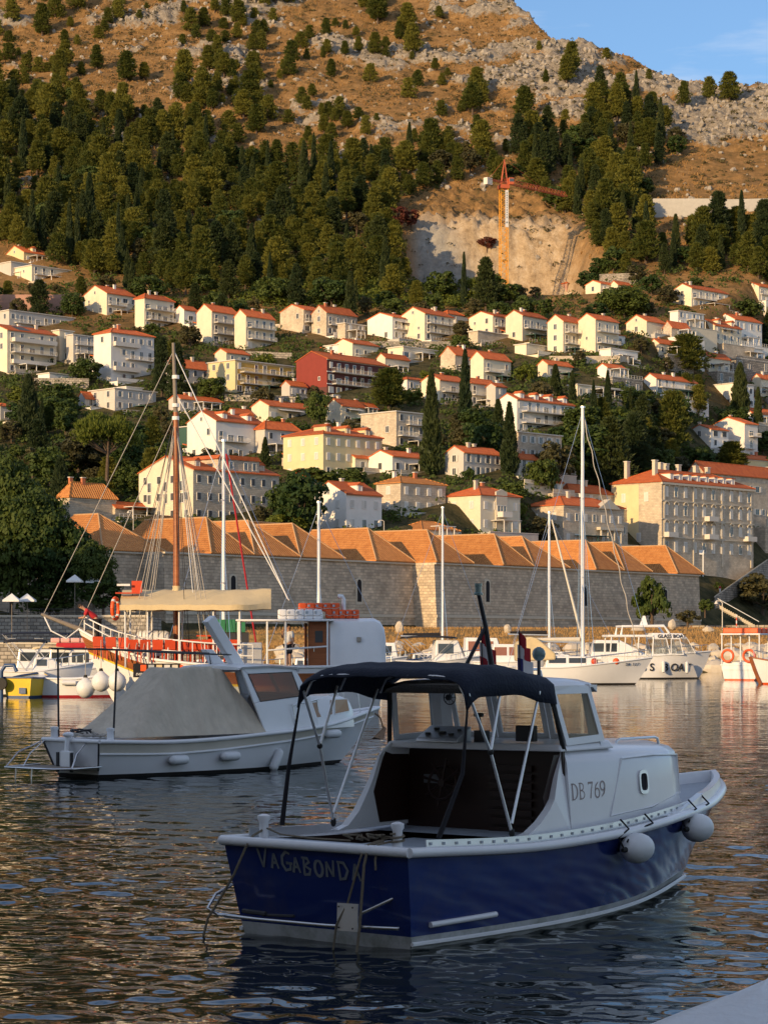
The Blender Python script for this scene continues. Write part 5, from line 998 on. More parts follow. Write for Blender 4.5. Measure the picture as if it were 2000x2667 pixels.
def ellipsoid(mb, c, r, n=14, m=9, axis='z', tip=0):
    rings = []
    for i in range(m+1):
        ph = -math.pi/2+math.pi*i/m; rr = max(.02, math.cos(ph)); rings.append([(rr*math.cos(2*math.pi*j/n), rr*math.sin(2*math.pi*j/n), math.sin(ph)) for j in range(n)])
    f = {'z': lambda p: p, 'x': lambda p: (p[2], p[0], p[1]), 'y': lambda p: (p[1], p[2], p[0])}[axis]
    mb.loft([[tuple(c[k]+r[k]*f(p)[k] for k in range(3)) for p in ring] for ring in rings]); return mb
def quadprism(mb, q, off): q = [Vector(p) for p in q]; mb.hexa(q+[p+Vector(off) for p in q])
def pane_frame(parent, quad, normal, t, dep, mframe, mpane, name='window'):
    """framed pane on any quad; frame of width t around it"""
    q = [Vector(p) for p in quad]; c = sum(q, Vector())/4; nn = Vector(normal); big = []
    for i in range(4):
        a, b, d = q[i-1], q[i], q[(i+1) % 4]; e1 = (b-a).normalized(); e2 = (b-d).normalized(); big.append(b+(e1+e2)*t)
    fr = MB()
    for i in range(4):
        j = (i+1) % 4; fr.hexa([big[i]-nn*.004, big[j]-nn*.004, q[j]-nn*.004, q[i]-nn*.004, big[i]+nn*dep, big[j]+nn*dep, q[j]+nn*dep, q[i]+nn*dep])
    f = fr.build(name, mframe, parent); MB().hexa([p+nn*.002 for p in q]+[p+nn*.008 for p in q]).build('pane', mpane, f); return f
# ---------------------------------------------------------------- blue motor boat
def blue_boat():
    t = thing('blue_motor_boat', 'blue motor boat with white cabin and navy canopy moored in front', 'boat', (-.59, 21.43, -.03), R_(52.5))
    H = Hull([(0, 1.1), (.15, 1.22), (.3, 1.31), (.45, 1.33), (.6, 1.22), (.75, .95), (.87, .6), (.95, .30), (1, .02)], [(0, .99), (.15, 1.09), (.3, 1.13), (.45, 1.07), (.6, .87), (.75, .56), (.87, .28), (.95, .10), (1, 0)],
             [(0, .96), (.25, .90), (.45, .94), (.65, 1.02), (.85, 1.09), (1, 1.20)], 6.5, 7.42, .08, -.12)
    bt = curve([(0, .15), (.6, .17), (1, .22)])
    mb = MB(); [H.strip(mb, bt, H.zs, s, 6) for s in (1, -1)]; H.transom(mb, .15, .96, 4); hull = mb.build('hull', 'navy', t, 40)
    mb = MB(); [H.strip(mb, lambda u: -.35, bt, s, 5) for s in (1, -1)]; H.transom(mb, -.35, .15, 3); mb.build('bottom', 'hullbot', hull, 40)
    mb = MB(); [mb.tube(H.line(s, -.05, -.012, f=lambda u: .13+.03*u), .022, 6) for s in (1, -1)]; mb.build('boot_moulding', 'white', hull, 40)
    mb = MB(); path = H.line(1, -.03, -.02)+H.line(-1, -.03, -.02)[::-1]; path.append(path[0]); mb.tube(path[:31], .048, 8); mb.tube(path[31:62], .048, 8); mb.tube([path[61], path[0]], .048, 8); mb.build('rub_rail', 'gel', t, 50)
    # inwale / bulwark cap at the bow
    mb = MB()
    for s in (1, -1):
        a = H.line(s, .0, .0, .6); b = H.line(s, .11, .02, .6); c = H.line(s, .11, .10, .6); d = H.line(s, -.02, .12, .6)
        k = [max(0, min(1, i/12)) for i in range(31)]
        b = [p+(q-p)*w for p, q, w in zip(a, b, k)]; c = [Vector((q.x, q.y, p.z+(q.z-p.z)*w)) for p, q, w in zip(a, c, k)]
        for i in range(30):
            for p, q in ((a, b), (b, c), (c, d)): mb.poly([p[i], p[i+1], q[i+1], q[i]][::(-1 if s > 0 else 1)])
    mb.build('bow_bulwark', 'gel', t, 50)
    mb = MB(); H.deck(mb, -.012, .05, .30, .985); mb.build('foredeck', 'deckgrey', t)
    mb = MB(); H.deck(mb, -.012, .05, .0, .075, 6); mb.build('aft_deck', 'deckgrey', t)
    for s in (1, -1):
        mb = MB(); a = H.line(s, -.012, .05, .075, .30, 10)
        for i in range(10): mb.poly([a[i], a[i+1], Vector((a[i+1].x, -s*.93, a[i+1].z)), Vector((a[i].x, -s*.93, a[i].z))])
        mb.build('side_deck', 'gel', t)
    for s in (1, -1):                                                   # perforated toe rail
        top, bot = H.line(s, .075, .075, .045, .93, 40), H.line(s, -.01, .07, .045, .93, 40); mb = MB()
        for i in range(40):
            o = Vector((0, s*.008, 0)); mb.hexa([bot[i], bot[i+1], bot[i+1]+o, bot[i]+o, top[i], top[i+1], top[i+1]+o, top[i]+o])
        r = mb.build('toe_rail', 'alu', t); sl = MB()
        fine_t, fine_b = H.line(s, .052, .071, .05, .92, 110), H.line(s, .026, .071, .05, .92, 110)
        for i in range(0, 110, 3):
            a, b = fine_b[i], fine_b[i].lerp(fine_b[i+1], .6); c, d = fine_t[i], fine_t[i].lerp(fine_t[i+1], .6); o = Vector((0, -s*.004, 0)); sl.poly([a+o, b+o, d+o, c+o])
        struct(sl.build('rail_slots', 'deckgrey', r), 'stuff')
    # cockpit
    mb = MB(); x0, x1, w, zf, zd = .53, 2.62, .93, .22, .89
    for q in ([(x0, -w, zf), (x1, -w, zf), (x1, w, zf), (x0, w, zf)], [(x0, -w, zd), (x1, -w, zd), (x1, -w, zf), (x0, -w, zf)], [(x0, w, zf), (x1, w, zf), (x1, w, zd), (x0, w, zd)], [(x0, w, zd), (x0, -w, zd), (x0, -w, zf), (x0, w, zf)]): mb.poly(q)
    mb.build('cockpit_well', 'mahog', t)
    eb = MB().box(1.05, -.75, .223, 2.05, .45, .80).build('engine_box', 'mahog', t, bevel=.02); MB().box(1.03, -.77, .802, 2.07, .47, .84).build('lid', 'deckgrey', eb, bevel=.01)
    bk = MB().box(2.62, -.97, .22, 2.66, .97, 1.74).build('bulkhead', 'mahog', t)
    for k in range(11): MB().box(2.585, -.62, .62+k*.09, 2.615, -.1, .68+k*.09).build('louvre_slat', 'mahog', bk)
    for y in (-.58, -.12): MB().box(2.56, y-.2, .45, 2.585, y+.12, .52).build('step_edge', 'gel', bk)
    for s, poly in ((-1, [(1.45, .93), (1.62, .97), (1.79, 1.1), (1.93, 1.28), (2.03, 1.43), (2.14, 1.66), (2.28, 1.78), (2.75, 1.80), (2.75, .93)]), (1, [(1.75, .93), (1.95, .97), (2.14, 1.06), (2.3, 1.17), (2.4, 1.27), (2.48, 1.48), (2.58, 1.66), (2.62, 1.73), (2.67, 1.74), (2.67, .93)])):
        pf = lambda z: float(np.interp(z, [.9, 1.35, 1.61, 1.69, 1.745, 1.82], [0, .035, .06, .085, .12, .14])); poly = [(min(x, 2.659), z) for x, z in poly]
        A_ = [Vector((x, -s*(1.05-pf(z)), z)) for x, z in poly]; B_ = [Vector((x, -s*.95, z)) for x, z in poly]; MB().loft([A_, B_] if s > 0 else [B_, A_]).build('coaming', 'gel', t)
    for s in (1, -1):
        dx = 0 if s < 0 else .27; MB().prism([(2.22+dx, 1.70), (2.03+dx, 1.29), (2.13+dx, .97), (2.615, .97), (2.615, 1.70)], -s*.949, -s*.938).build('wood_lining', 'mahog', t)
    # cabin trunk
    pc = smooth_curve([(2.4, 1.05), (3.5, 1.06), (4.5, .98), (5.3, .82)])
    rings = []
    for x in [2.66, 3.0, 3.5, 4.0, 4.5, 4.9, 5.15, 5.26, 5.32]:
        p = pc(x); e = 1.0 if x < 5.2 else (.93 if x < 5.3 else .86); zt = 1.74-.02*(x-2.6); zt = zt if x < 5.2 else (zt-.03 if x < 5.3 else zt-.12); zb = .9
        half = [(p+.0, zb), (p-.035, 1.35), (p-.06, zt-.13), (p-.085, zt-.05), (p-.16, zt+.005), (p*.5, zt+.055), (0, zt+.07)]
        ring = [(x-(.09*(q[1]-.9) if x > 5.2 else 0), -q[0]*(e if q[1] > 1.2 else 1), q[1]) for q in half]+[(x-(.09*(q[1]-.9) if x > 5.2 else 0), q[0]*(e if q[1] > 1.2 else 1), q[1]) for q in half[-2::-1]]
        rings.append(ring)
    mb = MB(); mb.loft(rings, False, False); mb.poly([Vector(p) for p in rings[-1]]); mb.poly([Vector(p) for p in rings[0]][::-1]); trunk = mb.build('cabin', 'gel', t, 50)
    side = lambda s, z: Vector((s, -(pc(s)-.07*(z-.9)/.75), z))
    mb = MB(); mb.tube([side(3.69, 1.62)+Vector((0, -.004, 0)), side(3.38, 1.05)+Vector((0, -.004, 0)), side(4.3, 1.09)+Vector((0, -.004, 0)), side(5.16, 1.19)+Vector((0, -.004, 0)), side(5.16, 1.6)+Vector((0, -.004, 0)), side(4.4, 1.63)+Vector((0, -.004, 0)), side(3.69, 1.62)+Vector((0, -.004, 0))], .011, 6); mb.build('side_panel', 'gel', trunk, 60)
    for sd in (-1, 1):
        c = side(4.13, 1.36); fr = MB(); hole = MB(); n = 20; out = []; inn = []
        for k in range(n):
            a = 2*math.pi*k/n; ex = math.copysign(abs(math.cos(a))**.55, math.cos(a)); ez = math.copysign(abs(math.sin(a))**.55, math.sin(a))
            for lst, q in ((out, 1.0), (inn, .72)): x, z = c.x+.105*q*ex, c.z+.125*q*ez; lst.append(Vector((x, -sd*side(x, z).y*-1 if False else (side(x, z).y*(1 if sd < 0 else -1)), z)))
        off = Vector((0, -.025 if sd < 0 else .025, 0)); fr.loft([out, [p+off for p in out], [p+off for p in inn], inn], True, False); f = fr.build('porthole', 'alu', trunk, 40)
        hole.poly([p+off*.3 for p in inn]); hole.build('porthole_glass', 'black', f)
    # DB 769 in serif strokes
    o = side(2.70, 1.245)+Vector((0, -.004, 0)); ex = (side(3.34, 1.25)-side(2.70, 1.245)).normalized(); ez = (side(2.66, 1.45)-side(2.66, 1.245)).normalized(); nn = Vector((0, -1, 0)); fr = (o, ex, ez, nn); mb = MB(); h = .165
    def S(x, pts, w): ribbon(mb, [(x+a, b*h) for a, b in pts], w, fr, .006)
    def serif(x, y, w=.04): S(x-w/2, [(0, y), (w, y)], .009)
    x = 0; S(x, [(.018, 0), (.018, 1)], .02); serif(x+.018, .02); serif(x+.018, .98); S(x, [(.018, .98)]+[(.03+.075*math.cos(R_(a)), .5+.48*math.sin(R_(a))) for a in range(90, -91, -15)]+[(.018, .02)], [.009]+[.009+.014*math.cos(R_(a))**2 for a in range(90, -91, -15)]+[.009])
    x = .135; S(x, [(.018, 0), (.018, 1)], .02); serif(x+.018, .02); serif(x+.018, .98)
    S(x, [(.018, .98)]+[(.03+.052*math.cos(R_(a)), .755+.225*math.sin(R_(a))) for a in range(90, -91, -18)]+[(.018, .53)], .013); S(x, [(.018, .53)]+[(.035+.06*math.cos(R_(a)), .275+.255*math.sin(R_(a))) for a in range(90, -91, -18)]+[(.018, .02)], .013)
    x = .30; S(x, [(.0, .95), (.09, .95)], .02); S(x, [(.085, .97), (.055, .5), (.035, 0)], [.012, .018, .02]); S(x, [(.004, 1), (.004, .82)], .008)
    x = .415; S(x, [(.075, .95), (.03, .75), (.012, .45)], [.01, .016, .018]); S(x, [(.05+.042*math.cos(R_(a)), .29+.28*math.sin(R_(a))) for a in range(0, 361, 24)], .015)
    x = .52; S(x, [(.025, .04), (.07, .25), (.088, .55)], [.01, .016, .018]); S(x, [(.05+.042*math.cos(R_(a)), .70+.27*math.sin(R_(a))) for a in range(0, 361, 24)], .015)
    mb.build('registration_number', 'brown_txt', trunk)
    # windscreen: frame in white with side and front panes, hard top
    sh = lambda p: .135*p                                                # the whole screen stands slightly skewed on the cabin
    def W(x, p, z): return Vector((x+sh(p), -p, z))
    for sd in (1, -1):
        q = [W(2.60, sd*.955, 1.86), W(3.18, sd*.945, 1.88), W(3.05, sd*.895, 2.30), W(2.47, sd*.90, 2.30)]
        if sd < 0: q = [q[1], q[0], q[3], q[2]]
        pane_frame(t, q, (0, -sd, .1), .075, .02, 'gel', 'haze_gl' if sd > 0 else 'clear', 'side_window')
        a, b = W(2.48, sd*.985, 1.76), W(2.36, sd*.90, 2.40); MB().tube([a, b], .025, 6).build('post_edge', 'rubber', t)
        MB().hexa([W(3.22, sd*.96, 1.76), W(3.34, sd*.90, 1.77), W(3.36, sd*.80, 1.77), W(3.24, sd*.86, 1.76), W(3.08, sd*.91, 2.40), W(3.2, sd*.85, 2.40), W(3.2, sd*.78, 2.40), W(3.1, sd*.82, 2.40)] if sd > 0 else [W(3.24, sd*.86, 1.76), W(3.36, sd*.80, 1.77), W(3.34, sd*.90, 1.77), W(3.22, sd*.96, 1.76), W(3.1, sd*.82, 2.40), W(3.2, sd*.78, 2.40), W(3.2, sd*.85, 2.40), W(3.08, sd*.91, 2.40)]).build('corner_post', 'gel', t)
    for p0, p1 in ((-.74, -.36), (-.24, .24), (.36, .74)):
        pane_frame(t, [W(3.36, p1, 1.87), W(3.36, p0, 1.87), W(3.22, p0, 2.31), W(3.22, p1, 2.31)][::-1], (.95, 0, .3), .055, .02, 'gel', 'clear', 'front_window')
    rings = []
    for x, zt in ((2.30, 2.40), (2.36, 2.44), (2.9, 2.475), (3.2, 2.46), (3.28, 2.41)):
        hw = .93-.05*(x-2.3); rings.append([W(x, p*hw, zt-.07*abs(p)**6-(.0 if abs(p) < 1 else .03)) for p in (1, .96, .8, .4, 0, -.4, -.8, -.96, -1)]+[W(x, p*hw, 2.385) for p in (-1, -.4, .4, 1)])
    MB().loft(rings).build('hard_top', 'gel', t, 50)
    MB().hexa([W(2.42, 1.0, 1.73), W(3.5, .96, 1.73), W(3.5, -.96, 1.73), W(2.42, -1.0, 1.73), W(2.44, .97, 1.80), W(3.42, .93, 1.82), W(3.42, -.93, 1.82), W(2.44, -.97, 1.80)]).build('screen_sill', 'gel', t, bevel=.02)
    def rail(x0, x1, y, z, hgt): MB().tube([(x0, y, z), (x0+.03, y, z+hgt*.8), (x0+.09, y, z+hgt), (x1-.09, y, z+hgt), (x1-.03, y, z+hgt*.8), (x1, y, z)], .015, 8).build('grab_rail', 'steel', t, 60)
    rail(4.2, 5.1, -.6, 1.70, .09); rail(4.2, 5.1, .6, 1.70, .09); rail(3.0, 3.26, -.3, 2.44, .10); rail(2.7, 3.26, .4, 2.44, .10)
    # helm
    d = MB().hexa([(2.36, .14, 1.80), (2.62, .14, 1.80), (2.62, .66, 1.80), (2.36, .66, 1.80), (2.38, .14, 1.84), (2.62, .14, 1.96), (2.62, .66, 1.96), (2.38, .66, 1.84)]).build('dashboard', 'alu', t, bevel=.01)
    for y, x, r in ((.56, 2.44, .03), (.40, 2.47, .042), (.27, 2.44, .03), (.52, 2.54, .03), (.22, 2.52, .022)):
        z = 1.84+.12*(x-2.38)/.24; g = MB().lathe([(r, 0), (r, .02), (r*.8, .022)], 14, (x, y, z)).build('gauge', 'dark', d, 40); MB().lathe([(r*.8, .021), (r*.8, .024)], 14, (x, y, z)).build('dial', 'gauge', g)
    wh = MB(); n = 20; c = Vector((2.44, .38, 1.38)); wh.tube([c+Vector((.04*math.sin(2*math.pi*i/n), .17*math.cos(2*math.pi*i/n), .17*math.sin(2*math.pi*i/n))) for i in range(n+1)], .014, 6)
    for i in range(8): a = 2*math.pi*i/8+.2; v = Vector((.04*math.sin(a), math.cos(a), math.sin(a))); wh.tube([c, c+Vector((v.x*.2, v.y*.25, v.z*.25))], [.012, .016], 5)
    wh.lathe([(.04, -.02), (.04, .02)], 10, c, Matrix.Rotation(R_(90), 3, 'Y').to_4x4()); wh.tube([c, c+Vector((.18, 0, 0))], .02, 6); wh.build('steering_wheel', 'mahog', t, 50)
    th = MB(); th.box(2.55, -.06, 1.80, 2.66, .06, 1.92); th.tube([(2.6, 0, 1.9), (2.55, 0, 2.07)], .016, 6); th.tube([(2.55, -.05, 2.08), (2.55, .05, 2.08)], .022, 6); th.build('throttle', 'dark', t)
    MB().box(2.62, -.62, 1.82, 2.70, -.40, 1.98).build('chart_plotter', 'dark', t, bevel=.01)
    fan = MB(); c = Vector((2.95, .66, 2.24)); fan.tube([c+Vector((.01, .075*math.cos(a), .075*math.sin(a))) for a in np.linspace(0, 6.284, 17)], .006, 5)
    for a in np.linspace(0, 6.284, 9)[:-1]: fan.tube([c, c+Vector((.01, .075*math.cos(a), .075*math.sin(a)))], .003, 4)
    fan.lathe([(.03, -.03), (.035, .0), (.02, .03)], 8, c, Matrix.Rotation(R_(90), 3, 'Y').to_4x4()); fan.tube([c, c+Vector((.05, 0, .14))], .008, 5); fan.build('cabin_fan', 'dark', t, 50)
    MB().box(2.612, .55, 1.36, 2.618, .74, 1.45).build('notice_plate', 'grey_txt', bk)
    # bimini
    S0, S1, nS, nP = .92, 2.45, 16, 22; grid = []
    for i in range(nS+1):
        u = i/nS; x = S0+(S1-S0)*u; crown = 2.575+.04*math.sin(math.pi*min(1, u*1.25))-.22*max(0, u-.6)**1.2; row = []
        sagx = .018*math.cos(u*3*2*math.pi)
        for j in range(nP+1):
            p = -1+2*j/nP; yy = math.copysign(min(1, abs(p)*1.06), p); drop = .27*abs(p)**13+.03*p*p; z = crown+sagx*(1-abs(p)**3)-drop
            if u < .09: z -= .10*(1-u/.09)
            row.append(Vector((x-.02*(abs(p) > .9), -1.03*yy, z+.006*math.sin(j*1.7+i*.9))))
        grid.append(row)
    mb = MB(); vs = [p for r in grid for p in r]; m_ = nP+1
    mb.add(vs, [(i*m_+j, i*m_+j+1, (i+1)*m_+j+1, (i+1)*m_+j) for i in range(nS) for j in range(nP)]); bim = mb.build('canopy', 'navycloth', t, 60); sol = bim.modifiers.new('cloth', 'SOLIDIFY'); sol.thickness = .012
    for x, zt in ((.96, 2.33), (1.5, 2.37), (2.16, 2.33)):
        hoop = [Vector((x, -.965*math.copysign(min(1, abs(p)*1.05), p), zt-.03+.20*(1-abs(p)**9))) for p in np.linspace(-1, 1, 17)]; MB().tube(hoop, .013, 6).build('canopy_hoop', 'alu', t, 60)
    for s in (1, -1):
        ft, jt = Vector((1.55, -s*1.09, 1.0)), Vector((1.27, -s*1.04, 1.78))
        for nm, a, b in (('canopy_strut', (.96, -s*1.0, 2.34), jt), ('canopy_strut', (1.5, -s*1.0, 2.38), jt), ('canopy_strut', jt, ft), ('canopy_strut', (2.16, -s*1.0, 2.34), ft+Vector((0, 0, .09)))): MB().tube([a, b], .0145, 8).build(nm, 'alu', t, 60)
        ellipsoid(MB(), jt, (.03, .03, .03), 8, 5).build('strut_joint', 'rubber', t, 60); ellipsoid(MB(), ft, (.03, .03, .05), 8, 5).build('strut_foot', 'rubber', t, 60)
        MB().tube([(.95, -s*1.01, 2.34), (.80, -s*1.05, 1.6)] + [((.73, -s*1.08, 1.02) if s < 0 else (.45, -s*1.03, 1.02))], [.008, .02, .026], 6).build('canopy_strap', 'black', t)
    MB().tube([W(2.2, .98, 2.36), W(2.52, .98, 1.74)], .014, 6).build('canopy_zip', 'rubber', t)
    # light mast, flags, search light
    c = W(2.30, .2, 2.46); mm = MB().tube([W(2.50, .2, 2.46), W(2.36, .2, 2.98), W(2.24, .2, 3.30)], [.03, .024, .02], 8).build('light_mast', 'dark', t, 50)
    MB().tube([W(2.36, .2, 2.98), W(2.22, .0, 2.46)], .02, 6).build('mast_leg', 'dark', mm); MB().lathe([(.05, 0), (.05, .02), (.035, .03), (.035, .09), (.04, .095), (.04, .12), (.0, .125)], 12, W(2.23, .2, 3.29)).build('mast_light', 'lamp', mm, 40)
    def flag(base, top, cols, w, hgt):
        st = MB().tube([base, top], .006, 5).build('flag_staff', 'dark', t); n = 8
        for k, mm_ in enumerate(cols):
            mb = MB(); g = []
            for i in range(n+1):
                a = i/n; g.append([Vector(top)+(Vector(base)-Vector(top))*(hgt*(k+q)/len(cols))+Vector((.05*math.sin(a*7)*a, -(w*a*.55)+.03*math.sin(a*9+k), -w*a*.75+.02*math.sin(a*6))) for q in (0, .5, 1)])
            vs = [p for r in g for p in r]; mb.add(vs, [(i*3+j, i*3+j+1, (i+1)*3+j+1, (i+1)*3+j) for i in range(n) for j in range(2)]); mb.build('flag_stripe', mm_, st, 60)
        return st
    f1 = flag(W(2.7, -.05, 2.45), W(2.62, -.02, 2.98), ('flagred', 'flagwhite', 'flagred'), .32, .85); f2 = flag(W(2.75, .34, 2.45), W(2.70, .36, 2.94), ('flagred', 'flagwhite', 'flagblue'), .24, .85)
    sl = MB(); ellipsoid(sl, W(2.8, .52, 2.70), (.05, .075, .075), 14, 8, 'x'); sl.build('search_light', 'lamp', t, 60); MB().tube([W(2.8, .52, 2.46), W(2.8, .52, 2.64)], .018, 6).build('lamp_bracket', 'dark', t)
    hn = MB(); ellipsoid(hn, W(2.6, .05, 2.52), (.07, .05, .05), 12, 6); hn.build('horn', 'steel', t, 60)
    # stern gear
    for s in (1, -1):
        b = MB().lathe([(.05, .93), (.045, 1.02), (.045, 1.10), (.062, 1.13), (.06, 1.165), (.02, 1.18)], 14, (.13, -s*.80, 0)).build('bollard', 'gel', t, 50)
    MB().tube([(-.28, 1.02, .24), (-.30, .5, .235), (-.28, -.3, .235), (-.1, -.98, .24)], .018, 8).build('stern_rail', 'steel', t, 60)
    MB().tube([(-.08, -.98, .24), (-.22, -.55, .24), (-.16, -.62, .36), (.03, -.92, .53)], .016, 8).build('stern_rail_leg', 'steel', t, 60); MB().tube([(-.28, 1.02, .24), (-.34, 1.1, .30), (-.2, 1.12, .42), (-.02, 1.07, .5)], .016, 8).build('stern_rail_leg', 'steel', t, 60)
    pl = MB().hexa([(-.285, -.42, .20), (-.262, -.64, .20), (-.25, -.64, .20), (-.275, -.42, .20), (-.275, -.42, .45), (-.252, -.64, .45), (-.24, -.64, .45), (-.265, -.42, .45)]).build('rudder_plate', 'alu', t)
    for y, z in ((-.45, .23), (-.61, .23), (-.45, .42), (-.61, .42)): MB().lathe([(.009, 0), (.009, .006)], 6, (-.29, y, z), Matrix.Rotation(R_(-90), 3, 'Y').to_4x4()).build('bolt', 'dark', pl)
    MB().tube([(-.23, .75, .29), (-.25, .45, .285)], .022, 6).build('tiller_arm', 'dark', t); MB().tube([(-.24, .5, .27), (-.26, .1, .29)], .014, 6).build('tiller_arm', 'dark', t)
    u0, u1 = .035, .17; MB().tube([H.pt(u0+(u1-u0)*i/6, .245+.02*i/6, 1)+Vector((0, -.02, 0)) for i in range(7)], .028, 8).build('side_fender_bar', 'gel', t, 50)
    # handwritten name on the transom
    def tp(p, z): v = H.pt(0, z, 1); return Vector((v.x-.006, -p, z))
    o = tp(-.68, .64); ex = Vector((0, -1, 0)); ez = (tp(0, .9)-tp(0, .7)).normalized(); fr = (o, ex, ez, Vector((-1, 0, 0))); mb = MB()
    def G(x, y, sc, strokes):
        for st in strokes: ribbon(mb, [(x+a*sc, y+b*sc) for a, b in st], [.018]+[.031]*(len(st)-2)+[.02] if len(st) > 2 else [.029, .021], fr, .004)
    LT = dict(V=[[(0, 1), (.28, 0)], [(.28, 0), (.62, 1.12)]], A=[[(0, 0), (.25, .98)], [(.25, .98), (.55, 0)], [(.1, .38), (.46, .36)]], G=[[(.6, .9), (.35, 1), (.08, .75), (.05, .35), (.25, .03), (.55, .1), (.6, .4), (.35, .42)], [(.3, .42), (.72, .4)]],
              B=[[(.1, 0), (.15, 1)], [(.0, .98), (.4, .95), (.5, .75), (.18, .52), (.55, .32), (.45, .05), (.05, .0)]], O=[[(.3+.28*math.cos(R_(a)), .47+.46*math.sin(R_(a))) for a in range(90, 451, 30)]], N=[[(.05, 0), (.1, .9)], [(.1, .9), (.5, .05)], [(.5, .05), (.62, 1)]], D=[[(.08, 0), (.05, .95)], [(-.05, .95), (.4, .9), (.62, .5), (.4, .08), (0, .0)]])
    xs = [0, .155, .28, .415, .53, .675, .805, .955, 1.115]; szs = [.18, .15, .185, .15, .17, .165, .165, .18, .165]; yo = [.04, .035, .02, .01, -.005, -.01, -.01, -.025, -.025]
    for ch, x, sz, y in zip('VAGABONDA', xs, szs, yo): G(x, y+.02, sz, LT[ch])
    mb.build('painted_name', 'grey_txt', hull)
    # ropes
    rr = random.Random(2); mb = MB(); pts = []
    for i in range(26): pts.append((.12+rr.uniform(-.08, .12), -.25-.5*i/26+rr.uniform(-.06, .06), .985+.02*abs(math.sin(i))+.05*rr.random()))
    mb.tube([Vector(p) for p in pts], .011, 5); pts = [(.13+.06*math.cos(a), -.8+.06*math.sin(a), .98+.006*a) for a in np.linspace(0, 16, 40)]; mb.tube(pts, .011, 5); mb.tube([(.12, -.75, 1.0), (-.06, -.72, .98), (-.15, -.76, .85), (-.17, -.78, .76)], .011, 5)
    mb.tube([(.13, .78, 1.05), (.08, .55, 1.0), (.1, .2, .98), (.13, -.25, .98)], .009, 5); mb.build('deck_rope', 'rope', t, 60)
    MB().tube([(.12, .8, 1.03), (-.10, .74, .99), (-.17, .76, .9), (-.24, .86, .62), (-.34, .98, .35), (-.40, 1.04, .22), (-.45, 1.12, -.15)], .013, 6).build('mooring_line', 'rope', t, 60)
    MB().tube([(.1, -.62, 1.0), (-.12, -.62, .97), (-.17, -.60, .85), (-.25, -.52, .45), (-.29, -.42, .25), (-.32, -.38, -.15)], .011, 6).build('mooring_line', 'rope', t, 60); MB().tube([(.1, -.66, 1.0), (-.12, -.66, .97), (-.20, -.67, .8), (-.29, -.69, .25), (-.33, -.66, -.15)], .013, 6).build('mooring_line', 'rope', t, 60)
    # fenders
    for s_, z, lab in ((3.27, .72, 'white fender hanging amidships on the blue boat'), (4.98, .80, 'white fender hanging nearest the bow of the blue boat')):
        u = .5
        for _ in range(30): q = H.pt(u, z, 1); u += (s_-q.x)/9
        y = H.pt(u, z, 1).y-.165; f = thing('fender', lab, 'fender', (0, 0, 0), 0, 'fenders of the blue boat'); f.matrix_world = Matrix.Translation((-.59, 21.43, 0)) @ Matrix.Rotation(R_(52.5), 4, 'Z')
        mb = MB(); ellipsoid(mb, (s_, y, z), (.225, .155, .155), 18, 12, 'x'); b = mb.build('float', 'fender', f, 70); b.rotation_euler = (0, 0, 0)
        MB().lathe([(.03, 0), (.02, .06)], 8, (s_-.22, y, z), Matrix.Rotation(R_(-90), 3, 'Y').to_4x4()).build('eye', 'rubber', f)
        r1 = H.pt(u-.02, H.zs(u-.02), 1); r2 = H.pt(u+.05, H.zs(u+.05), 1); mb = MB(); mb.tube([(s_-.25, y, z+.01), (s_-.27, y+.05, z+.12), r1+Vector((0, -.07, -.02)), r1+Vector((0, .03, .07))], .010, 5); mb.tube([(s_-.22, y-.02, z+.08), (s_+.05, y+.08, z+.16), r2+Vector((0, -.07, -.02)), r2+Vector((0, .03, .07))], .010, 5); mb.build('fender_rope', 'black', f)
blue_boat()
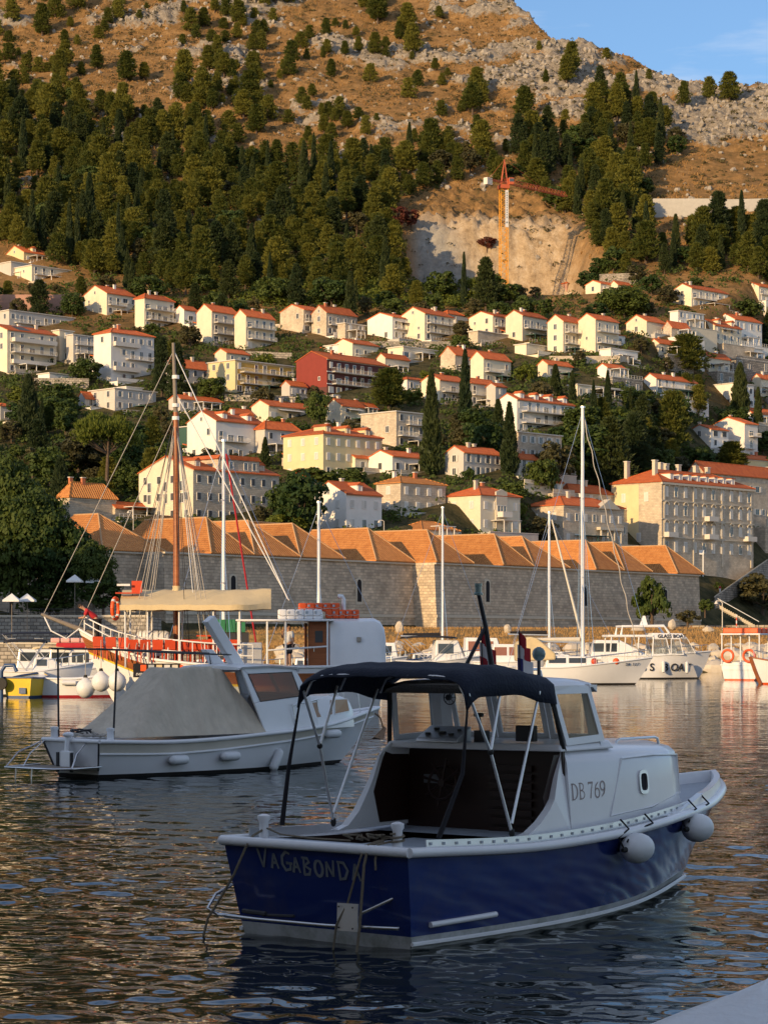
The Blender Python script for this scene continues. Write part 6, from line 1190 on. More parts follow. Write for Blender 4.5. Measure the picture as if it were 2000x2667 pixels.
# ---------------------------------------------------------------- white cabin boat under a tarpaulin
def cabin_boat():
    t = thing('cabin_boat', 'white wooden cabin boat with grey tarpaulin over its stern', 'boat', (-6.12, 47.67, 0), R_(47))
    H = Hull([(0, .90), (.12, 1.08), (.3, 1.2), (.5, 1.22), (.65, 1.1), (.8, .75), (.92, .32), (1, .02)], [(0, .62), (.12, .85), (.3, 1.02), (.5, 1.0), (.65, .78), (.8, .42), (.92, .14), (1, 0)], [(0, .76), (.2, .71), (.5, .80), (.78, .96), (1, 1.24)], 7.45, 8.75, -.25, -.45)
    mb = MB(); [H.strip(mb, lambda u: .07, lambda u: H.zs(u), s, 7) for s in (1, -1)]; H.transom(mb, .07, .76, 4); hull = mb.build('hull', 'gel', t, 40)
    mb = MB(); [H.strip(mb, lambda u: -.35, lambda u: .07, s, 4) for s in (1, -1)]; H.transom(mb, -.35, .07, 2); mb.build('bottom', 'antif', hull, 40)
    mb = MB(); [mb.tube(H.line(s, 0, -.012, f=lambda u: H.zs(u)-.26+.06*u), .028, 8) for s in (1, -1)]; mb.build('rubbing_strake', 'gel', hull, 50)
    mb = MB()
    for s in (1, -1): H.strip(mb, lambda u: H.zs(u)-.235+.06*u, lambda u: H.zs(u)-.045, s, 1)
    for i, v in enumerate(mb.v): mb.v[i] = (v[0], v[1]*1.004, v[2])
    mb.build('bulwark_band', 'beige', hull, 50)
    mb = MB(); path = H.line(1, .0, -.02)+H.line(-1, .0, -.02)[::-1]; mb.tube(path[:31], .045, 8); mb.tube(path[31:], .045, 8); mb.tube([path[-1], path[0]], .045, 8); mb.build('gunwale', 'gel', t, 50)
    mb = MB(); H.deck(mb, -.01, .04, 0, .985, 30); mb.build('deck', 'gel', t)
    # tarpaulin
    nu, nv = 60, 44; g = []; rg = random.Random(4)
    for i in range(nu+1):
        u = i/nu; row = []
        for j in range(nv+1):
            p = -1+2*j/nv; ap = abs(p)
            st = np.interp(u, [0, .38, 1], [.55, 1.95, 3.48]); sb = np.interp(u, [0, .25, 1], [.15, .55, 4.08]); zt = np.interp(u, [0, .38, .6, 1], [1.02, 2.28, 2.27, 2.22]); zb = .82
            k = ap**1.5 if ap < .62 else .62**1.5+(ap-.62)/.38*(1-.62**1.5); top = max(0, 1-max(0, ap-.42)/.58); q = top**.95
            s = sb+(st-sb)*q; z = zb+(zt-zb)*q-.05*(1-abs(2*u-1))*(q > .95)
            hw = np.interp(s, [0, .5, 2, 4.1], [.80, .93, 1.05, 1.06])*(1 if u > .05 else .96); y = p*np.interp(ap, [0, .45, 1], [.72, .72, 1])*hw if ap < .999 else p*hw
            fold = .055*math.sin(u*17+2*p)*math.exp(-((ap-.5)/.2)**2)+.06*math.sin(u*23+ap*5)*math.sin(math.pi*q)+.035*math.sin(u*47-ap*9)*(1-q)*ap+.03*math.sin(u*9+3*p)+.03*math.sin(u*31+p*2)*(u > .55)
            row.append((s+fold*.5, -(y+math.copysign(fold, p)*.8), z+fold*.35*(q > .2)))
        g.append(row)
    mb = MB(); m_ = nv+1; mb.add([p for r in g for p in r], [(i*m_+j, i*m_+j+1, (i+1)*m_+j+1, (i+1)*m_+j) for i in range(nu) for j in range(nv)]); mb.poly([g[0][j] for j in range(nv+1)]); o = mb.build('tarpaulin', 'tarp', t, 70)
    # wheelhouse and trunk
    def sidepoly(s, pts, th=.05, nm='wheelhouse_side'): 
        n = len(pts); a = [Vector((x, -s*w, z)) for x, w, z in pts]; b = [Vector((x, -s*(w-th), z)) for x, w, z in pts]; mb = MB(); mb.loft([a, b] if s < 0 else [b, a]); return mb.build(nm, 'gel', t, bevel=.015)
    win = [(4.02, .965, 1.50), (5.24, .955, 1.60), (5.02, .90, 2.11), (3.72, .905, 2.08)]
    for s in (1, -1):
        # window aperture is left open between four side pieces
        sidepoly(s, [(4.1, 1.05, .80), (5.8, 1.05, .86), (5.55, .96, 1.58), (5.24, .955, 1.60), (4.02, .965, 1.50), (3.82, .985, 1.45)])
        sidepoly(s, [(3.82, .985, 1.45), (4.02, .965, 1.50), (3.72, .905, 2.08), (3.50, .89, 2.24)]); sidepoly(s, [(3.72, .905, 2.08), (5.02, .90, 2.11), (5.12, .88, 2.25), (3.50, .89, 2.24)]); sidepoly(s, [(5.24, .955, 1.60), (5.55, .955, 1.58), (5.12, .88, 2.25), (5.02, .90, 2.11)])
        q = [Vector((x, -s*w, z)) for x, w, z in win]; q = q if s > 0 else [q[1], q[0], q[3], q[2]]
        pane_frame(t, q, (0, -s, .1), .02, .012, 'mahog', 'amber' if s > 0 else 'clear', 'cabin_window')
    rings = [[(x, y*.95*(1-.0*abs(y)), z-.05*abs(y)**3) for y in (-1, -.95, -.5, 0, .5, .95, 1)]+[(x, y*.93, z-.09) for y in (1, 0, -1)] for x, z in ((3.42, 2.27), (3.5, 2.30), (4.4, 2.32), (5.15, 2.28), (5.24, 2.22))]
    MB().loft(rings).build('roof', 'gel', t, 50)
    for y0, y1 in ((-.82, -.05), (.05, .82)): pane_frame(t, [(5.52, y0, 1.66), (5.52, y1, 1.66), (5.17, y1*.97, 2.18), (5.17, y0*.97, 2.18)], (.85, 0, .5), .05, .015, 'gel', 'clear', 'windscreen')
    rings = []
    for x, w, zt in ((5.4, .94, 1.62), (6.2, .90, 1.60), (6.9, .74, 1.56), (7.2, .64, 1.50), (7.36, .58, 1.30)):
        rings.append([(x, -w, .85), (x, -(w-.04), zt-.12), (x, -(w-.1), zt-.03), (x, -w*.5, zt+.03), (x, 0, zt+.04), (x, w*.5, zt+.03), (x, w-.1, zt-.03), (x, w-.04, zt-.12), (x, w, .85)])
    mb = MB(); mb.loft(rings, False, False); mb.poly([Vector(p) for p in rings[-1]]); tr = mb.build('trunk_cabin', 'gel', t, 45)
    def tw(x, z): w = float(np.interp(x, [5.4, 6.2, 6.9, 7.2], [.94, .90, .74, .64])); return Vector((x, -(w-.04*(z-.85)/.65)-.004, z))
    for (a, b, c, d) in (((5.62, 1.08), (6.35, 1.16), (6.40, 1.48), (5.55, 1.42)), ((6.48, 1.17), (7.10, 1.22), (7.02, 1.48), (6.5, 1.48))): pane_frame(t, [tw(*a), tw(*b), tw(*c), tw(*d)], (0, -1, .05), .018, .01, 'gel', 'bronze', 'trunk_window')
    fin = MB().hexa([(3.75, -.40, 2.29), (4.10, -.40, 2.29), (4.10, -.22, 2.29), (3.75, -.22, 2.29), (2.98, -.40, 3.22), (3.20, -.40, 3.36), (3.20, -.22, 3.36), (2.98, -.22, 3.22)]).build('raked_light_arch', 'gel', t, bevel=.02)
    for s in (1,): MB().hexa([(3.75, .22, 2.29), (4.10, .22, 2.29), (4.10, .40, 2.29), (3.75, .40, 2.29), (3.5, .22, 2.62), (3.72, .22, 2.62), (3.72, .40, 2.62), (3.5, .40, 2.62)]).build('raked_light_stub', 'gel', t, bevel=.02)
    sl = MB(); ellipsoid(sl, (4.0, -.34, 2.58), (.05, .06, .06), 10, 6); sl.build('search_light', 'steel', t, 60)
    MB().tube([(-.04, .9, .80), (-.06, .9, 2.64)], .022, 8).build('stern_post', 'dark', t); MB().tube([(.05, -.75, .80), (.15, -.75, 2.62)], .022, 8).build('stern_post', 'dark', t)
    MB().tube([(-.1, .95, 2.64), (-.06, .1, 2.64), (.15, -.75, 2.62), (1.9, -.6, 2.55), (3.9, -.36, 2.50)], .018, 6).build('awning_pole', 'dark', t); MB().tube([(-.3, .9, 2.66), (1.5, .5, 2.62), (3.4, .0, 2.54), (3.4, -.05, 2.3)], .014, 6).build('awning_pole', 'dark', t)
    # swim platform
    MB().prism([(-1.35, .9), (-1.2, -.35), (-.95, -.7), (-.22, -.72), (-.40, .85)], .19, .23, 'xy').build('swim_platform', 'teak', t); pf = MB(); pf.tube([(-.3, -.78, .24), (-.95, -.74, .22), (-1.22, -.4, .21), (-1.42, .92, .22), (-.5, .95, .24)], .022, 8)
    pf.tube([(-1.42, .9, .22), (-1.1, .9, .52), (-.55, .85, .72)], .018, 6); pf.tube([(-1.0, -.7, .22), (-.75, -.55, .50), (-.45, -.5, .74)], .018, 6); pf.tube([(-1.1, .75, .22), (-.9, .75, .5), (-.5, .8, .74)], .014, 6); pf.build('platform_frame', 'steel', t, 60)
    ld = MB(); ld.tube([(-1.38, .62, .2), (-1.42, .62, -.3)], .016, 6); ld.tube([(-1.32, .18, .2), (-1.36, .18, -.3)], .016, 6); ld.build('bathing_ladder', 'steel', t)
    MB().box(-.62, -.18, .20, -.50, .14, .55).build('engine_bracket', 'gel', t, bevel=.02); MB().tube([(-.55, .02, .5), (-.50, .02, .86)], .06, 8).build('outboard_post', 'gel', t, 50); lg = MB(); ellipsoid(lg, (-.5, .02, .88), (.12, .12, .06), 12, 6); lg.build('outboard_cap', 'gel', t, 60)
    for y in (-.24, .2): MB().box(-.66, y-.02, .12, -.60, y+.02, .52).build('bracket_bar', 'dark', t)
    for s in (1, -1): MB().lathe([(.08, .72), (.07, .95), (.09, .97), (.085, 1.02), (.02, 1.03)], 12, (.0 if s > 0 else -.3, -s*.72, 0)).build('bollard', 'gel', t, 50)
    for s in (1, -1): pe = H.pt(0, .45, s); MB().tube([H.pt(0, .74, s)+Vector((-.015, 0, 0)), H.pt(0, .15, s)+Vector((-.015, 0, 0))], .02, 6).build('transom_trim', 'dark', t)
    mb = MB(); rr = random.Random(9); pts = [(.05+.22*math.cos(a*1.0)*rr.uniform(.6, 1.2), .1+.42*math.sin(a*.9)*rr.uniform(.7, 1.2), .80+.07*rr.random()+.0012*a) for a in np.linspace(0, 50, 90)]; mb.tube(pts, .015, 5); mb.build('rope_coil', 'greyrope', t, 60); mb = MB(); pts = [(.1+.2*math.cos(a)*rr.uniform(.8, 1.2), .35+.22*math.sin(a), .86+.05*math.sin(a*1.7)+.05) for a in np.linspace(0, 19, 40)]; mb.tube(pts, .02, 5); mb.build('rope_coil', 'dark', t, 60)
    # bow rails and anchor
    for s in (1, -1):
        rl = MB(); pts = [H.line(s, .0, .08, .62, .97, 7)[k] for k in range(8)]; up = [p+Vector((-.12, 0, .55+.02*k)) for k, p in enumerate(pts)]; rl.tube(up, .013, 6)
        for k in (0, 2, 4, 6): rl.tube([pts[k], up[k]], .011, 6)
        rl.build('bow_rail', 'steel', t, 60)
    an = MB(); an.tube([(8.5, 0, 1.2), (8.85, 0, 1.0), (8.95, 0, .75)], .02, 6); an.hexa([(8.6, -.03, .55), (8.75, -.2, .5), (8.8, 0, .5), (8.75, .2, .5), (8.95, -.03, .8), (9.0, -.05, .75), (9.02, 0, .78), (9.0, .05, .75)]); an.build('anchor', 'rust', t)
    for x, z, tilt, sph, lab in ((1.45, .33, 0, 0, 'white fender lying flat below the tarpaulin, aft'), (2.85, .36, 0, 0, 'white fender lying flat below the tarpaulin, forward'), (4.35, .22, 55, 0, 'white fender hanging slanted amidships on the cabin boat'), (6.35, .72, 0, 1, 'white and blue fender near the bow of the cabin boat')):
        u = .5
        for _ in range(30): q = H.pt(u, max(z, .1), 1); u += (x-q.x)/9
        p = H.pt(u, max(z, .1), 1)+Vector((0, -.12, 0)); p.z = z; f = thing('fender', lab, 'fender', (0, 0, 0), 0, 'fenders of the cabin boat'); f.matrix_world = Matrix.Translation((-6.12, 47.67, 0)) @ Matrix.Rotation(R_(47), 4, 'Z')
        mtx = Matrix.Rotation(R_(-90+tilt), 4, 'Y') if not tilt else Matrix.Rotation(R_(28), 4, 'Y'); b = MB().lathe([(.02, -.27), (.045, -.25), (.085, -.22), (.10, -.17), (.10, .17), (.085, .22), (.045, .25), (.02, .27)], 12, (0, 0, 0)).build('float', 'fender', f, 50); b.matrix_local = Matrix.Translation(p) @ mtx
        for q in (-.24, .24):
            e = b.matrix_local @ Vector((0, 0, q)); uu = u+(e.x-p.x)/9; s1 = H.pt(uu, H.zs(uu), 1)
            if tilt and q < 0: continue
            MB().tube([e, s1+Vector((0, -.05, 0)), s1+Vector((0, .05, .05))], .007, 5).build('fender_rope', 'greyrope', f)
cabin_boat()
# ================================================================ PEOPLE
def skinmesh(name, parent, joints, edges, m, sub=2, root=0):
    me = bpy.data.meshes.new(name); me.from_pydata([j[0] for j in joints], edges, []); me.materials.append(M[m]); o = bpy.data.objects.new(name, me); COL.objects.link(o); o.parent = parent
    md = o.modifiers.new('skin', 'SKIN'); md.use_smooth_shade = True
    if not me.skin_vertices: raise RuntimeError('no skin layer')
    for i, j in enumerate(joints): r = j[1] if isinstance(j[1], tuple) else (j[1], j[1]); me.skin_vertices[0].data[i].radius = r; me.skin_vertices[0].data[i].use_root = (i == root)
    s = o.modifiers.new('sub', 'SUBSURF'); s.levels = sub; s.render_levels = sub; return o
def person(label, loc, rz, pose, shirt, legs, hair='hair', sc=1.0, detail=True, bare_legs=False, group=None):
    """pose: dict of joints in metres, x forward, y left, z up from the feet"""
    t = thing('person', label, 'person', loc, rz, group); t.scale = (sc, sc, sc); q = dict(pelvis=(0, 0, .95), chest=(0, 0, 1.28), neck=(0, 0, 1.47), head=(.03, 0, 1.62), sl=(0, .19, 1.42), sr=(0, -.19, 1.42), el=(.0, .25, 1.13), er=(.0, -.25, 1.13), hl=(.06, .26, .87), hr=(.06, -.26, .87), kl=(.03, .1, .5), kr=(.03, -.1, .5), al=(0, .1, .08), ar=(0, -.1, .08), tl=(.18, .12, .03), tr=(.18, -.12, .03))
    q.update(pose); V = {k: Vector(v) for k, v in q.items()}; mid = lambda a, b, f=.5: V[a].lerp(V[b], f)
    J = []; E_ = []; ix = {}
    def j(n, p, r): ix[n] = len(J); J.append((tuple(p), r)); return ix[n]
    def e(*ns): E_.extend((ix[a], ix[b]) for a, b in zip(ns[:-1], ns[1:]))
    j('pelvis', V['pelvis'], (.15, .11)); j('waist', mid('pelvis', 'chest', .5), (.13, .10)); j('chest', V['chest'], (.16, .12)); j('neck', V['neck'], .06); j('jaw', V['head']+(V['neck']-V['head'])*.45, .065); j('head', V['head'], (.085, .10)); j('crown', V['head']+(V['head']-V['neck']).normalized()*.10, (.07, .085))
    e('pelvis', 'waist', 'chest', 'neck', 'jaw', 'head', 'crown')
    for s in 'lr':
        j('s'+s, V['s'+s], .062); j('e'+s, V['e'+s], .045); j('w'+s, V['e'+s].lerp(V['h'+s], .85), .032); j('h'+s, V['h'+s], (.035, .025)); j('f'+s, V['h'+s]+(V['h'+s]-V['e'+s]).normalized()*.09, (.028, .014)); j('th'+s, V['h'+s]+Vector((.05, 0, -.02)), .012); e('chest', 's'+s, 'e'+s, 'w'+s, 'h'+s, 'f'+s); e('h'+s, 'th'+s)
        sg = .09 if s == 'l' else -.09; j('p'+s, V['pelvis']+Vector((0, sg, -.06)), .095); j('k'+s, V['k'+s], .062); j('c'+s, mid('k'+s, 'a'+s, .3), .06); j('a'+s, V['a'+s], .04); j('t'+s, V['t'+s], (.045, .03)); e('pelvis', 'p'+s, 'k'+s, 'c'+s, 'a'+s, 't'+s)
    skinmesh('body', t, J, E_, 'skin')
    sj = [(V['pelvis']+Vector((0, 0, .02)), (.175, .135)), (mid('pelvis', 'chest'), (.165, .13)), (V['chest'], (.185, .145)), (mid('chest', 'neck', .75), (.10, .085))]; se = [(0, 1), (1, 2), (2, 3)]
    for s in 'lr': n = len(sj); sj += [(V['s'+s], .085), (V['s'+s].lerp(V['e'+s], .8), .07)]; se += [(2, n), (n, n+1)]
    skinmesh('shirt', t, [(tuple(p), r) for p, r in sj], se, shirt)
    tj = [(V['pelvis'], (.17, .13))]; te = []
    for s in 'lr':
        sg = .09 if s == 'l' else -.09; n = len(tj); tj += [(V['pelvis']+Vector((0, sg, -.06)), .115), (V['k'+s]+Vector((0, 0, .06)), .085)]; te += [(0, n), (n, n+1)]
        if not bare_legs: tj.append((V['a'+s]+Vector((0, 0, .04)), .06)); te.append((n+1, n+2))
    skinmesh('trousers' if not bare_legs else 'shorts', t, [(tuple(p), r) for p, r in tj], te, legs)
    up = (V['head']-V['neck']).normalized(); hc = V['head']+up*.055-Vector((.018, 0, 0)); mb = MB(); ellipsoid(mb, hc, (.10, .085, .085), 10, 7); mb.build('hair', hair, t, 80)
    if detail:
        f = V['head']+up*.0; mb = MB(); ellipsoid(mb, f+Vector((.098, 0, -.005)), (.022, .014, .02), 6, 4); mb.build('nose', 'skin', t, 80)
        MB().box(f.x+.07, f.y-.065, f.z+.012, f.x+.097, f.y+.065, f.z+.045).build('sunglasses', 'dark', t)
        for s in (1, -1): mb = MB(); ellipsoid(mb, f+Vector((0, s*.088, 0)), (.02, .01, .03), 6, 4); mb.build('ear', 'skin', t, 80)
    return t
# ================================================================ GULET
GO = Vector((0, 90, 0)); GR = R_(183)
def gulet():
    t = thing('excursion_boat', 'wooden excursion boat with beige awning, tall brown mast and red chairs', 'boat', GO, GR)
    H = Hull([(0, 1.45), (.2, 1.85), (.5, 2.0), (.75, 1.62), (.9, .85), (1, .04)], [(0, .9), (.2, 1.5), (.5, 1.7), (.75, 1.1), (.9, .4), (1, 0)], [(0, 1.85), (.4, 1.80), (.68, 1.95), (.83, 2.2), (.92, 2.6), (1, 3.25)], 10.2, 11.85, .3, -.1, .8)
    y_ = smooth_curve([(0, 1.05), (.5, 1.05), (.83, 1.42), (1, 2.3)]); tb = lambda u: H.zs(u)-.22
    for nm, f0, f1, m, r in (('lower_hull', lambda u: -.5, y_, 'white', 5), ('yellow_stripe', y_, lambda u: y_(u)+.09, 'yellow', 1), ('bulwark', tb, H.zs, 'white', 1)):
        mb = MB(); [H.strip(mb, f0, f1, s, r) for s in (1, -1)]; H.transom(mb, f0(0), f1(0), 2); mb.build(nm, m, t, 40)
    for k in range(5):                                                  # planks
        f0 = lambda u, k=k: y_(u)+.09+(tb(u)-y_(u)-.09)*k/5; f1 = lambda u, k=k: y_(u)+.09+(tb(u)-y_(u)-.09)*(k+.92)/5
        mb = MB(); [H.strip(mb, f0, f1, s, 1) for s in (1, -1)]; H.transom(mb, f0(0), f1(0), 1); mb.build('hull_plank', 'varn', t, 40)
    mb = MB(); [mb.tube(H.line(s, .02, -.01), .055, 6) for s in (1, -1)]; mb.build('cap_rail', 'white', t, 50)
    mb = MB(); H.deck(mb, -.15, .06, 0, .62, 20); mb.build('aft_deck', 'teak', t); mb = MB(); H.deck(mb, -.02, .06, .60, .97, 20); mb.build('fore_deck', 'teak', t)
    for s in (1, -1):
        rl = MB(); b = H.line(s, 0, .05, .80, .985, 8); up = [p+Vector((0, 0, .78-.02*i)) for i, p in enumerate(b)]; rl.tube(up, .03, 6); rl.tube([p+Vector((0, 0, .38)) for p in b], .022, 6)
        for i in (0, 1, 2, 3, 4, 5, 6, 7, 8): rl.tube([b[i], up[i]], .025, 6)
        rl.build('bow_rail', 'white', t, 60)
        rl = MB(); b = H.line(s, 0, .05, .46, .78, 8); rl.tube([p+Vector((0, 0, .42)) for p in b], .028, 6); rl.tube([p+Vector((0, 0, .85)) for p in b], .028, 6)
        for p in b: rl.tube([p, p+Vector((0, 0, .85))], .022, 6)
        rl.build('side_rail', 'white', t, 60)
        for x in (9.95, 9.1, 7.9, 6.6, 5.6): MB().tube([(x, -s*(1.7 if x < 9 else 1.55), 1.8), (x, -s*1.75, 4.12)], .035, 6).build('awning_post', 'white', t)
    # awning
    g = []; nx, ny = 18, 14
    for i in range(nx+1):
        x = 4.4+(10.15-4.4)*i/nx; row = []
        for j in range(ny+1):
            p = -1+2*j/ny; w = 1.95 if x > 5.6 else 1.95*(.45+.55*(x-4.4)/1.2); z = 4.82-.62*abs(p)**1.2-.03*math.sin(math.pi*((x*1.05) % 1))+(.0 if x > 5.6 else .05*(5.6-x)); row.append((x, p*w, z))
        g.append([(row[0][0], row[0][1]*1.01, row[0][2]-.2)]+row+[(row[-1][0], row[-1][1]*1.01, row[-1][2]-.2)])
    m_ = ny+3; mb = MB(); mb.add([p for r in g for p in r], [(i*m_+j, i*m_+j+1, (i+1)*m_+j+1, (i+1)*m_+j) for i in range(nx) for j in range(m_-1)]); mb.poly([(10.15, -1.97, 4.02), (10.15, -1.95, 4.22), (10.15, 0, 4.78), (10.15, 1.95, 4.22), (10.15, 1.97, 4.02), (10.16, 0, 4.42)]); aw = mb.build('awning', 'canvas', t, 50)
    MB().lathe([(.22, 4.5), (.2, 4.72), (.14, 4.85), (.16, 4.95)], 10, (8.07, 0, 0)).build('mast_collar', 'canvas', t, 50)
    # deckhouse
    rings = [[(x, -1.35*k, 1.6), (x, -1.35*k, zt-.35), (x, -1.25*k, zt-.1), (x, -1.0*k, zt), (x, 0, zt+.05), (x, 1.0*k, zt), (x, 1.25*k, zt-.1), (x, 1.35*k, zt-.35), (x, 1.35*k, 1.6)] for x, k, zt in ((.0, .97, 3.0), (.05, .98, 3.3), (.2, 1, 3.55), (.42, 1, 3.66), (2.0, 1, 3.66), (2.15, 1, 3.62))]
    mb = MB(); mb.loft(rings, False, False); mb.poly([Vector(p) for p in rings[0]][::-1]); mb.poly([Vector(p) for p in rings[-1]]); dh = mb.build('deckhouse', 'gel', t, 40)
    MB().box(.95, 1.352, 2.78, 1.12, 1.42, 2.96).build('side_lamp', 'steel', dh)
    MB().box(2.0, -1.8, 3.56, 5.75, 1.8, 3.64).build('roof', 'gel', t, bevel=.03); MB().box(2.155, -1.3, 1.66, 2.95, 1.3, 3.555).build('wooden_wheelhouse', 'varn', t)
    dr = MB().box(2.3, 1.302, 1.8, 2.85, 1.335, 3.4).build('door', 'varn', t); MB().box(2.42, 1.337, 2.75, 2.72, 1.345, 3.2).build('door_window', 'pane', dr); MB().tube([(2.76, 1.36, 2.4), (2.76, 1.36, 2.55)], .015, 5).build('handle', 'steel', dr)
    for k in range(3): MB().box(3.0+.04*k, -.2+.45*k, 1.7, 3.04+.04*k, .2+.45*k, 3.5).build('door_leaf', 'varn', t)
    for x in (5.65, 4.55, 3.85, 2.25): MB().tube([(x, 1.72, 1.75), (x, 1.72, 3.56)], .04, 6).build('roof_post', 'white', t); MB().tube([(x, -1.72, 1.75), (x, -1.72, 3.56)], .04, 6).build('roof_post', 'white', t)
    MB().tube([(4.55, 1.72, 2.45), (2.25, 1.72, 2.6)], .035, 6).build('gang_rail', 'white', t)
    MB().box(4.75, .6, 1.68, 5.9, 1.45, 2.75).build('steel_locker', 'alu', t, bevel=.03)
    # spars and rigging
    M0 = Vector((8.07, 0, 1.7)); ms = MB().tube([M0, M0+Vector((0, 0, 5)), M0+Vector((.02, 0, 10))], [.135, .125, .11], 10).build('mast', 'varn', t, 60); MB().tube([M0+Vector((.02, 0, 9.8)), M0+Vector((.12, 0, 12.7))], [.09, .06], 8).build('topmast', 'teak', ms, 60)
    for z in (9.7, 10.2, 11.3): MB().lathe([(.14, 0), (.14, .14)], 10, M0+Vector((.03, 0, z))).build('mast_band', 'white', ms)
    bs = MB().tube([(11.0, 0, 2.95), (13.3, -.1, 3.85)], [.13, .06], 8).build('bowsprit', 'teak', t, 60); MB().tube([(13.2, -.1, 3.8), (12.9, .1, 3.2), (12.3, .2, 2.9), (11.8, .1, 3.3)], .03, 6).build('bobstay_rope', 'white', bs)
    hd = M0+Vector((.03, 0, 9.95)); tp_ = M0+Vector((.1, 0, 12.4))
    def line(a, b, r=.012, m='greyrope'): MB().tube([a, b], r, 4, False).build('rigging_line', m, t)
    for s in (1, -1):
        for x in (9.9, 9.6, 9.3, 7.0, 6.75, 6.5): line(hd+Vector((0, 0, random.uniform(-.6, .3))), (x, -s*1.75, 2.2), .014)
        line(hd, (10.2, -s*1.2, 2.5), .012, 'dark'); line(hd, (7.6, -s*1.8, 2.0), .012, 'dark')
        line(tp_, (3.75, -s*.25, 4.45), .02, 'white'); line(hd+Vector((0, 0, .8)), (3.7, -s*.2, 4.4), .02, 'white')
    line(tp_, (13.2, -.1, 3.85), .016); line(hd, (11.9, 0, 3.2), .016); line(hd+Vector((0, 0, -1)), (10.3, .2, 2.6), .014); line(hd, (9.0, .4, 4.5), .012); line(hd, (7.4, .5, 4.5), .014, 'white'); line(hd, (7.2, -.3, 4.5), .014, 'white')
    bn = MB().box(6.5, 1.93, 1.42, 9.6, 1.97, 1.95).build('side_banner', 'black', t); bn.rotation_euler = (0, 0, R_(-1.5))
    me = text_mesh('EVERY DAY STARTING FROM DUBROVNIK OLD TOWN HARBOUR', .125, 'flagwhite', 'banner_text', .001, .95, .003, .2); o = put('banner_text', me, bn); o.location = (9.5, 1.975, 1.50); o.rotation_euler = (R_(90), 0, R_(180))
    for k in range(9): MB().box(6.7+k*.3, 1.972, 1.66, 6.92+k*.3, 1.976, 1.9).build('banner_photo', ('flagwhite', 'canvas', 'deckgrey', 'orange', 'beige')[k % 5], bn)
    return t, H
GU, GH = gulet()
def G(x, y, z): return Matrix.Translation(GO) @ Matrix.Rotation(GR, 4, 'Z') @ Vector((x, y, z))
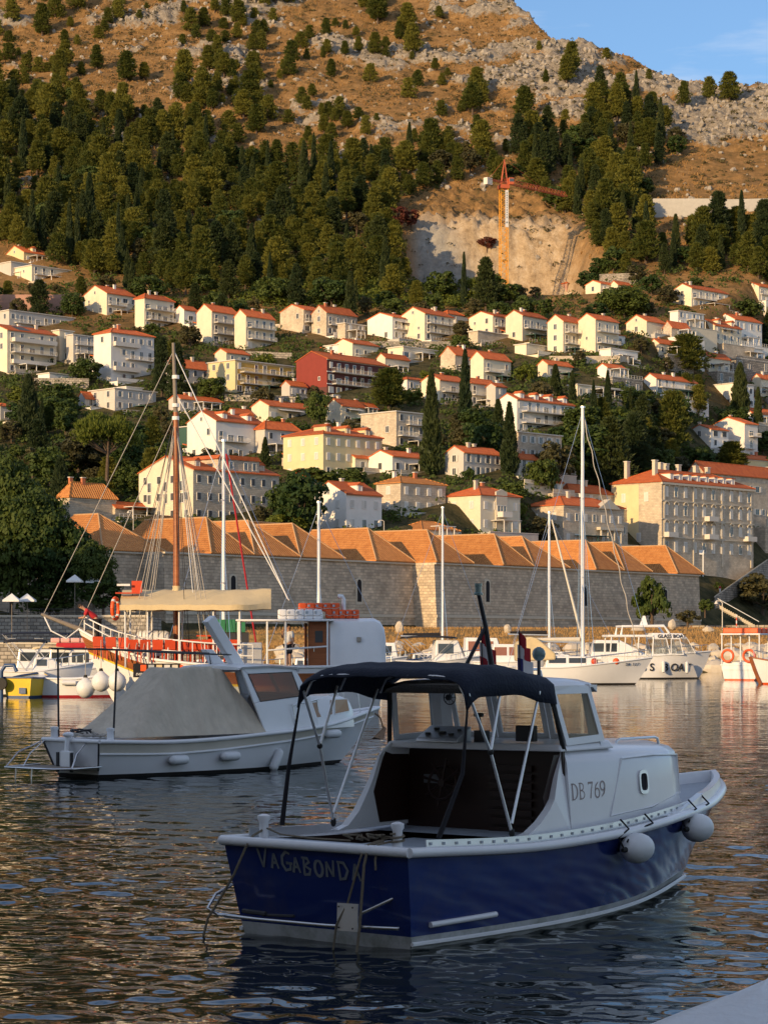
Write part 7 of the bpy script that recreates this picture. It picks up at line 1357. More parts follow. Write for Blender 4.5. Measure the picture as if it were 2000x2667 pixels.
def chairs():
    seat = MB().box(-.2, -.2, .40, .22, .2, .46).mesh('seat', 'seatred'); back = MB().hexa([(-.26, -.2, .46), (-.21, -.2, .46), (-.21, .2, .46), (-.26, .2, .46), (-.33, -.2, .84), (-.28, -.2, .84), (-.28, .2, .84), (-.33, .2, .84)]).mesh('backrest', 'seatred'); leg = MB().box(-.02, -.02, -.02, .02, .02, .4).mesh('leg', 'seatred')
    k = 0
    for row, y, rz, x0, n, nm in ((0, 1.35, -90, 5.9, 9, 'near rail'), (1, -1.35, 90, 5.9, 9, 'far rail'), (2, .25, 90, 6.0, 7, 'middle of the deck')):
        for i in range(n):
            x = x0+i*.47+(.25 if row == 2 else 0); u = x/11.8; z = 1.74
            if abs(x-8.07) < .3 and row == 2: continue
            c = thing('deck_chair', f'red wooden chair on the excursion boat deck, row by the {nm}', 'chair', G(x, y, z+.28), GR+R_(rz), f'red chairs by the {nm}'); put('seat', seat, c); put('backrest', back, c)
            for a, b in ((-.17, -.17), (-.17, .17), (.19, -.17), (.19, .17)): put('leg', leg, c, (a, b, 0)).scale = (1, 1, 1.5 if False else 1)
    for i in range(3):
        x = 10.0+i*.5; c = thing('deck_chair', 'red wooden seat in the bow of the excursion boat', 'chair', G(x, .75-.12*i, 2.1+.02*i), GR+R_(-100), 'red seats in the bow'); put('seat', seat, c); put('backrest', back, c)
        for a, b in ((-.17, -.17), (-.17, .17), (.19, -.17), (.19, .17)): put('leg', leg, c, (a, b, 0))
    tb = thing('deck_table', 'red wooden table among the chairs on the excursion boat', 'table', G(6.8, -.5, 2.0), GR); MB().box(-.5, -.35, .98, .5, .35, 1.04).build('table_top', 'seatred', tb); MB().box(-.06, -.06, -.1, .06, .06, .98).build('leg', 'seatred', tb)
    cn = thing('raft_canister', 'white life raft canister on the excursion boat foredeck', 'raft canister', G(8.95, .5, 2.62), GR); MB().lathe([(.05, -.64), (.24, -.6), (.29, -.5), (.29, .5), (.24, .6), (.05, .64)], 16, (0, 0, .3), Matrix.Rotation(R_(90), 3, 'Y').to_4x4()).build('canister', 'gel', cn, 50)
    for q in (-.42, -.21, 0, .21, .42): MB().lathe([(.3, -.012), (.3, .012)], 16, (q, 0, .3), Matrix.Rotation(R_(90), 3, 'Y').to_4x4()).build('strap', 'dark', cn)
    MB().box(-.4, -.2, -.38, .4, .2, .03).build('cradle', 'white', cn)
    lb = thing('lifebuoy', 'orange lifebuoy hanging at the front of the beige awning', 'lifebuoy', G(10.35, 1.2, 4.05), GR+R_(70)); n = 28; pts = [Vector((.30*math.cos(2*math.pi*i/n), 0, .40*math.sin(2*math.pi*i/n))) for i in range(n+1)]; MB().tube(pts, .075, 10).build('ring', 'orange', lb, 60)
    for a in (0, 90, 180, 270): c = Vector((.30*math.cos(R_(a+45)), 0, .40*math.sin(R_(a+45)))); d = Vector((-.30*math.sin(R_(a+45)), 0, .40*math.cos(R_(a+45)))).normalized(); MB().tube([c-d*.05, c+d*.05], .079, 10).build('reflective_band', 'flagwhite', lb, 60)
    rb = thing('red_signal_board', 'red board on a small platform above the lifebuoy', 'board', G(9.9, 1.0, 4.62), GR); MB().box(-.5, -.1, 0, .45, .3, .05).build('platform', 'seatred', rb); MB().box(-.55, -.12, .052, -.15, -.06, .5).build('board', 'seatred', rb); MB().box(-.1, .1, .30, .4, .14, .38).build('rail', 'white', rb)
    for nm, x, z, L_, h, m, lab in (('life_float', 2.55, 3.94, 1.6, .34, 'orange', 'upper orange life float on the excursion boat roof'), ('life_float', 1.65, 3.68, 1.3, .34, 'orange', 'lower orange life float behind the funnel pipe'), ('life_float', 3.3, 3.645, 1.7, .38, 'pinkcl', 'pale pinkish life float on the excursion boat roof')):
        f = thing(nm, lab, 'life float', G(x, .5 if m != 'pinkcl' else 1.0, z), GR, 'life floats on the excursion boat')
        for k in range(5): b = MB().box(-L_/2+k*L_/5, -.4, 0, -L_/2+(k+.985)*L_/5, .4, h).build('float_block', m if m != 'pinkcl' else 'gel', f, bevel=.05); 
        for k in range(4): MB().box(-L_/2+(k+.6)*L_/5, .405, h*.55, -L_/2+(k+.9)*L_/5, .415, h*.8).build('reflector', 'deckgrey', f)
        MB().tube([(-L_/2+L_*i/10, .43, h*.5-.07*abs(math.sin(i*math.pi/2.5))) for i in range(11)], .012, 5).build('grab_line', 'greyrope', f)
    fp = MB().tube([(0, 0, 0), (0, 0, .75), (.05, 0, .85), (.22, 0, .86)], .085, 10).build('exhaust_pipe', 'gel', None, 60); fp.location = G(1.6, .6, 3.68); fp.rotation_euler = (0, 0, GR); tag(fp, 'white bent exhaust pipe on the excursion boat deckhouse roof', 'pipe')
    for x, z, lab in ((11.45, 1.0, 'large round white buoy fender under the excursion boat bow, front'), (10.85, 1.25, 'large round white buoy fender under the excursion boat bow, second'), (10.25, 1.25, 'round white buoy fender half behind the grey tarpaulin')):
        f = thing('buoy_fender', lab, 'fender', G(x, 1.75 if x > 11 else 1.9, z), 0, 'round fenders of the excursion boat'); MB().lathe([(.03, -.37), (.15, -.34), (.28, -.24), (.36, -.08), (.36, .08), (.29, .23), (.16, .34), (.08, .42)], 18).build('float', 'fender', f, 60); MB().lathe([(.09, .40), (.06, .52)], 10).build('cap', 'rubber', f); MB().tube([(0, 0, .5), (.0, 0, 1.6)], .015, 5).build('fender_rope', 'greyrope', f)
chairs()
person('man in a red T-shirt leaning over the bow rail of the excursion boat', G(11.1, .15, 2.72), GR, dict(pelvis=(.02, 0, .92), chest=(.33, 0, 1.18), neck=(.50, 0, 1.32), head=(.64, 0, 1.42), sl=(.40, .2, 1.28), sr=(.40, -.2, 1.28), el=(.50, .24, 1.0), er=(.52, -.24, 1.02), hl=(.66, .14, .98), hr=(.68, -.10, 1.0)), 'redcloth', 'black')
person('man in a loose white shirt and dark shorts standing in the excursion boat', G(3.72, 1.15, 1.72), GR+R_(40), dict(er=(.12, -.28, 1.2), hr=(.20, -.1, 1.47), hl=(.05, .28, .9)), 'white', 'navycloth', bare_legs=True)
# ================================================================ OTHER BOATS
def hull_text(t, H, s, size, x0, z, m, side=1):
    x = x0
    for ch in s:
        if ch != ' ':
            u = .5
            for _ in range(40): u += (x-H.pt(u, z, side).x)/12; u = min(max(u, 0), 1)
            a = H.pt(u, z, side); ex = (H.pt(u+.02, z, side)-a).normalized(); ey = (H.pt(u, z+size, side)-a); ey = (ey-ex*ey.dot(ex)).normalized()
            if side < 0: ex = -ex
            n = ex.cross(ey); me = text_mesh(ch, size, m, 'hull_letter', .004, 1.0, size*.02); o = put('hull_letter', me, t)
            o.matrix_local = Matrix.Translation(a+n*(.05+size*.03)) @ Matrix((ex, ey, n)).transposed().to_4x4()
        x += size*(.74 if ch != ' ' else .5)*(1 if side > 0 else -1)
def small_boat(name, label, px, py_unused, Y, L_, rz, beam=2.4, free=1.0, bow=1.4, stripe=None, bottom='antif', hullm='gel', cabin=None, canopy=None, rails=True, group='boats moored along the far quay', text=None):
    X = (px-CX)/F*Y; t = thing(name, label, 'boat', (X, Y, 0), R_(rz), group); b = beam/2
    H = Hull([(0, b*.85), (.3, b), (.55, b*.97), (.75, b*.7), (.9, b*.33), (1, .02)], [(0, b*.7), (.3, b*.85), (.55, b*.75), (.75, b*.42), (.9, b*.15), (1, 0)], [(0, free), (.4, free*.97), (.7, free+(bow-free)*.4), (1, bow)], L_*.88, L_, 0, -.1, .5, 24)
    mb = MB(); [H.strip(mb, lambda u: .1, H.zs, s, 4) for s in (1, -1)]; H.transom(mb, .1, free, 3); hull = mb.build('hull', hullm, t, 40); mb = MB(); [H.strip(mb, lambda u: -.35, lambda u: .1, s, 3) for s in (1, -1)]; H.transom(mb, -.35, .1, 1); mb.build('bottom', bottom, hull, 40)
    mb = MB(); [mb.tube(H.line(s, 0, -.01), .05, 6) for s in (1, -1)]; mb.tube([H.pt(0, free, 1), H.pt(0, free, -1)], .05, 6); mb.build('gunwale', stripe or 'white', t, 50); mb = MB(); H.deck(mb, -.06, .04, 0, .98, 16); mb.build('deck', 'gel', t)
    if cabin:                                                            # x0, x1, roof height, rake, window material
        x0, x1, zt, rk, wm = cabin; w = b*.72; rings = [[(x0, -w, free-.1), (x0, w, free-.1), (x0+rk*.2, w*.9, zt), (x0+rk*.2, -w*.9, zt)], [(x1, -w*.85, free), (x1, w*.85, free), (x1-rk, w*.78, zt-.04), (x1-rk, -w*.78, zt-.04)]]
        c = MB().loft(rings).build('cabin', 'gel', t, bevel=.06); h0, h1 = free+(zt-free)*.35, free+(zt-free)*.82; n = max(1, int((x1-x0-rk)/1.1))
        for s in (1, -1):
            for k in range(n):
                xa, xb = x0+.25+(x1-x0-rk-.4)*k/n, x0+.25+(x1-x0-rk-.4)*(k+.85)/n; f = lambda x, z: Vector((x, -s*(w*(1-.15*(x-x0)/(x1-x0))*(1-.1*(z-free)/(zt-free))+.02), z)); MB().hexa([f(xa, h0), f(xb, h0), f(xb, h0)+Vector((0, s*.01, 0)), f(xa, h0)+Vector((0, s*.01, 0)), f(xa, h1), f(xb, h1), f(xb, h1)+Vector((0, s*.01, 0)), f(xa, h1)+Vector((0, s*.01, 0))]).build('cabin_window', wm, c)
        MB().hexa([(x1-.02, -w*.6, free+.35), (x1+.0, w*.6, free+.35), (x1+.01, w*.6, free+.36), (x1+.01, -w*.6, free+.36), (x1-rk*.85, -w*.6, zt-.2), (x1-rk*.85, w*.6, zt-.2), (x1-rk*.85+.03, w*.6, zt-.2), (x1-rk*.85+.03, -w*.6, zt-.2)]).build('windscreen', wm, c)
    if canopy:                                                           # x0, x1, height, cloth
        x0, x1, zt, cm = canopy; g = [[(x, b*.9*p, zt-.12*abs(p)**2.5-.10*abs((x-x0)/(x1-x0)*2-1)**3) for p in np.linspace(-1, 1, 9)] for x in np.linspace(x0, x1, 7)]
        mb = MB(); mb.add([p for r in g for p in r], [(i*9+j, i*9+j+1, (i+1)*9+j+1, (i+1)*9+j) for i in range(6) for j in range(8)]); cn = mb.build('canopy', cm, t, 50); cn.modifiers.new('cloth', 'SOLIDIFY').thickness = .03
        for x in (x0+.1, x1-.1):
            for s in (1, -1): MB().tube([(x, -s*b*.88, zt-.15), ((x0+x1)/2, -s*b*.9, free)], .025, 5).build('canopy_strut', 'alu', t)
    if rails:
        for s in (1, -1):
            p = H.line(s, 0, .06, .55, .97, 6); up = [q+Vector((0, 0, .5)) for q in p]; r = MB(); r.tube(up, .02, 5)
            for a, c in zip(p, up): r.tube([a, c], .016, 5)
            r.build('bow_rail', 'steel', t, 60)
    if text: 
        hull_text(t, H, *text)
    return t, H
def mast(t, x, z0, z1, r, spread=(), stays=(), boom=None, mm='white'):
    m = MB().tube([(x, 0, z0), (x, 0, z1)], [r, r*.8], 8).build('mast', mm, t, 60); MB().lathe([(r*1.2, z1), (r*1.2, z1+.12)], 8, (x, 0, 0)).build('mast_head', 'alu', m)
    for z, w in spread: MB().tube([(x-.1, -w, z), (x, 0, z+.05), (x-.1, w, z)], .03, 5).build('spreader', 'alu', m)
    for a, b in stays: MB().tube([a, b], .014, 4, False).build('rigging_line', 'steel', t)
    if boom: MB().tube([(x-.15, 0, boom[0]), (x-boom[1], 0, boom[0]+.05)], .07, 6).build('boom', 'alu', m); MB().tube([(x-.2, 0, boom[0]+.16), (x-boom[1]*.95, 0, boom[0]+.16)], [.16, .10], 8).build('furled_sail', boom[2], m, 60)
# white sloop with the tallest white mast
Yy = 149.0; t, H = small_boat('sailing_sloop', 'white sailing sloop with the tallest white mast, bow to the right', 1318, 0, Yy, 9.5, 2, 2.9, 1.15, 1.75, cabin=(2.4, 6.2, 1.85, .8, 'pane'), canopy=None)
mast(t, 4.95, 1.6, 17.9, .13, ((6.9, 1.0), (12.0, .8)), [((4.95, 0, 17.7), (9.45, 0, 1.8)), ((4.95, 0, 17.7), (.1, 0, 1.2))]+[((4.95, 0, z), (4.7, s*1.35, 1.25)) for s in (1, -1) for z in (17.6, 12.0, 6.9)]+[((4.95, 0, 12), (5.6, s*1.2, 1.3)) for s in (1, -1)], (2.75, 4.0, 'beige'))
MB().tube([Vector((4.95, 0, 17.5)).lerp(Vector((8.6, 0, 1.9)), i/40)+Vector((.05*math.sin(i*1.3), .05*math.cos(i*1.3), 0)) for i in range(41)], .035, 5).build('furled_jib', 'greyrope', t, 60)
bm = MB(); bm.prism([(.6, 1.5), (3.1, 1.6), (3.1, 2.0), (1.9, 3.0), (1.4, 3.1), (.6, 2.7)], -1.1, 1.1); bm.build('spray_canopy', 'canvas', t, bevel=.12)
for x, m in ((7.0, 'orange'), (5.6, 'seatred')): q = MB(); ellipsoid(q, (x, -.9, 1.5), (.22, .15, .22), 10, 6); q.build('deck_float', m, t, 60)
hull_text(t, H, 'DB 327', .24, 7.6, 1.25, 'blueh')
# glass-bottom boat
Yg = 172.0; t, H = small_boat('glass_bottom_boat', 'white passenger boat lettered GLASS BOAT on roof and hull', 1575, 0, Yg, 8.0, 4, 3.0, 1.75, 2.05, text=('GLASS BOAT', .80, .7, .62, 'dark'), group=None)
MB().box(.0, -1.45, 3.10, 3.4, 1.45, 3.28).build('aft_roof', 'gel', t, bevel=.05); rf = MB().hexa([(3.3, -1.4, 3.0), (6.0, -1.2, 3.0), (6.0, 1.2, 3.0), (3.3, 1.4, 3.0), (3.3, -1.35, 3.42), (5.6, -1.1, 3.38), (5.6, 1.1, 3.38), (3.3, 1.35, 3.42)]).build('wheelhouse_roof', 'gel', t, bevel=.06)
me = text_mesh('GLASS BOAT', .36, 'dark', 'roof_lettering', .004, 1.05, .010); o = put('roof_lettering', me, rf); o.location = (3.7, -1.40, 3.06); o.rotation_euler = (R_(82), 0, R_(4))
for x in (.15, 1.2, 2.2, 3.3):
    for s in (1, -1): MB().tube([(x, -s*1.35, 1.7), (x+.1, -s*1.38, 3.1)], .05, 6).build('roof_post', 'white', t)
for a, b in (((3.4, 1.8), (4.6, 1.8)), ((4.75, 1.8), (5.6, 1.8))):
    for s in (1, -1): q = [(a[0], -s*1.36, 1.85), (b[0], -s*1.28, 1.85), (b[0]-.25, -s*1.24, 2.95), (a[0], -s*1.34, 2.95)]; pane_frame(t, q if s > 0 else [q[1], q[0], q[3], q[2]], (0, -s, 0), .07, .03, 'gel', 'clear', 'side_window')
pane_frame(t, [(6.55, -1.0, 1.95), (6.55, 1.0, 1.95), (6.0, 1.0, 2.95), (6.0, -1.0, 2.95)], (.9, 0, .4), .07, .03, 'gel', 'clear', 'windscreen')
ar = MB(); [ar.tube([(1.0, s*1.2, 3.28), (1.1, s*1.2, 3.9), (4.2, s*1.2, 3.95), (4.6, s*1.2, 3.4)], .09, 6) for s in (1, -1)]; ar.box(1.0, -1.25, 3.85, 4.2, 1.25, 3.97); ar.build('upper_rack', 'gel', t); MB().prism([(2.6, 3.975), (3.2, 3.975), (3.0, 4.7), (2.85, 4.7)], -.12, .12).build('radar_fin', 'gel', t)
for x, z in ((4.1, .9), (5.9, .85)): f = MB().lathe([(.03, -.45), (.13, -.38), (.13, .38), (.03, .45)], 10).build('fender', 'fender', t, 50); f.location = (x, -1.6+.12*(x-4), z)
# two tourist boats at the right edge
t, H = small_boat('tourist_boat', 'white tourist boat with two orange lifebuoys on its stern, near the right edge', 1925, 0, 165, 7.5, 62, 3.2, 1.1, 1.6, bottom='orange', cabin=None, rails=False, group=None)
MB().box(.1, -1.5, 3.25, 6.4, 1.5, 3.36).build('roof', 'gel', t, bevel=.04)
for x in (.2, 2.2, 4.2, 6.2):
    for s in (1, -1): MB().tube([(x, -s*1.4, 1.0), (x, -s*1.4, 3.25)], .05, 6).build('roof_post', 'white', t)
for k in range(6): MB().box(.15+k*1.0, -1.3, 3.362, .95+k*1.0, 1.3, 3.75).build('life_float', 'orange', t, bevel=.06)
for s, lab in ((.8, ''), (-.8, '')): n = 20; MB().tube([(-.28, s+.42*math.cos(2*math.pi*i/n), 1.75+.42*math.sin(2*math.pi*i/n)) for i in range(n+1)], .09, 8).build('lifebuoy', 'orange', t, 60)
MB().box(-.12, -1.2, .75, -.02, 1.2, 1.3).build('stern_board', 'gel', t)
t, H = small_boat('moored_launch', 'white launch with brown stem cut by the right edge', 2176, 0, 151.5, 6.0, 194, 2.4, 1.15, 1.75, stripe='varn', bottom='orange', cabin=(1.2, 4.3, 2.9, .5, 'pane'), group=None)
hull_text(t, H, 'LO', .34, 4.9, .95, 'brown_txt', -1)
MB().tube([H.pt(1, z, 1)+Vector((.03, 0, 0)) for z in (.02, .5, 1.0, 1.5, 1.8)], .13, 6).build('stem_post', 'varn', t, 60)
# boats between the fortress wall and the blue boat's canopy
small_boat('canopied_cruiser', 'cream motor boat under a dark grey canopy moored before the shore wall', 1040, 0, 176, 6.5, 8, 2.6, 1.3, 1.7, cabin=(2.6, 5.0, 2.9, .6, 'pane'), canopy=(.2, 4.3, 3.2, 'black'))
small_boat('cabin_cruiser', 'white cabin cruiser with bent roof frame right of the dark canopy boat', 1150, 0, 186, 6.8, 5, 2.7, 1.4, 1.8, cabin=(1.8, 4.9, 3.1, .5, 'bronze'))
small_boat('white_motor_boat', 'white motor boat with brown windows behind the striped flags', 1232, 0, 170, 6.6, 4, 2.6, 1.3, 1.7, cabin=(1.2, 5.0, 2.6, 1.2, 'bronze'))
small_boat('open_runabout', 'low cream runabout just left of the white sloop', 1330, 0, 185, 6.5, 3, 2.6, 1.2, 1.6, cabin=(1.5, 4.8, 2.0, .8, 'pane'), canopy=(.8, 3.0, 2.9, 'beige'))
small_boat('sport_cruiser', 'sleek white sport cruiser behind the white sloop', 1480, 0, 178, 9.0, 3, 3.0, 1.5, 2.0, cabin=(1.5, 6.5, 2.9, 2.6, 'pane'))
for lab, px, Y, mh, sp, x, L_, bm_ in (('sailing yacht with green boxes on deck behind the excursion boat awning', 414, 128, 13.9, ((6.0, .9), (10.6, .9)), 3.6, 9, None), ('sailing yacht with slim white mast behind the orange life floats', 675, 135, 10.9, ((4.2, .7),), 3.5, 8, None), ('sailing yacht whose thin mast stands before the lit corner of the wall', 1009, 192, 13.9, ((7.0, .8),), 4.6, 9, (3.2, 3.5, 'black')), ('sailing yacht with dark boom cover left of the white sloop', 1319, 178, 12.7, ((7.0, 1.0),), 3.3, 9, (3.3, 3.2, 'black'))):
    t, H = small_boat('sailing_yacht', lab, px, 0, Y, L_, 2, 2.7, 1.1, 1.5, cabin=(2, 5.5, 1.8, .8, 'pane'))
    mast(t, x, 1.5, mh, .11, sp, [((x, 0, mh-.2), (L_-.1, 0, 1.6)), ((x, 0, mh-.2), (.1, 0, 1.2))]+[((x, 0, mh-.3), (x-.2, s*1.2, 1.2)) for s in (1, -1)]+[((x, 0, mh*.6), (x+.5, s*1.1, 1.2)) for s in (1, -1)], bm_)
    if px == 414:
        MB().tube([(3.75, -.3, 13.2), (5.6, -.3, 1.4)], .05, 6).build('furled_red_sail', 'redcloth', t, 60)
        for k in range(3): MB().box(3.2+k*.55, -.5, 3.3, 3.7+k*.55, .3, 4.0).build('green_box', 'greencl', t)
        MB().box(3.0, -.4, 1.1, 5.0, .2, 3.295).build('box_stand', 'dark', t)
    if px == 1319: MB().tube([(3.5, 0, 12.2), (6.1, -.4, 1.8)], [.06, .12], 6).build('furled_jib', 'beige', t, 60)
small_boat('day_boat', 'white day boat with grey canopy just right of the excursion boat deckhouse', 880, 0, 184, 5.6, 6, 2.3, 1.2, 1.6, cabin=(1.4, 3.6, 2.2, .7, 'pane'), canopy=(.2, 2.6, 2.9, 'black'))
small_boat('fishing_launch', 'cream fishing launch with small wheelhouse left of the dark canopy boat', 955, 0, 190, 5.8, 3, 2.2, 1.1, 1.6, stripe='blueh', cabin=(1.0, 2.6, 2.7, .3, 'pane'))
small_boat('blue_trim_boat', 'white boat with blue gunwale moored between sloop and glass boat', 1660, 0, 192, 5.5, 4, 2.2, 1.1, 1.5, stripe='blueh', cabin=(1.5, 3.6, 2.3, .7, 'pane'))
# left cluster
small_boat('speedboat', 'white speedboat with black bimini at the left edge', -10, 0, 118, 5.0, 10, 2.2, 1.3, 1.7, cabin=(1.8, 3.6, 2.0, .8, 'pane'), canopy=(.4, 2.6, 2.9, 'black'), group=None)
small_boat('navy_awning_boat', 'boat under a wide dark navy awning at the left edge', 5, 0, 150, 6, 6, 2.4, 1.1, 1.5, canopy=(.0, 4.4, 3.4, 'navycloth'), cabin=(1.0, 4.5, 2.3, .8, 'pane'), group=None)
t, H = small_boat('cushioned_boat', 'white boat with pink cushions and crimson cover on its cabin roof', 80, 0, 128, 5.8, 3, 2.3, 1.2, 1.6, cabin=(1.0, 4.5, 2.4, .9, 'pane'), canopy=(.2, 2.2, 2.55, 'canvas'), group=None)
MB().box(1.5, -.9, 2.42, 3.6, .9, 2.72).build('crimson_cover', 'redcloth', t, bevel=.08)
for k in range(4): MB().box(1.2+k*.55, -.85, 2.73, 1.7+k*.55, .8, 2.98).build('pink_cushion', 'pinkcl', t, bevel=.06)
t, H = small_boat('open_white_boat', 'open white rowing launch with two long fenders beside the excursion boat bow', 112, 0, 116, 4.6, 4, 2.0, .95, 1.3, bottom='redcloth', group=None, rails=False)
for x in (1.4, 2.8): f = MB().lathe([(.03, -.4), (.12, -.33), (.12, .33), (.03, .4)], 10).build('fender', 'fender', t, 50); f.location = (x, -1.12, .72); f.rotation_euler = (0, R_(90), 0)
t, H = small_boat('yellow_workboat', 'yellow workboat stern with dark blue post at the left', 48, 0, 114, 3.6, 78, 1.7, 1.0, 1.2, hullm='yellow', bottom='blueh', stripe='blueh', rails=False, group=None)
MB().tube([(-.3, .75, -.3), (-.3, .75, 1.3), (-.3, .55, 1.6), (-.3, .1, 1.62), (-.3, -.05, 1.3)], .10, 8).build('davit_post', 'blueh', t, 60); MB().lathe([(.1, -.08), (.3, -.08), (.3, .08), (.1, .08)], 16, (-.45, .7, .7), Matrix.Rotation(R_(90), 3, 'Y').to_4x4()).build('tyre_fender', 'rubber', t, 50); MB().box(-.14, -.45, .2, -.11, -.1, .5).build('hull_patch', 'blueh', t)
# tender bow in the near right corner
t = thing('white_tender', 'pale white covered tender whose bow pokes into the bottom right corner', 'boat', (.29, 4.1, -.115), R_(76))
H = Hull([(0, .75), (.4, .85), (.7, .66), (.9, .27), (1, .015)], [(0, .6), (.4, .7), (.7, .4), (.9, .12), (1, 0)], [(0, 1.25), (.6, 1.32), (1, 1.48)], 4.4, 5.05, 0, -.05, .3, 30)
mb = MB(); [H.strip(mb, lambda u: -.2, H.zs, s, 4) for s in (1, -1)]; H.transom(mb, -.2, 1.25, 2); mb.build('hull', 'gel', t, 50)
g = []
for i in range(21):
    u = i/20; a = H.pt(u, H.zs(u), 1); row = []
    for j in range(11): p = -1+.2*j; row.append((a.x, p*abs(a.y)*1.03, a.z+.05+.05*(1-p*p)*(1-u*.6)+.006*math.sin(j*1.9+i*.8)))
    g.append(row)
mb = MB(); mb.add([p for r in g for p in r], [(i*11+j, i*11+j+1, (i+1)*11+j+1, (i+1)*11+j) for i in range(20) for j in range(10)]); c = mb.build('canvas_cover', mat('white_canvas', (.62, .64, .66), .7, .06, 2, bump=.3, bs=14), t, 60); c.modifiers.new('cloth', 'SOLIDIFY').thickness = .05
# ================================================================ SHORE, CRANE, STREET THINGS
def crane():
    Y = 742.0; B = P(1311, 775, Y); top = P(1311, 492, Y); h = top.z-B.z; w = 1.15
    t = thing('tower_crane', 'orange-yellow tower crane standing before the quarry face', 'crane', B, R_(12))
    n = 24; mb = MB(); 
    for sx in (-w, w):
        for sy in (-w, w): mb.box(sx-.1, sy-.1, -3, sx+.1, sy+.1, h)
    for i in range(n):
        z0, z1 = h*i/n, h*(i+1)/n
        for a, b in (((-w, -w), (w, -w)), ((w, -w), (w, w)), ((w, w), (-w, w)), ((-w, w), (-w, -w))):
            if i % 2: a, b = b, a
            mb.tube([(*a, z0), (*b, z1)], .065, 4); mb.tube([(*a, z1), (*b, z1)], .05, 4)
    mb.build('mast', 'craney', t)
    MB().box(-1.6, -1.6, h+.01, 1.6, 1.6, h+1.2).build('slewing_ring', 'craner', t); MB().box(1.3, -1.9, h+1.21, 3.0, -.1, h+3.4).build('operator_cab', 'craner', t, bevel=.1); MB().box(1.5, -1.93, h+2.1, 2.9, -1.905, h+3.1).build('cab_window', 'pane', t)
    ap = Vector((.3, 0, h+9.5)); mb = MB(); [mb.tube([(sx, sy, h+1.2), ap], .14, 5) for sx in (-.9, 1.2) for sy in (-.8, .8)]; [mb.tube([(-.9+.3*i, -.8+.2*i, h+1.2+2*i), (1.2-.25*i, .8-.2*i, h+1.2+2*i)], .08, 4) for i in range(4)]; mb.build('tower_peak', 'craner', t)
    d = Vector((math.cos(R_(35)), math.sin(R_(35)), 0)); o = Vector((0, 0, h+2.0)); s = Vector((-d.y, d.x, 0)); L_ = 32; mb = MB()
    for off in (s*.7, -s*.7, Vector((0, 0, 1.5))): mb.tube([o+off, o+d*L_+off], .10, 4)
    for i in range(20):
        a, b = o+d*(L_*i/20), o+d*(L_*(i+.5)/20); c = o+d*(L_*(i+1)/20)
        for q in (s*.7, -s*.7): mb.tube([a+q, b+Vector((0, 0, 1.5)), c+q], .06, 4)
        mb.tube([a+s*.7, c-s*.7], .05, 4)
    mb.build('jib', 'craner', t); cj = MB(); [cj.tube([o+q, o-d*8.5+q], .15, 4) for q in (s*.7, -s*.7)]; cj.box(-.1, -.1, h+1.7, .1, .1, h+1.9); cj.build('counter_jib', 'craner', t)
    for k in range(3): c = o-d*(8.3-k*.9); MB().hexa([c+s*.8+Vector((0, 0, -1.8)), c-s*.8+Vector((0, 0, -1.8)), c-s*.8-d*.7+Vector((0, 0, -1.8)), c+s*.8-d*.7+Vector((0, 0, -1.8)), c+s*.8+Vector((0, 0, .4)), c-s*.8+Vector((0, 0, .4)), c-s*.8-d*.7+Vector((0, 0, .4)), c+s*.8-d*.7+Vector((0, 0, .4))]).build('counterweight', 'slab', t)
    ti = MB(); ti.tube([ap, o+d*19+Vector((0, 0, 1.5))], .05, 4); ti.tube([ap, o-d*7.5], .05, 4); ti.build('tie_bar', 'craner', t)
    bn = MB().box(.2, -w-.25, h-12.5, 1.25, -w-.2, h-.6).build('banner', 'flagwhite', t); rr = random.Random(3)
    for k in range(11): z = h-1.5-k*.78; MB().box(.55, -w-.262, z-.3*rr.uniform(.7, 1.1), .9, -w-.252, z+.2).build('banner_mark', 'grey_txt', bn)
    MB().lathe([(.3, 0), (.3, .012)], 12, (.72, -w-.262, h-11.0), Matrix.Rotation(R_(90), 3, 'X').to_4x4()).build('banner_emblem', 'grey_txt', bn)
    return t
crane()
# rock armour along the shore
def revetment():
    base = bpy.data.objects.new('rock_revetment', None); COL.objects.link(base); struct(base); rr = random.Random(8); protos = []
    for k in range(8):
        mb = MB(); blob_rock(mb, (0, 0, 0), (1, 1, .8), 500+k, 8, 5); protos.append(mb.mesh('rock', 'quayrock', 25))
    for i in range(210):
        X = rr.uniform(-9, 37); Y = rr.uniform(203.5, 214) if i < 175 else rr.uniform(214, 240); z = float(ground0(X, Y)); s = rr.uniform(.5, 1.25) if i < 175 else rr.uniform(.3, .9)
        o = put('rock', protos[i % 8], base, (X, Y, z+.15*s), rr.uniform(0, 6.28)); o.scale = (s*rr.uniform(.8, 1.4), s*rr.uniform(.7, 1.1), s*rr.uniform(.6, 1.0))
revetment()
for px, py, w, h, lab in ((1040, 1650, 26, 36, 'pale upright stone block on the grass bank left of the lit wall corner'), (1322, 1650, 24, 26, 'squat stone block on the bank behind the cabin boats'), (1750, 1640, 22, 30, 'rounded pale boulder above the glass-bottom boat roof'), (1843, 1650, 30, 22, 'flat pale boulder on the bank left of the orange floats'), (1660, 1648, 40, 20, 'long pale boulder on the bank behind the glass-bottom boat')):
    Y = float(hit(px, py)[0]); p = P(px, py, Y); sx, sz = w/F*Y/2, h/F*Y/2; mb = MB(); blob_rock(mb, (0, 0, sz*.8), (sx, sx*.8, sz), int(px), 9, 6); o = mb.build('boulder', 'quayrock', None, 30); o.location = p; tag(o, lab, 'boulder')
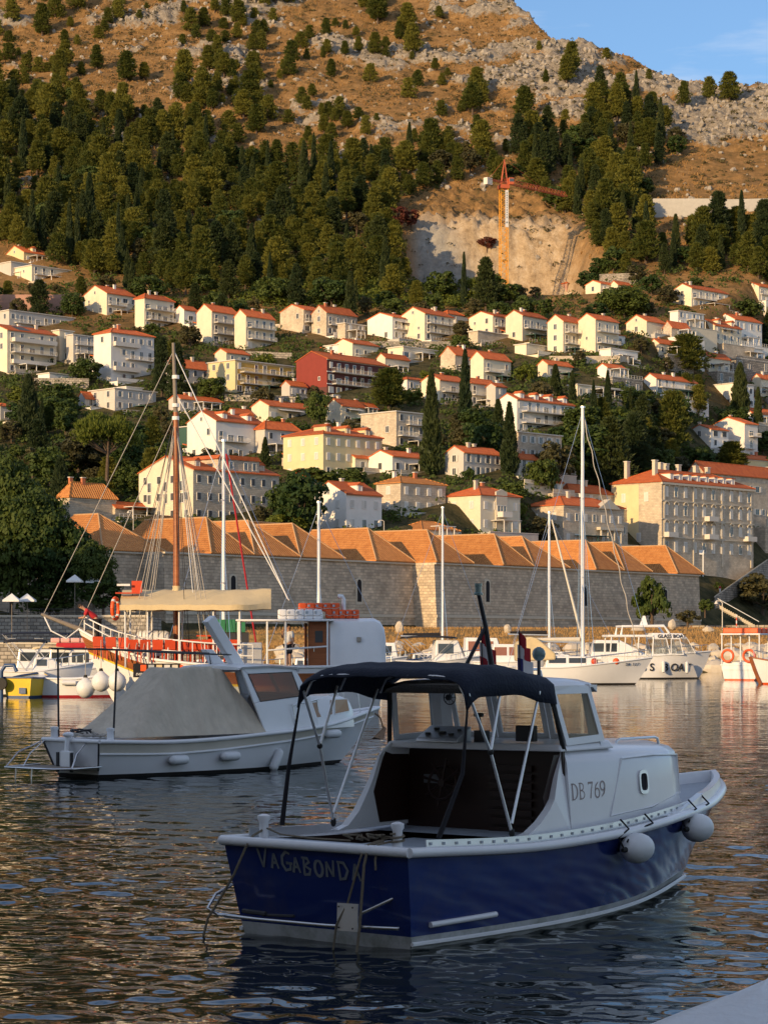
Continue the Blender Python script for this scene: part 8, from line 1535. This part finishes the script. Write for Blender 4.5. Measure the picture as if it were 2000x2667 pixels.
# left quay: stone terraces, railings and parasols
def left_quay():
    for nm, x0, x1, y0, y1, z0, z1 in (('lower_quay', -75, -22, 300, 322, -2, 2.4), ('upper_terrace', -75, -33, 322.003, 342, -2, 6.2)):
        o = MB().box(x0, y0, z0, x1, y1, z1).build(nm, 'rubble'); struct(o); MB().box(x0, y0-.15, z1+.003, x1, y0+.5, z1+.25).build('coping', 'stone_trim', o)
        r = MB()
        for z in (.6, 1.1): r.tube([(x0, y0+.1, z1+z), (x1, y0+.1, z1+z)], .04, 4)
        for i in range(int((x1-x0)/1.6)): r.tube([(x0+1.6*i, y0+.1, z1+.2), (x0+1.6*i, y0+.1, z1+1.1)], .035, 4)
        r.build('railing', 'dark', o)
    for px, py, Y, z0, lab in ((32, 1560, 308, 2.4, 'left white parasol of the lower pair on the quay'), (72, 1560, 311, 2.4, 'right white parasol of the lower pair on the quay'), (196, 1510, 327, 6.2, 'left white parasol of the upper pair on the terrace'), (246, 1512, 330, 6.2, 'right white parasol of the upper pair on the terrace')):
        p = P(px, py, Y); h = p.z-z0; t = thing('parasol', lab, 'parasol', (p.x, Y, z0), 0, 'white parasols of the quay restaurant'); MB().tube([(0, 0, 0), (0, 0, h)], .05, 6).build('pole', 'teak', t); g = MB(); ring = [(1.55*math.cos(a), 1.55*math.sin(a), h-.15) for a in np.linspace(math.pi/4, 2*math.pi+math.pi/4, 5)[:-1]]; rl = [(x, y, z-.22) for x, y, z in ring]
        for i in range(4): j = (i+1) % 4; g.poly([ring[i], ring[j], (0, 0, h+.75)]); g.poly([rl[i], rl[j], ring[j], ring[i]])
        g.build('canopy', 'white', t); MB().lathe([(.35, 0), (.3, .08)], 10).build('base', 'concrete', t)
    for i in range(6):
        X = -53+3.6*i; t = thing('restaurant_table', 'small restaurant table on the quay terrace, '+('leftmost', 'second from left', 'third from left', 'third from right', 'second from right', 'rightmost')[i], 'table', (X, 326 if i > 2 else 306, 6.2 if i > 2 else 2.4), .2*i, 'restaurant tables'); MB().box(-.5, -.4, .72, .5, .4, .76).build('table_top', 'white', t); MB().box(-.05, -.05, 0, .05, .05, .72).build('leg', 'dark', t)
left_quay()
# road in front of the hotel, cars, stone bank, stairs
def forecourt():
    A, B = P(1740, 1484, 500), P(2040, 1484, 585); z = 19.0; d = (B-A); d.z = 0; d.normalize(); n = Vector((-d.y, d.x, 0)); A.z = B.z = z
    q = [A, B, B+n*30, A+n*30]; o = MB().hexa([p+Vector((0, 0, -22)) for p in q]+q).build('stone_bank', 'rubble'); struct(o)
    rd = MB().hexa([p+Vector((0, 0, .004)) for p in q]+[p+Vector((0, 0, .05)) for p in q]).build('hotel_road', mat('asphalt', (.06, .06, .06), .9, .2, 1)); struct(rd)
    pr = MB().hexa([A, B, B+n*.4, A+n*.4, A+Vector((0, 0, .8)), B+Vector((0, 0, .8)), B+n*.4+Vector((0, 0, .8)), A+n*.4+Vector((0, 0, .8))]).build('parapet', 'limestone', o)
    ang = math.atan2(d.y, d.x)
    def car(px, m, lab, kind=0):
        k = (px-CX)/F; base = A+n*4.0; s = (k*base.y-base.x)/(d.x-k*d.y); p = base+d*s
        t = thing('parked_car', lab, 'car', (p.x, p.y, z+.05), ang, 'cars parked before the hotel'); L_, w = (4.3, .88)
        pr_ = [(-L_/2, .3), (L_/2, .3), (L_/2, .75), (L_*.32, .95), (-L_*.48, 1.0), (-L_/2, .8)]; MB().prism(pr_, -w, w).build('body', m, t, bevel=.08)
        cb = [(-L_*.42, .97), (L_*.22, .93), (L_*.08, 1.48), (-L_*.32, 1.5)] if kind == 0 else [(-L_*.1, .97), (L_*.22, .93), (L_*.1, 1.65), (-L_*.08, 1.65)]; c = MB().prism(cb, -w*.86, w*.86).build('cabin', m, t, bevel=.06)
        for s_ in (1, -1):
            q = [((x-cb[0][0])*.84+cb[0][0]+.22, (zz-.95)*.8+1.0) for x, zz in cb]; MB().prism(q, s_*w*.865, s_*w*.88).build('side_glass', 'pane', c)
            for x in (-L_*.3, L_*.31): wl = MB().lathe([(.33, -.1), (.33, .1)], 14, (x, s_*w*.95, .33), Matrix.Rotation(R_(90), 3, 'X').to_4x4()).build('wheel', 'rubber', t, 50); MB().lathe([(.2, -.11), (.2, .11)], 10, (x, s_*w*.95, .33), Matrix.Rotation(R_(90), 3, 'X').to_4x4()).build('rim', 'alu', wl)
            MB().box(L_/2-.02, s_*w*.7-.15, .58, L_/2+.02, s_*w*.7+.15, .72).build('headlight', 'gauge', t)
    M['carblack'] = mat('black_car_paint', (.02, .02, .022), .2, .05, spec=.6); M['carwhite'] = mat('white_car_paint', (.7, .7, .7), .25, .05, spec=.6); M['carblue'] = mat('blue_grey_car_paint', (.06, .08, .11), .25, .05, spec=.6)
    for px, m, lab, kd in ((1784, 'carblack', 'black car parked leftmost before the hotel', 0), (1820, 'carwhite', 'white pickup parked before the hotel', 1), (1861, 'carblack', 'dark hatchback parked right of the white pickup', 0), (1900, 'carblue', 'blue-grey car parked before the hotel door', 0), (1941, 'carblue', 'dark car parked rightmost before the hotel', 0)): car(px, m, lab, kd)
    # stairs climbing to the right with pale parapets
    st = thing('harbour_stairs', 'stone stairs with pale parapet climbing right below the parked cars', 'stairs', (0, 0, 0)); a, b = P(1862, 1566, 500), P(2000, 1468, 540); k = 26
    for i in range(k): p, q = a.lerp(b, i/k), a.lerp(b, (i+1)/k); MB().hexa([(p.x, p.y, p.z-6), (q.x, q.y, p.z-6), (q.x-.5, q.y+2.5, p.z-6), (p.x-.5, p.y+2.5, p.z-6), (p.x, p.y, p.z), (q.x, q.y, p.z), (q.x-.5, q.y+2.5, p.z), (p.x-.5, p.y+2.5, p.z)]).build('step', 'stone_trim', st)
    MB().hexa([a+Vector((-.2, -.5, -9)), b+Vector((-.2, -.5, -9)), b+Vector((-.2, 0, -9)), a+Vector((-.2, 0, -9)), a+Vector((-.2, -.5, .75)), b+Vector((-.2, -.5, .75)), b+Vector((-.2, 0, .75)), a+Vector((-.2, 0, .75))]).build('stair_wall', 'rubble', st)
    MB().hexa([a+Vector((-.3, -.6, .752)), b+Vector((-.3, -.6, .752)), b+Vector((-.3, .1, .752)), a+Vector((-.3, .1, .752)), a+Vector((-.3, -.6, 1.05)), b+Vector((-.3, -.6, 1.05)), b+Vector((-.3, .1, 1.05)), a+Vector((-.3, .1, 1.05))]).build('parapet_coping', 'stone_trim', st)
    lw = thing('lower_stairs', 'pale lower stairs descending right to the shore path', 'stairs', (0, 0, 0)); a, b = P(1868, 1572, 470), P(1975, 1632, 455)
    for i in range(20): p, q = a.lerp(b, i/20), a.lerp(b, (i+1)/20); MB().hexa([(p.x, p.y, q.z-.7), (q.x, q.y, q.z-.7), (q.x, q.y+2.2, q.z-.7), (p.x, p.y+2.2, q.z-.7), (p.x, p.y, q.z), (q.x, q.y, q.z), (q.x, q.y+2.2, q.z), (p.x, p.y+2.2, q.z)]).build('step', 'stone_trim', lw)
    MB().tube([a+Vector((0, -.1, 1.0)), b+Vector((0, -.1, 1.0))], .07, 5).build('handrail', 'white', lw)
    qw = MB().hexa([P(1750, 1652, 470), P(2040, 1652, 440), P(2040, 1652, 445), P(1750, 1652, 475), P(1750, 1628, 470), P(2040, 1628, 440), P(2040, 1628, 445), P(1750, 1628, 475)]).build('shore_wall', 'rubble'); tag(qw, 'low rubble wall along the shore path at the right', 'wall')
    fr = thing('sign_frame', 'white notice frame standing on the stone bank below the cars', 'sign', A+d*17+Vector((0, 0, 0))); 
    for x in (0, 2.4): MB().box(x-.12, -.1, -9, x+.12, .1, 4.0).build('post', 'white', fr)
    for z0, z1 in ((3.2, 4.2), (-3.2, -2.7)): MB().box(-.2, -.11, z0, 2.6, -.101, z1).build('board', 'white', fr)
forecourt()
ST = dict(el=(.02, .24, 1.12), er=(.02, -.24, 1.12))
for px, py, Y, sh, lg, lab, rz in ((1799, 1652, 440, 'redcloth', 'black', 'person in a red top on the shore path above the glass-bottom boat', 200), (1792, 1652, 442, 'white', 'blueh', 'person in white beside the red-topped one on the shore path', 20), (1874, 1545, 498, 'redcloth', 'white', 'person in a red shirt on the stairs bank', 240), (1846, 1478, 534, 'blueh', 'black', 'person in blue standing between the parked cars', 270), (1968, 1478, 572, 'greencl', 'black', 'person in green at the right end of the parked cars', 250), (1980, 1478, 575, 'white', 'black', 'person in white beside the railing at the right edge', 250)):
    p = P(px, py, Y); person(lab, p, R_(rz), ST, sh, lg, detail=False, group='people on the far shore')
for px, py0, py1, Y, lab in ((1917, 1640, 1600, 440, 'red and white mooring marker post on the shore path'),):
    p = P(px, py0, Y); t = thing('marker_post', lab, 'post', p); h = (py0-py1)/F*Y
    for k in range(5): MB().lathe([(.12, h*k/5), (.12, h*(k+.995)/5)], 8).build('band', ('flagwhite', 'seatred')[k % 2], t)
for px, pyb, pyt, lab in ((348, 1395, 1330, 'street lamp left behind the fortress roofs'), (1000, 1400, 1355, 'street lamp beside the white three-storey house'), (1880, 1640, 1565, 'tall lamp post on the shore path at the right'), (1075, 1400, 1380, 'street lamp before the small hipped-roof house')):
    Y = float(hit(px, pyb)[0]); Y = min(Y, 470); p = P(px, pyb, Y); h = (pyb-pyt)/F*Y; t = thing('street_lamp', lab, 'lamp', p, 0, 'street lamps'); MB().tube([(0, 0, -3), (0, 0, h*.93), (-.3, 0, h), (-.9, 0, h)], .07, 6).build('pole', 'slab', t, 50); MB().lathe([(.32, h-.45), (.12, h-.05)], 10, (-.9, 0, 0)).build('lamp_shade', 'slab', t, 50)
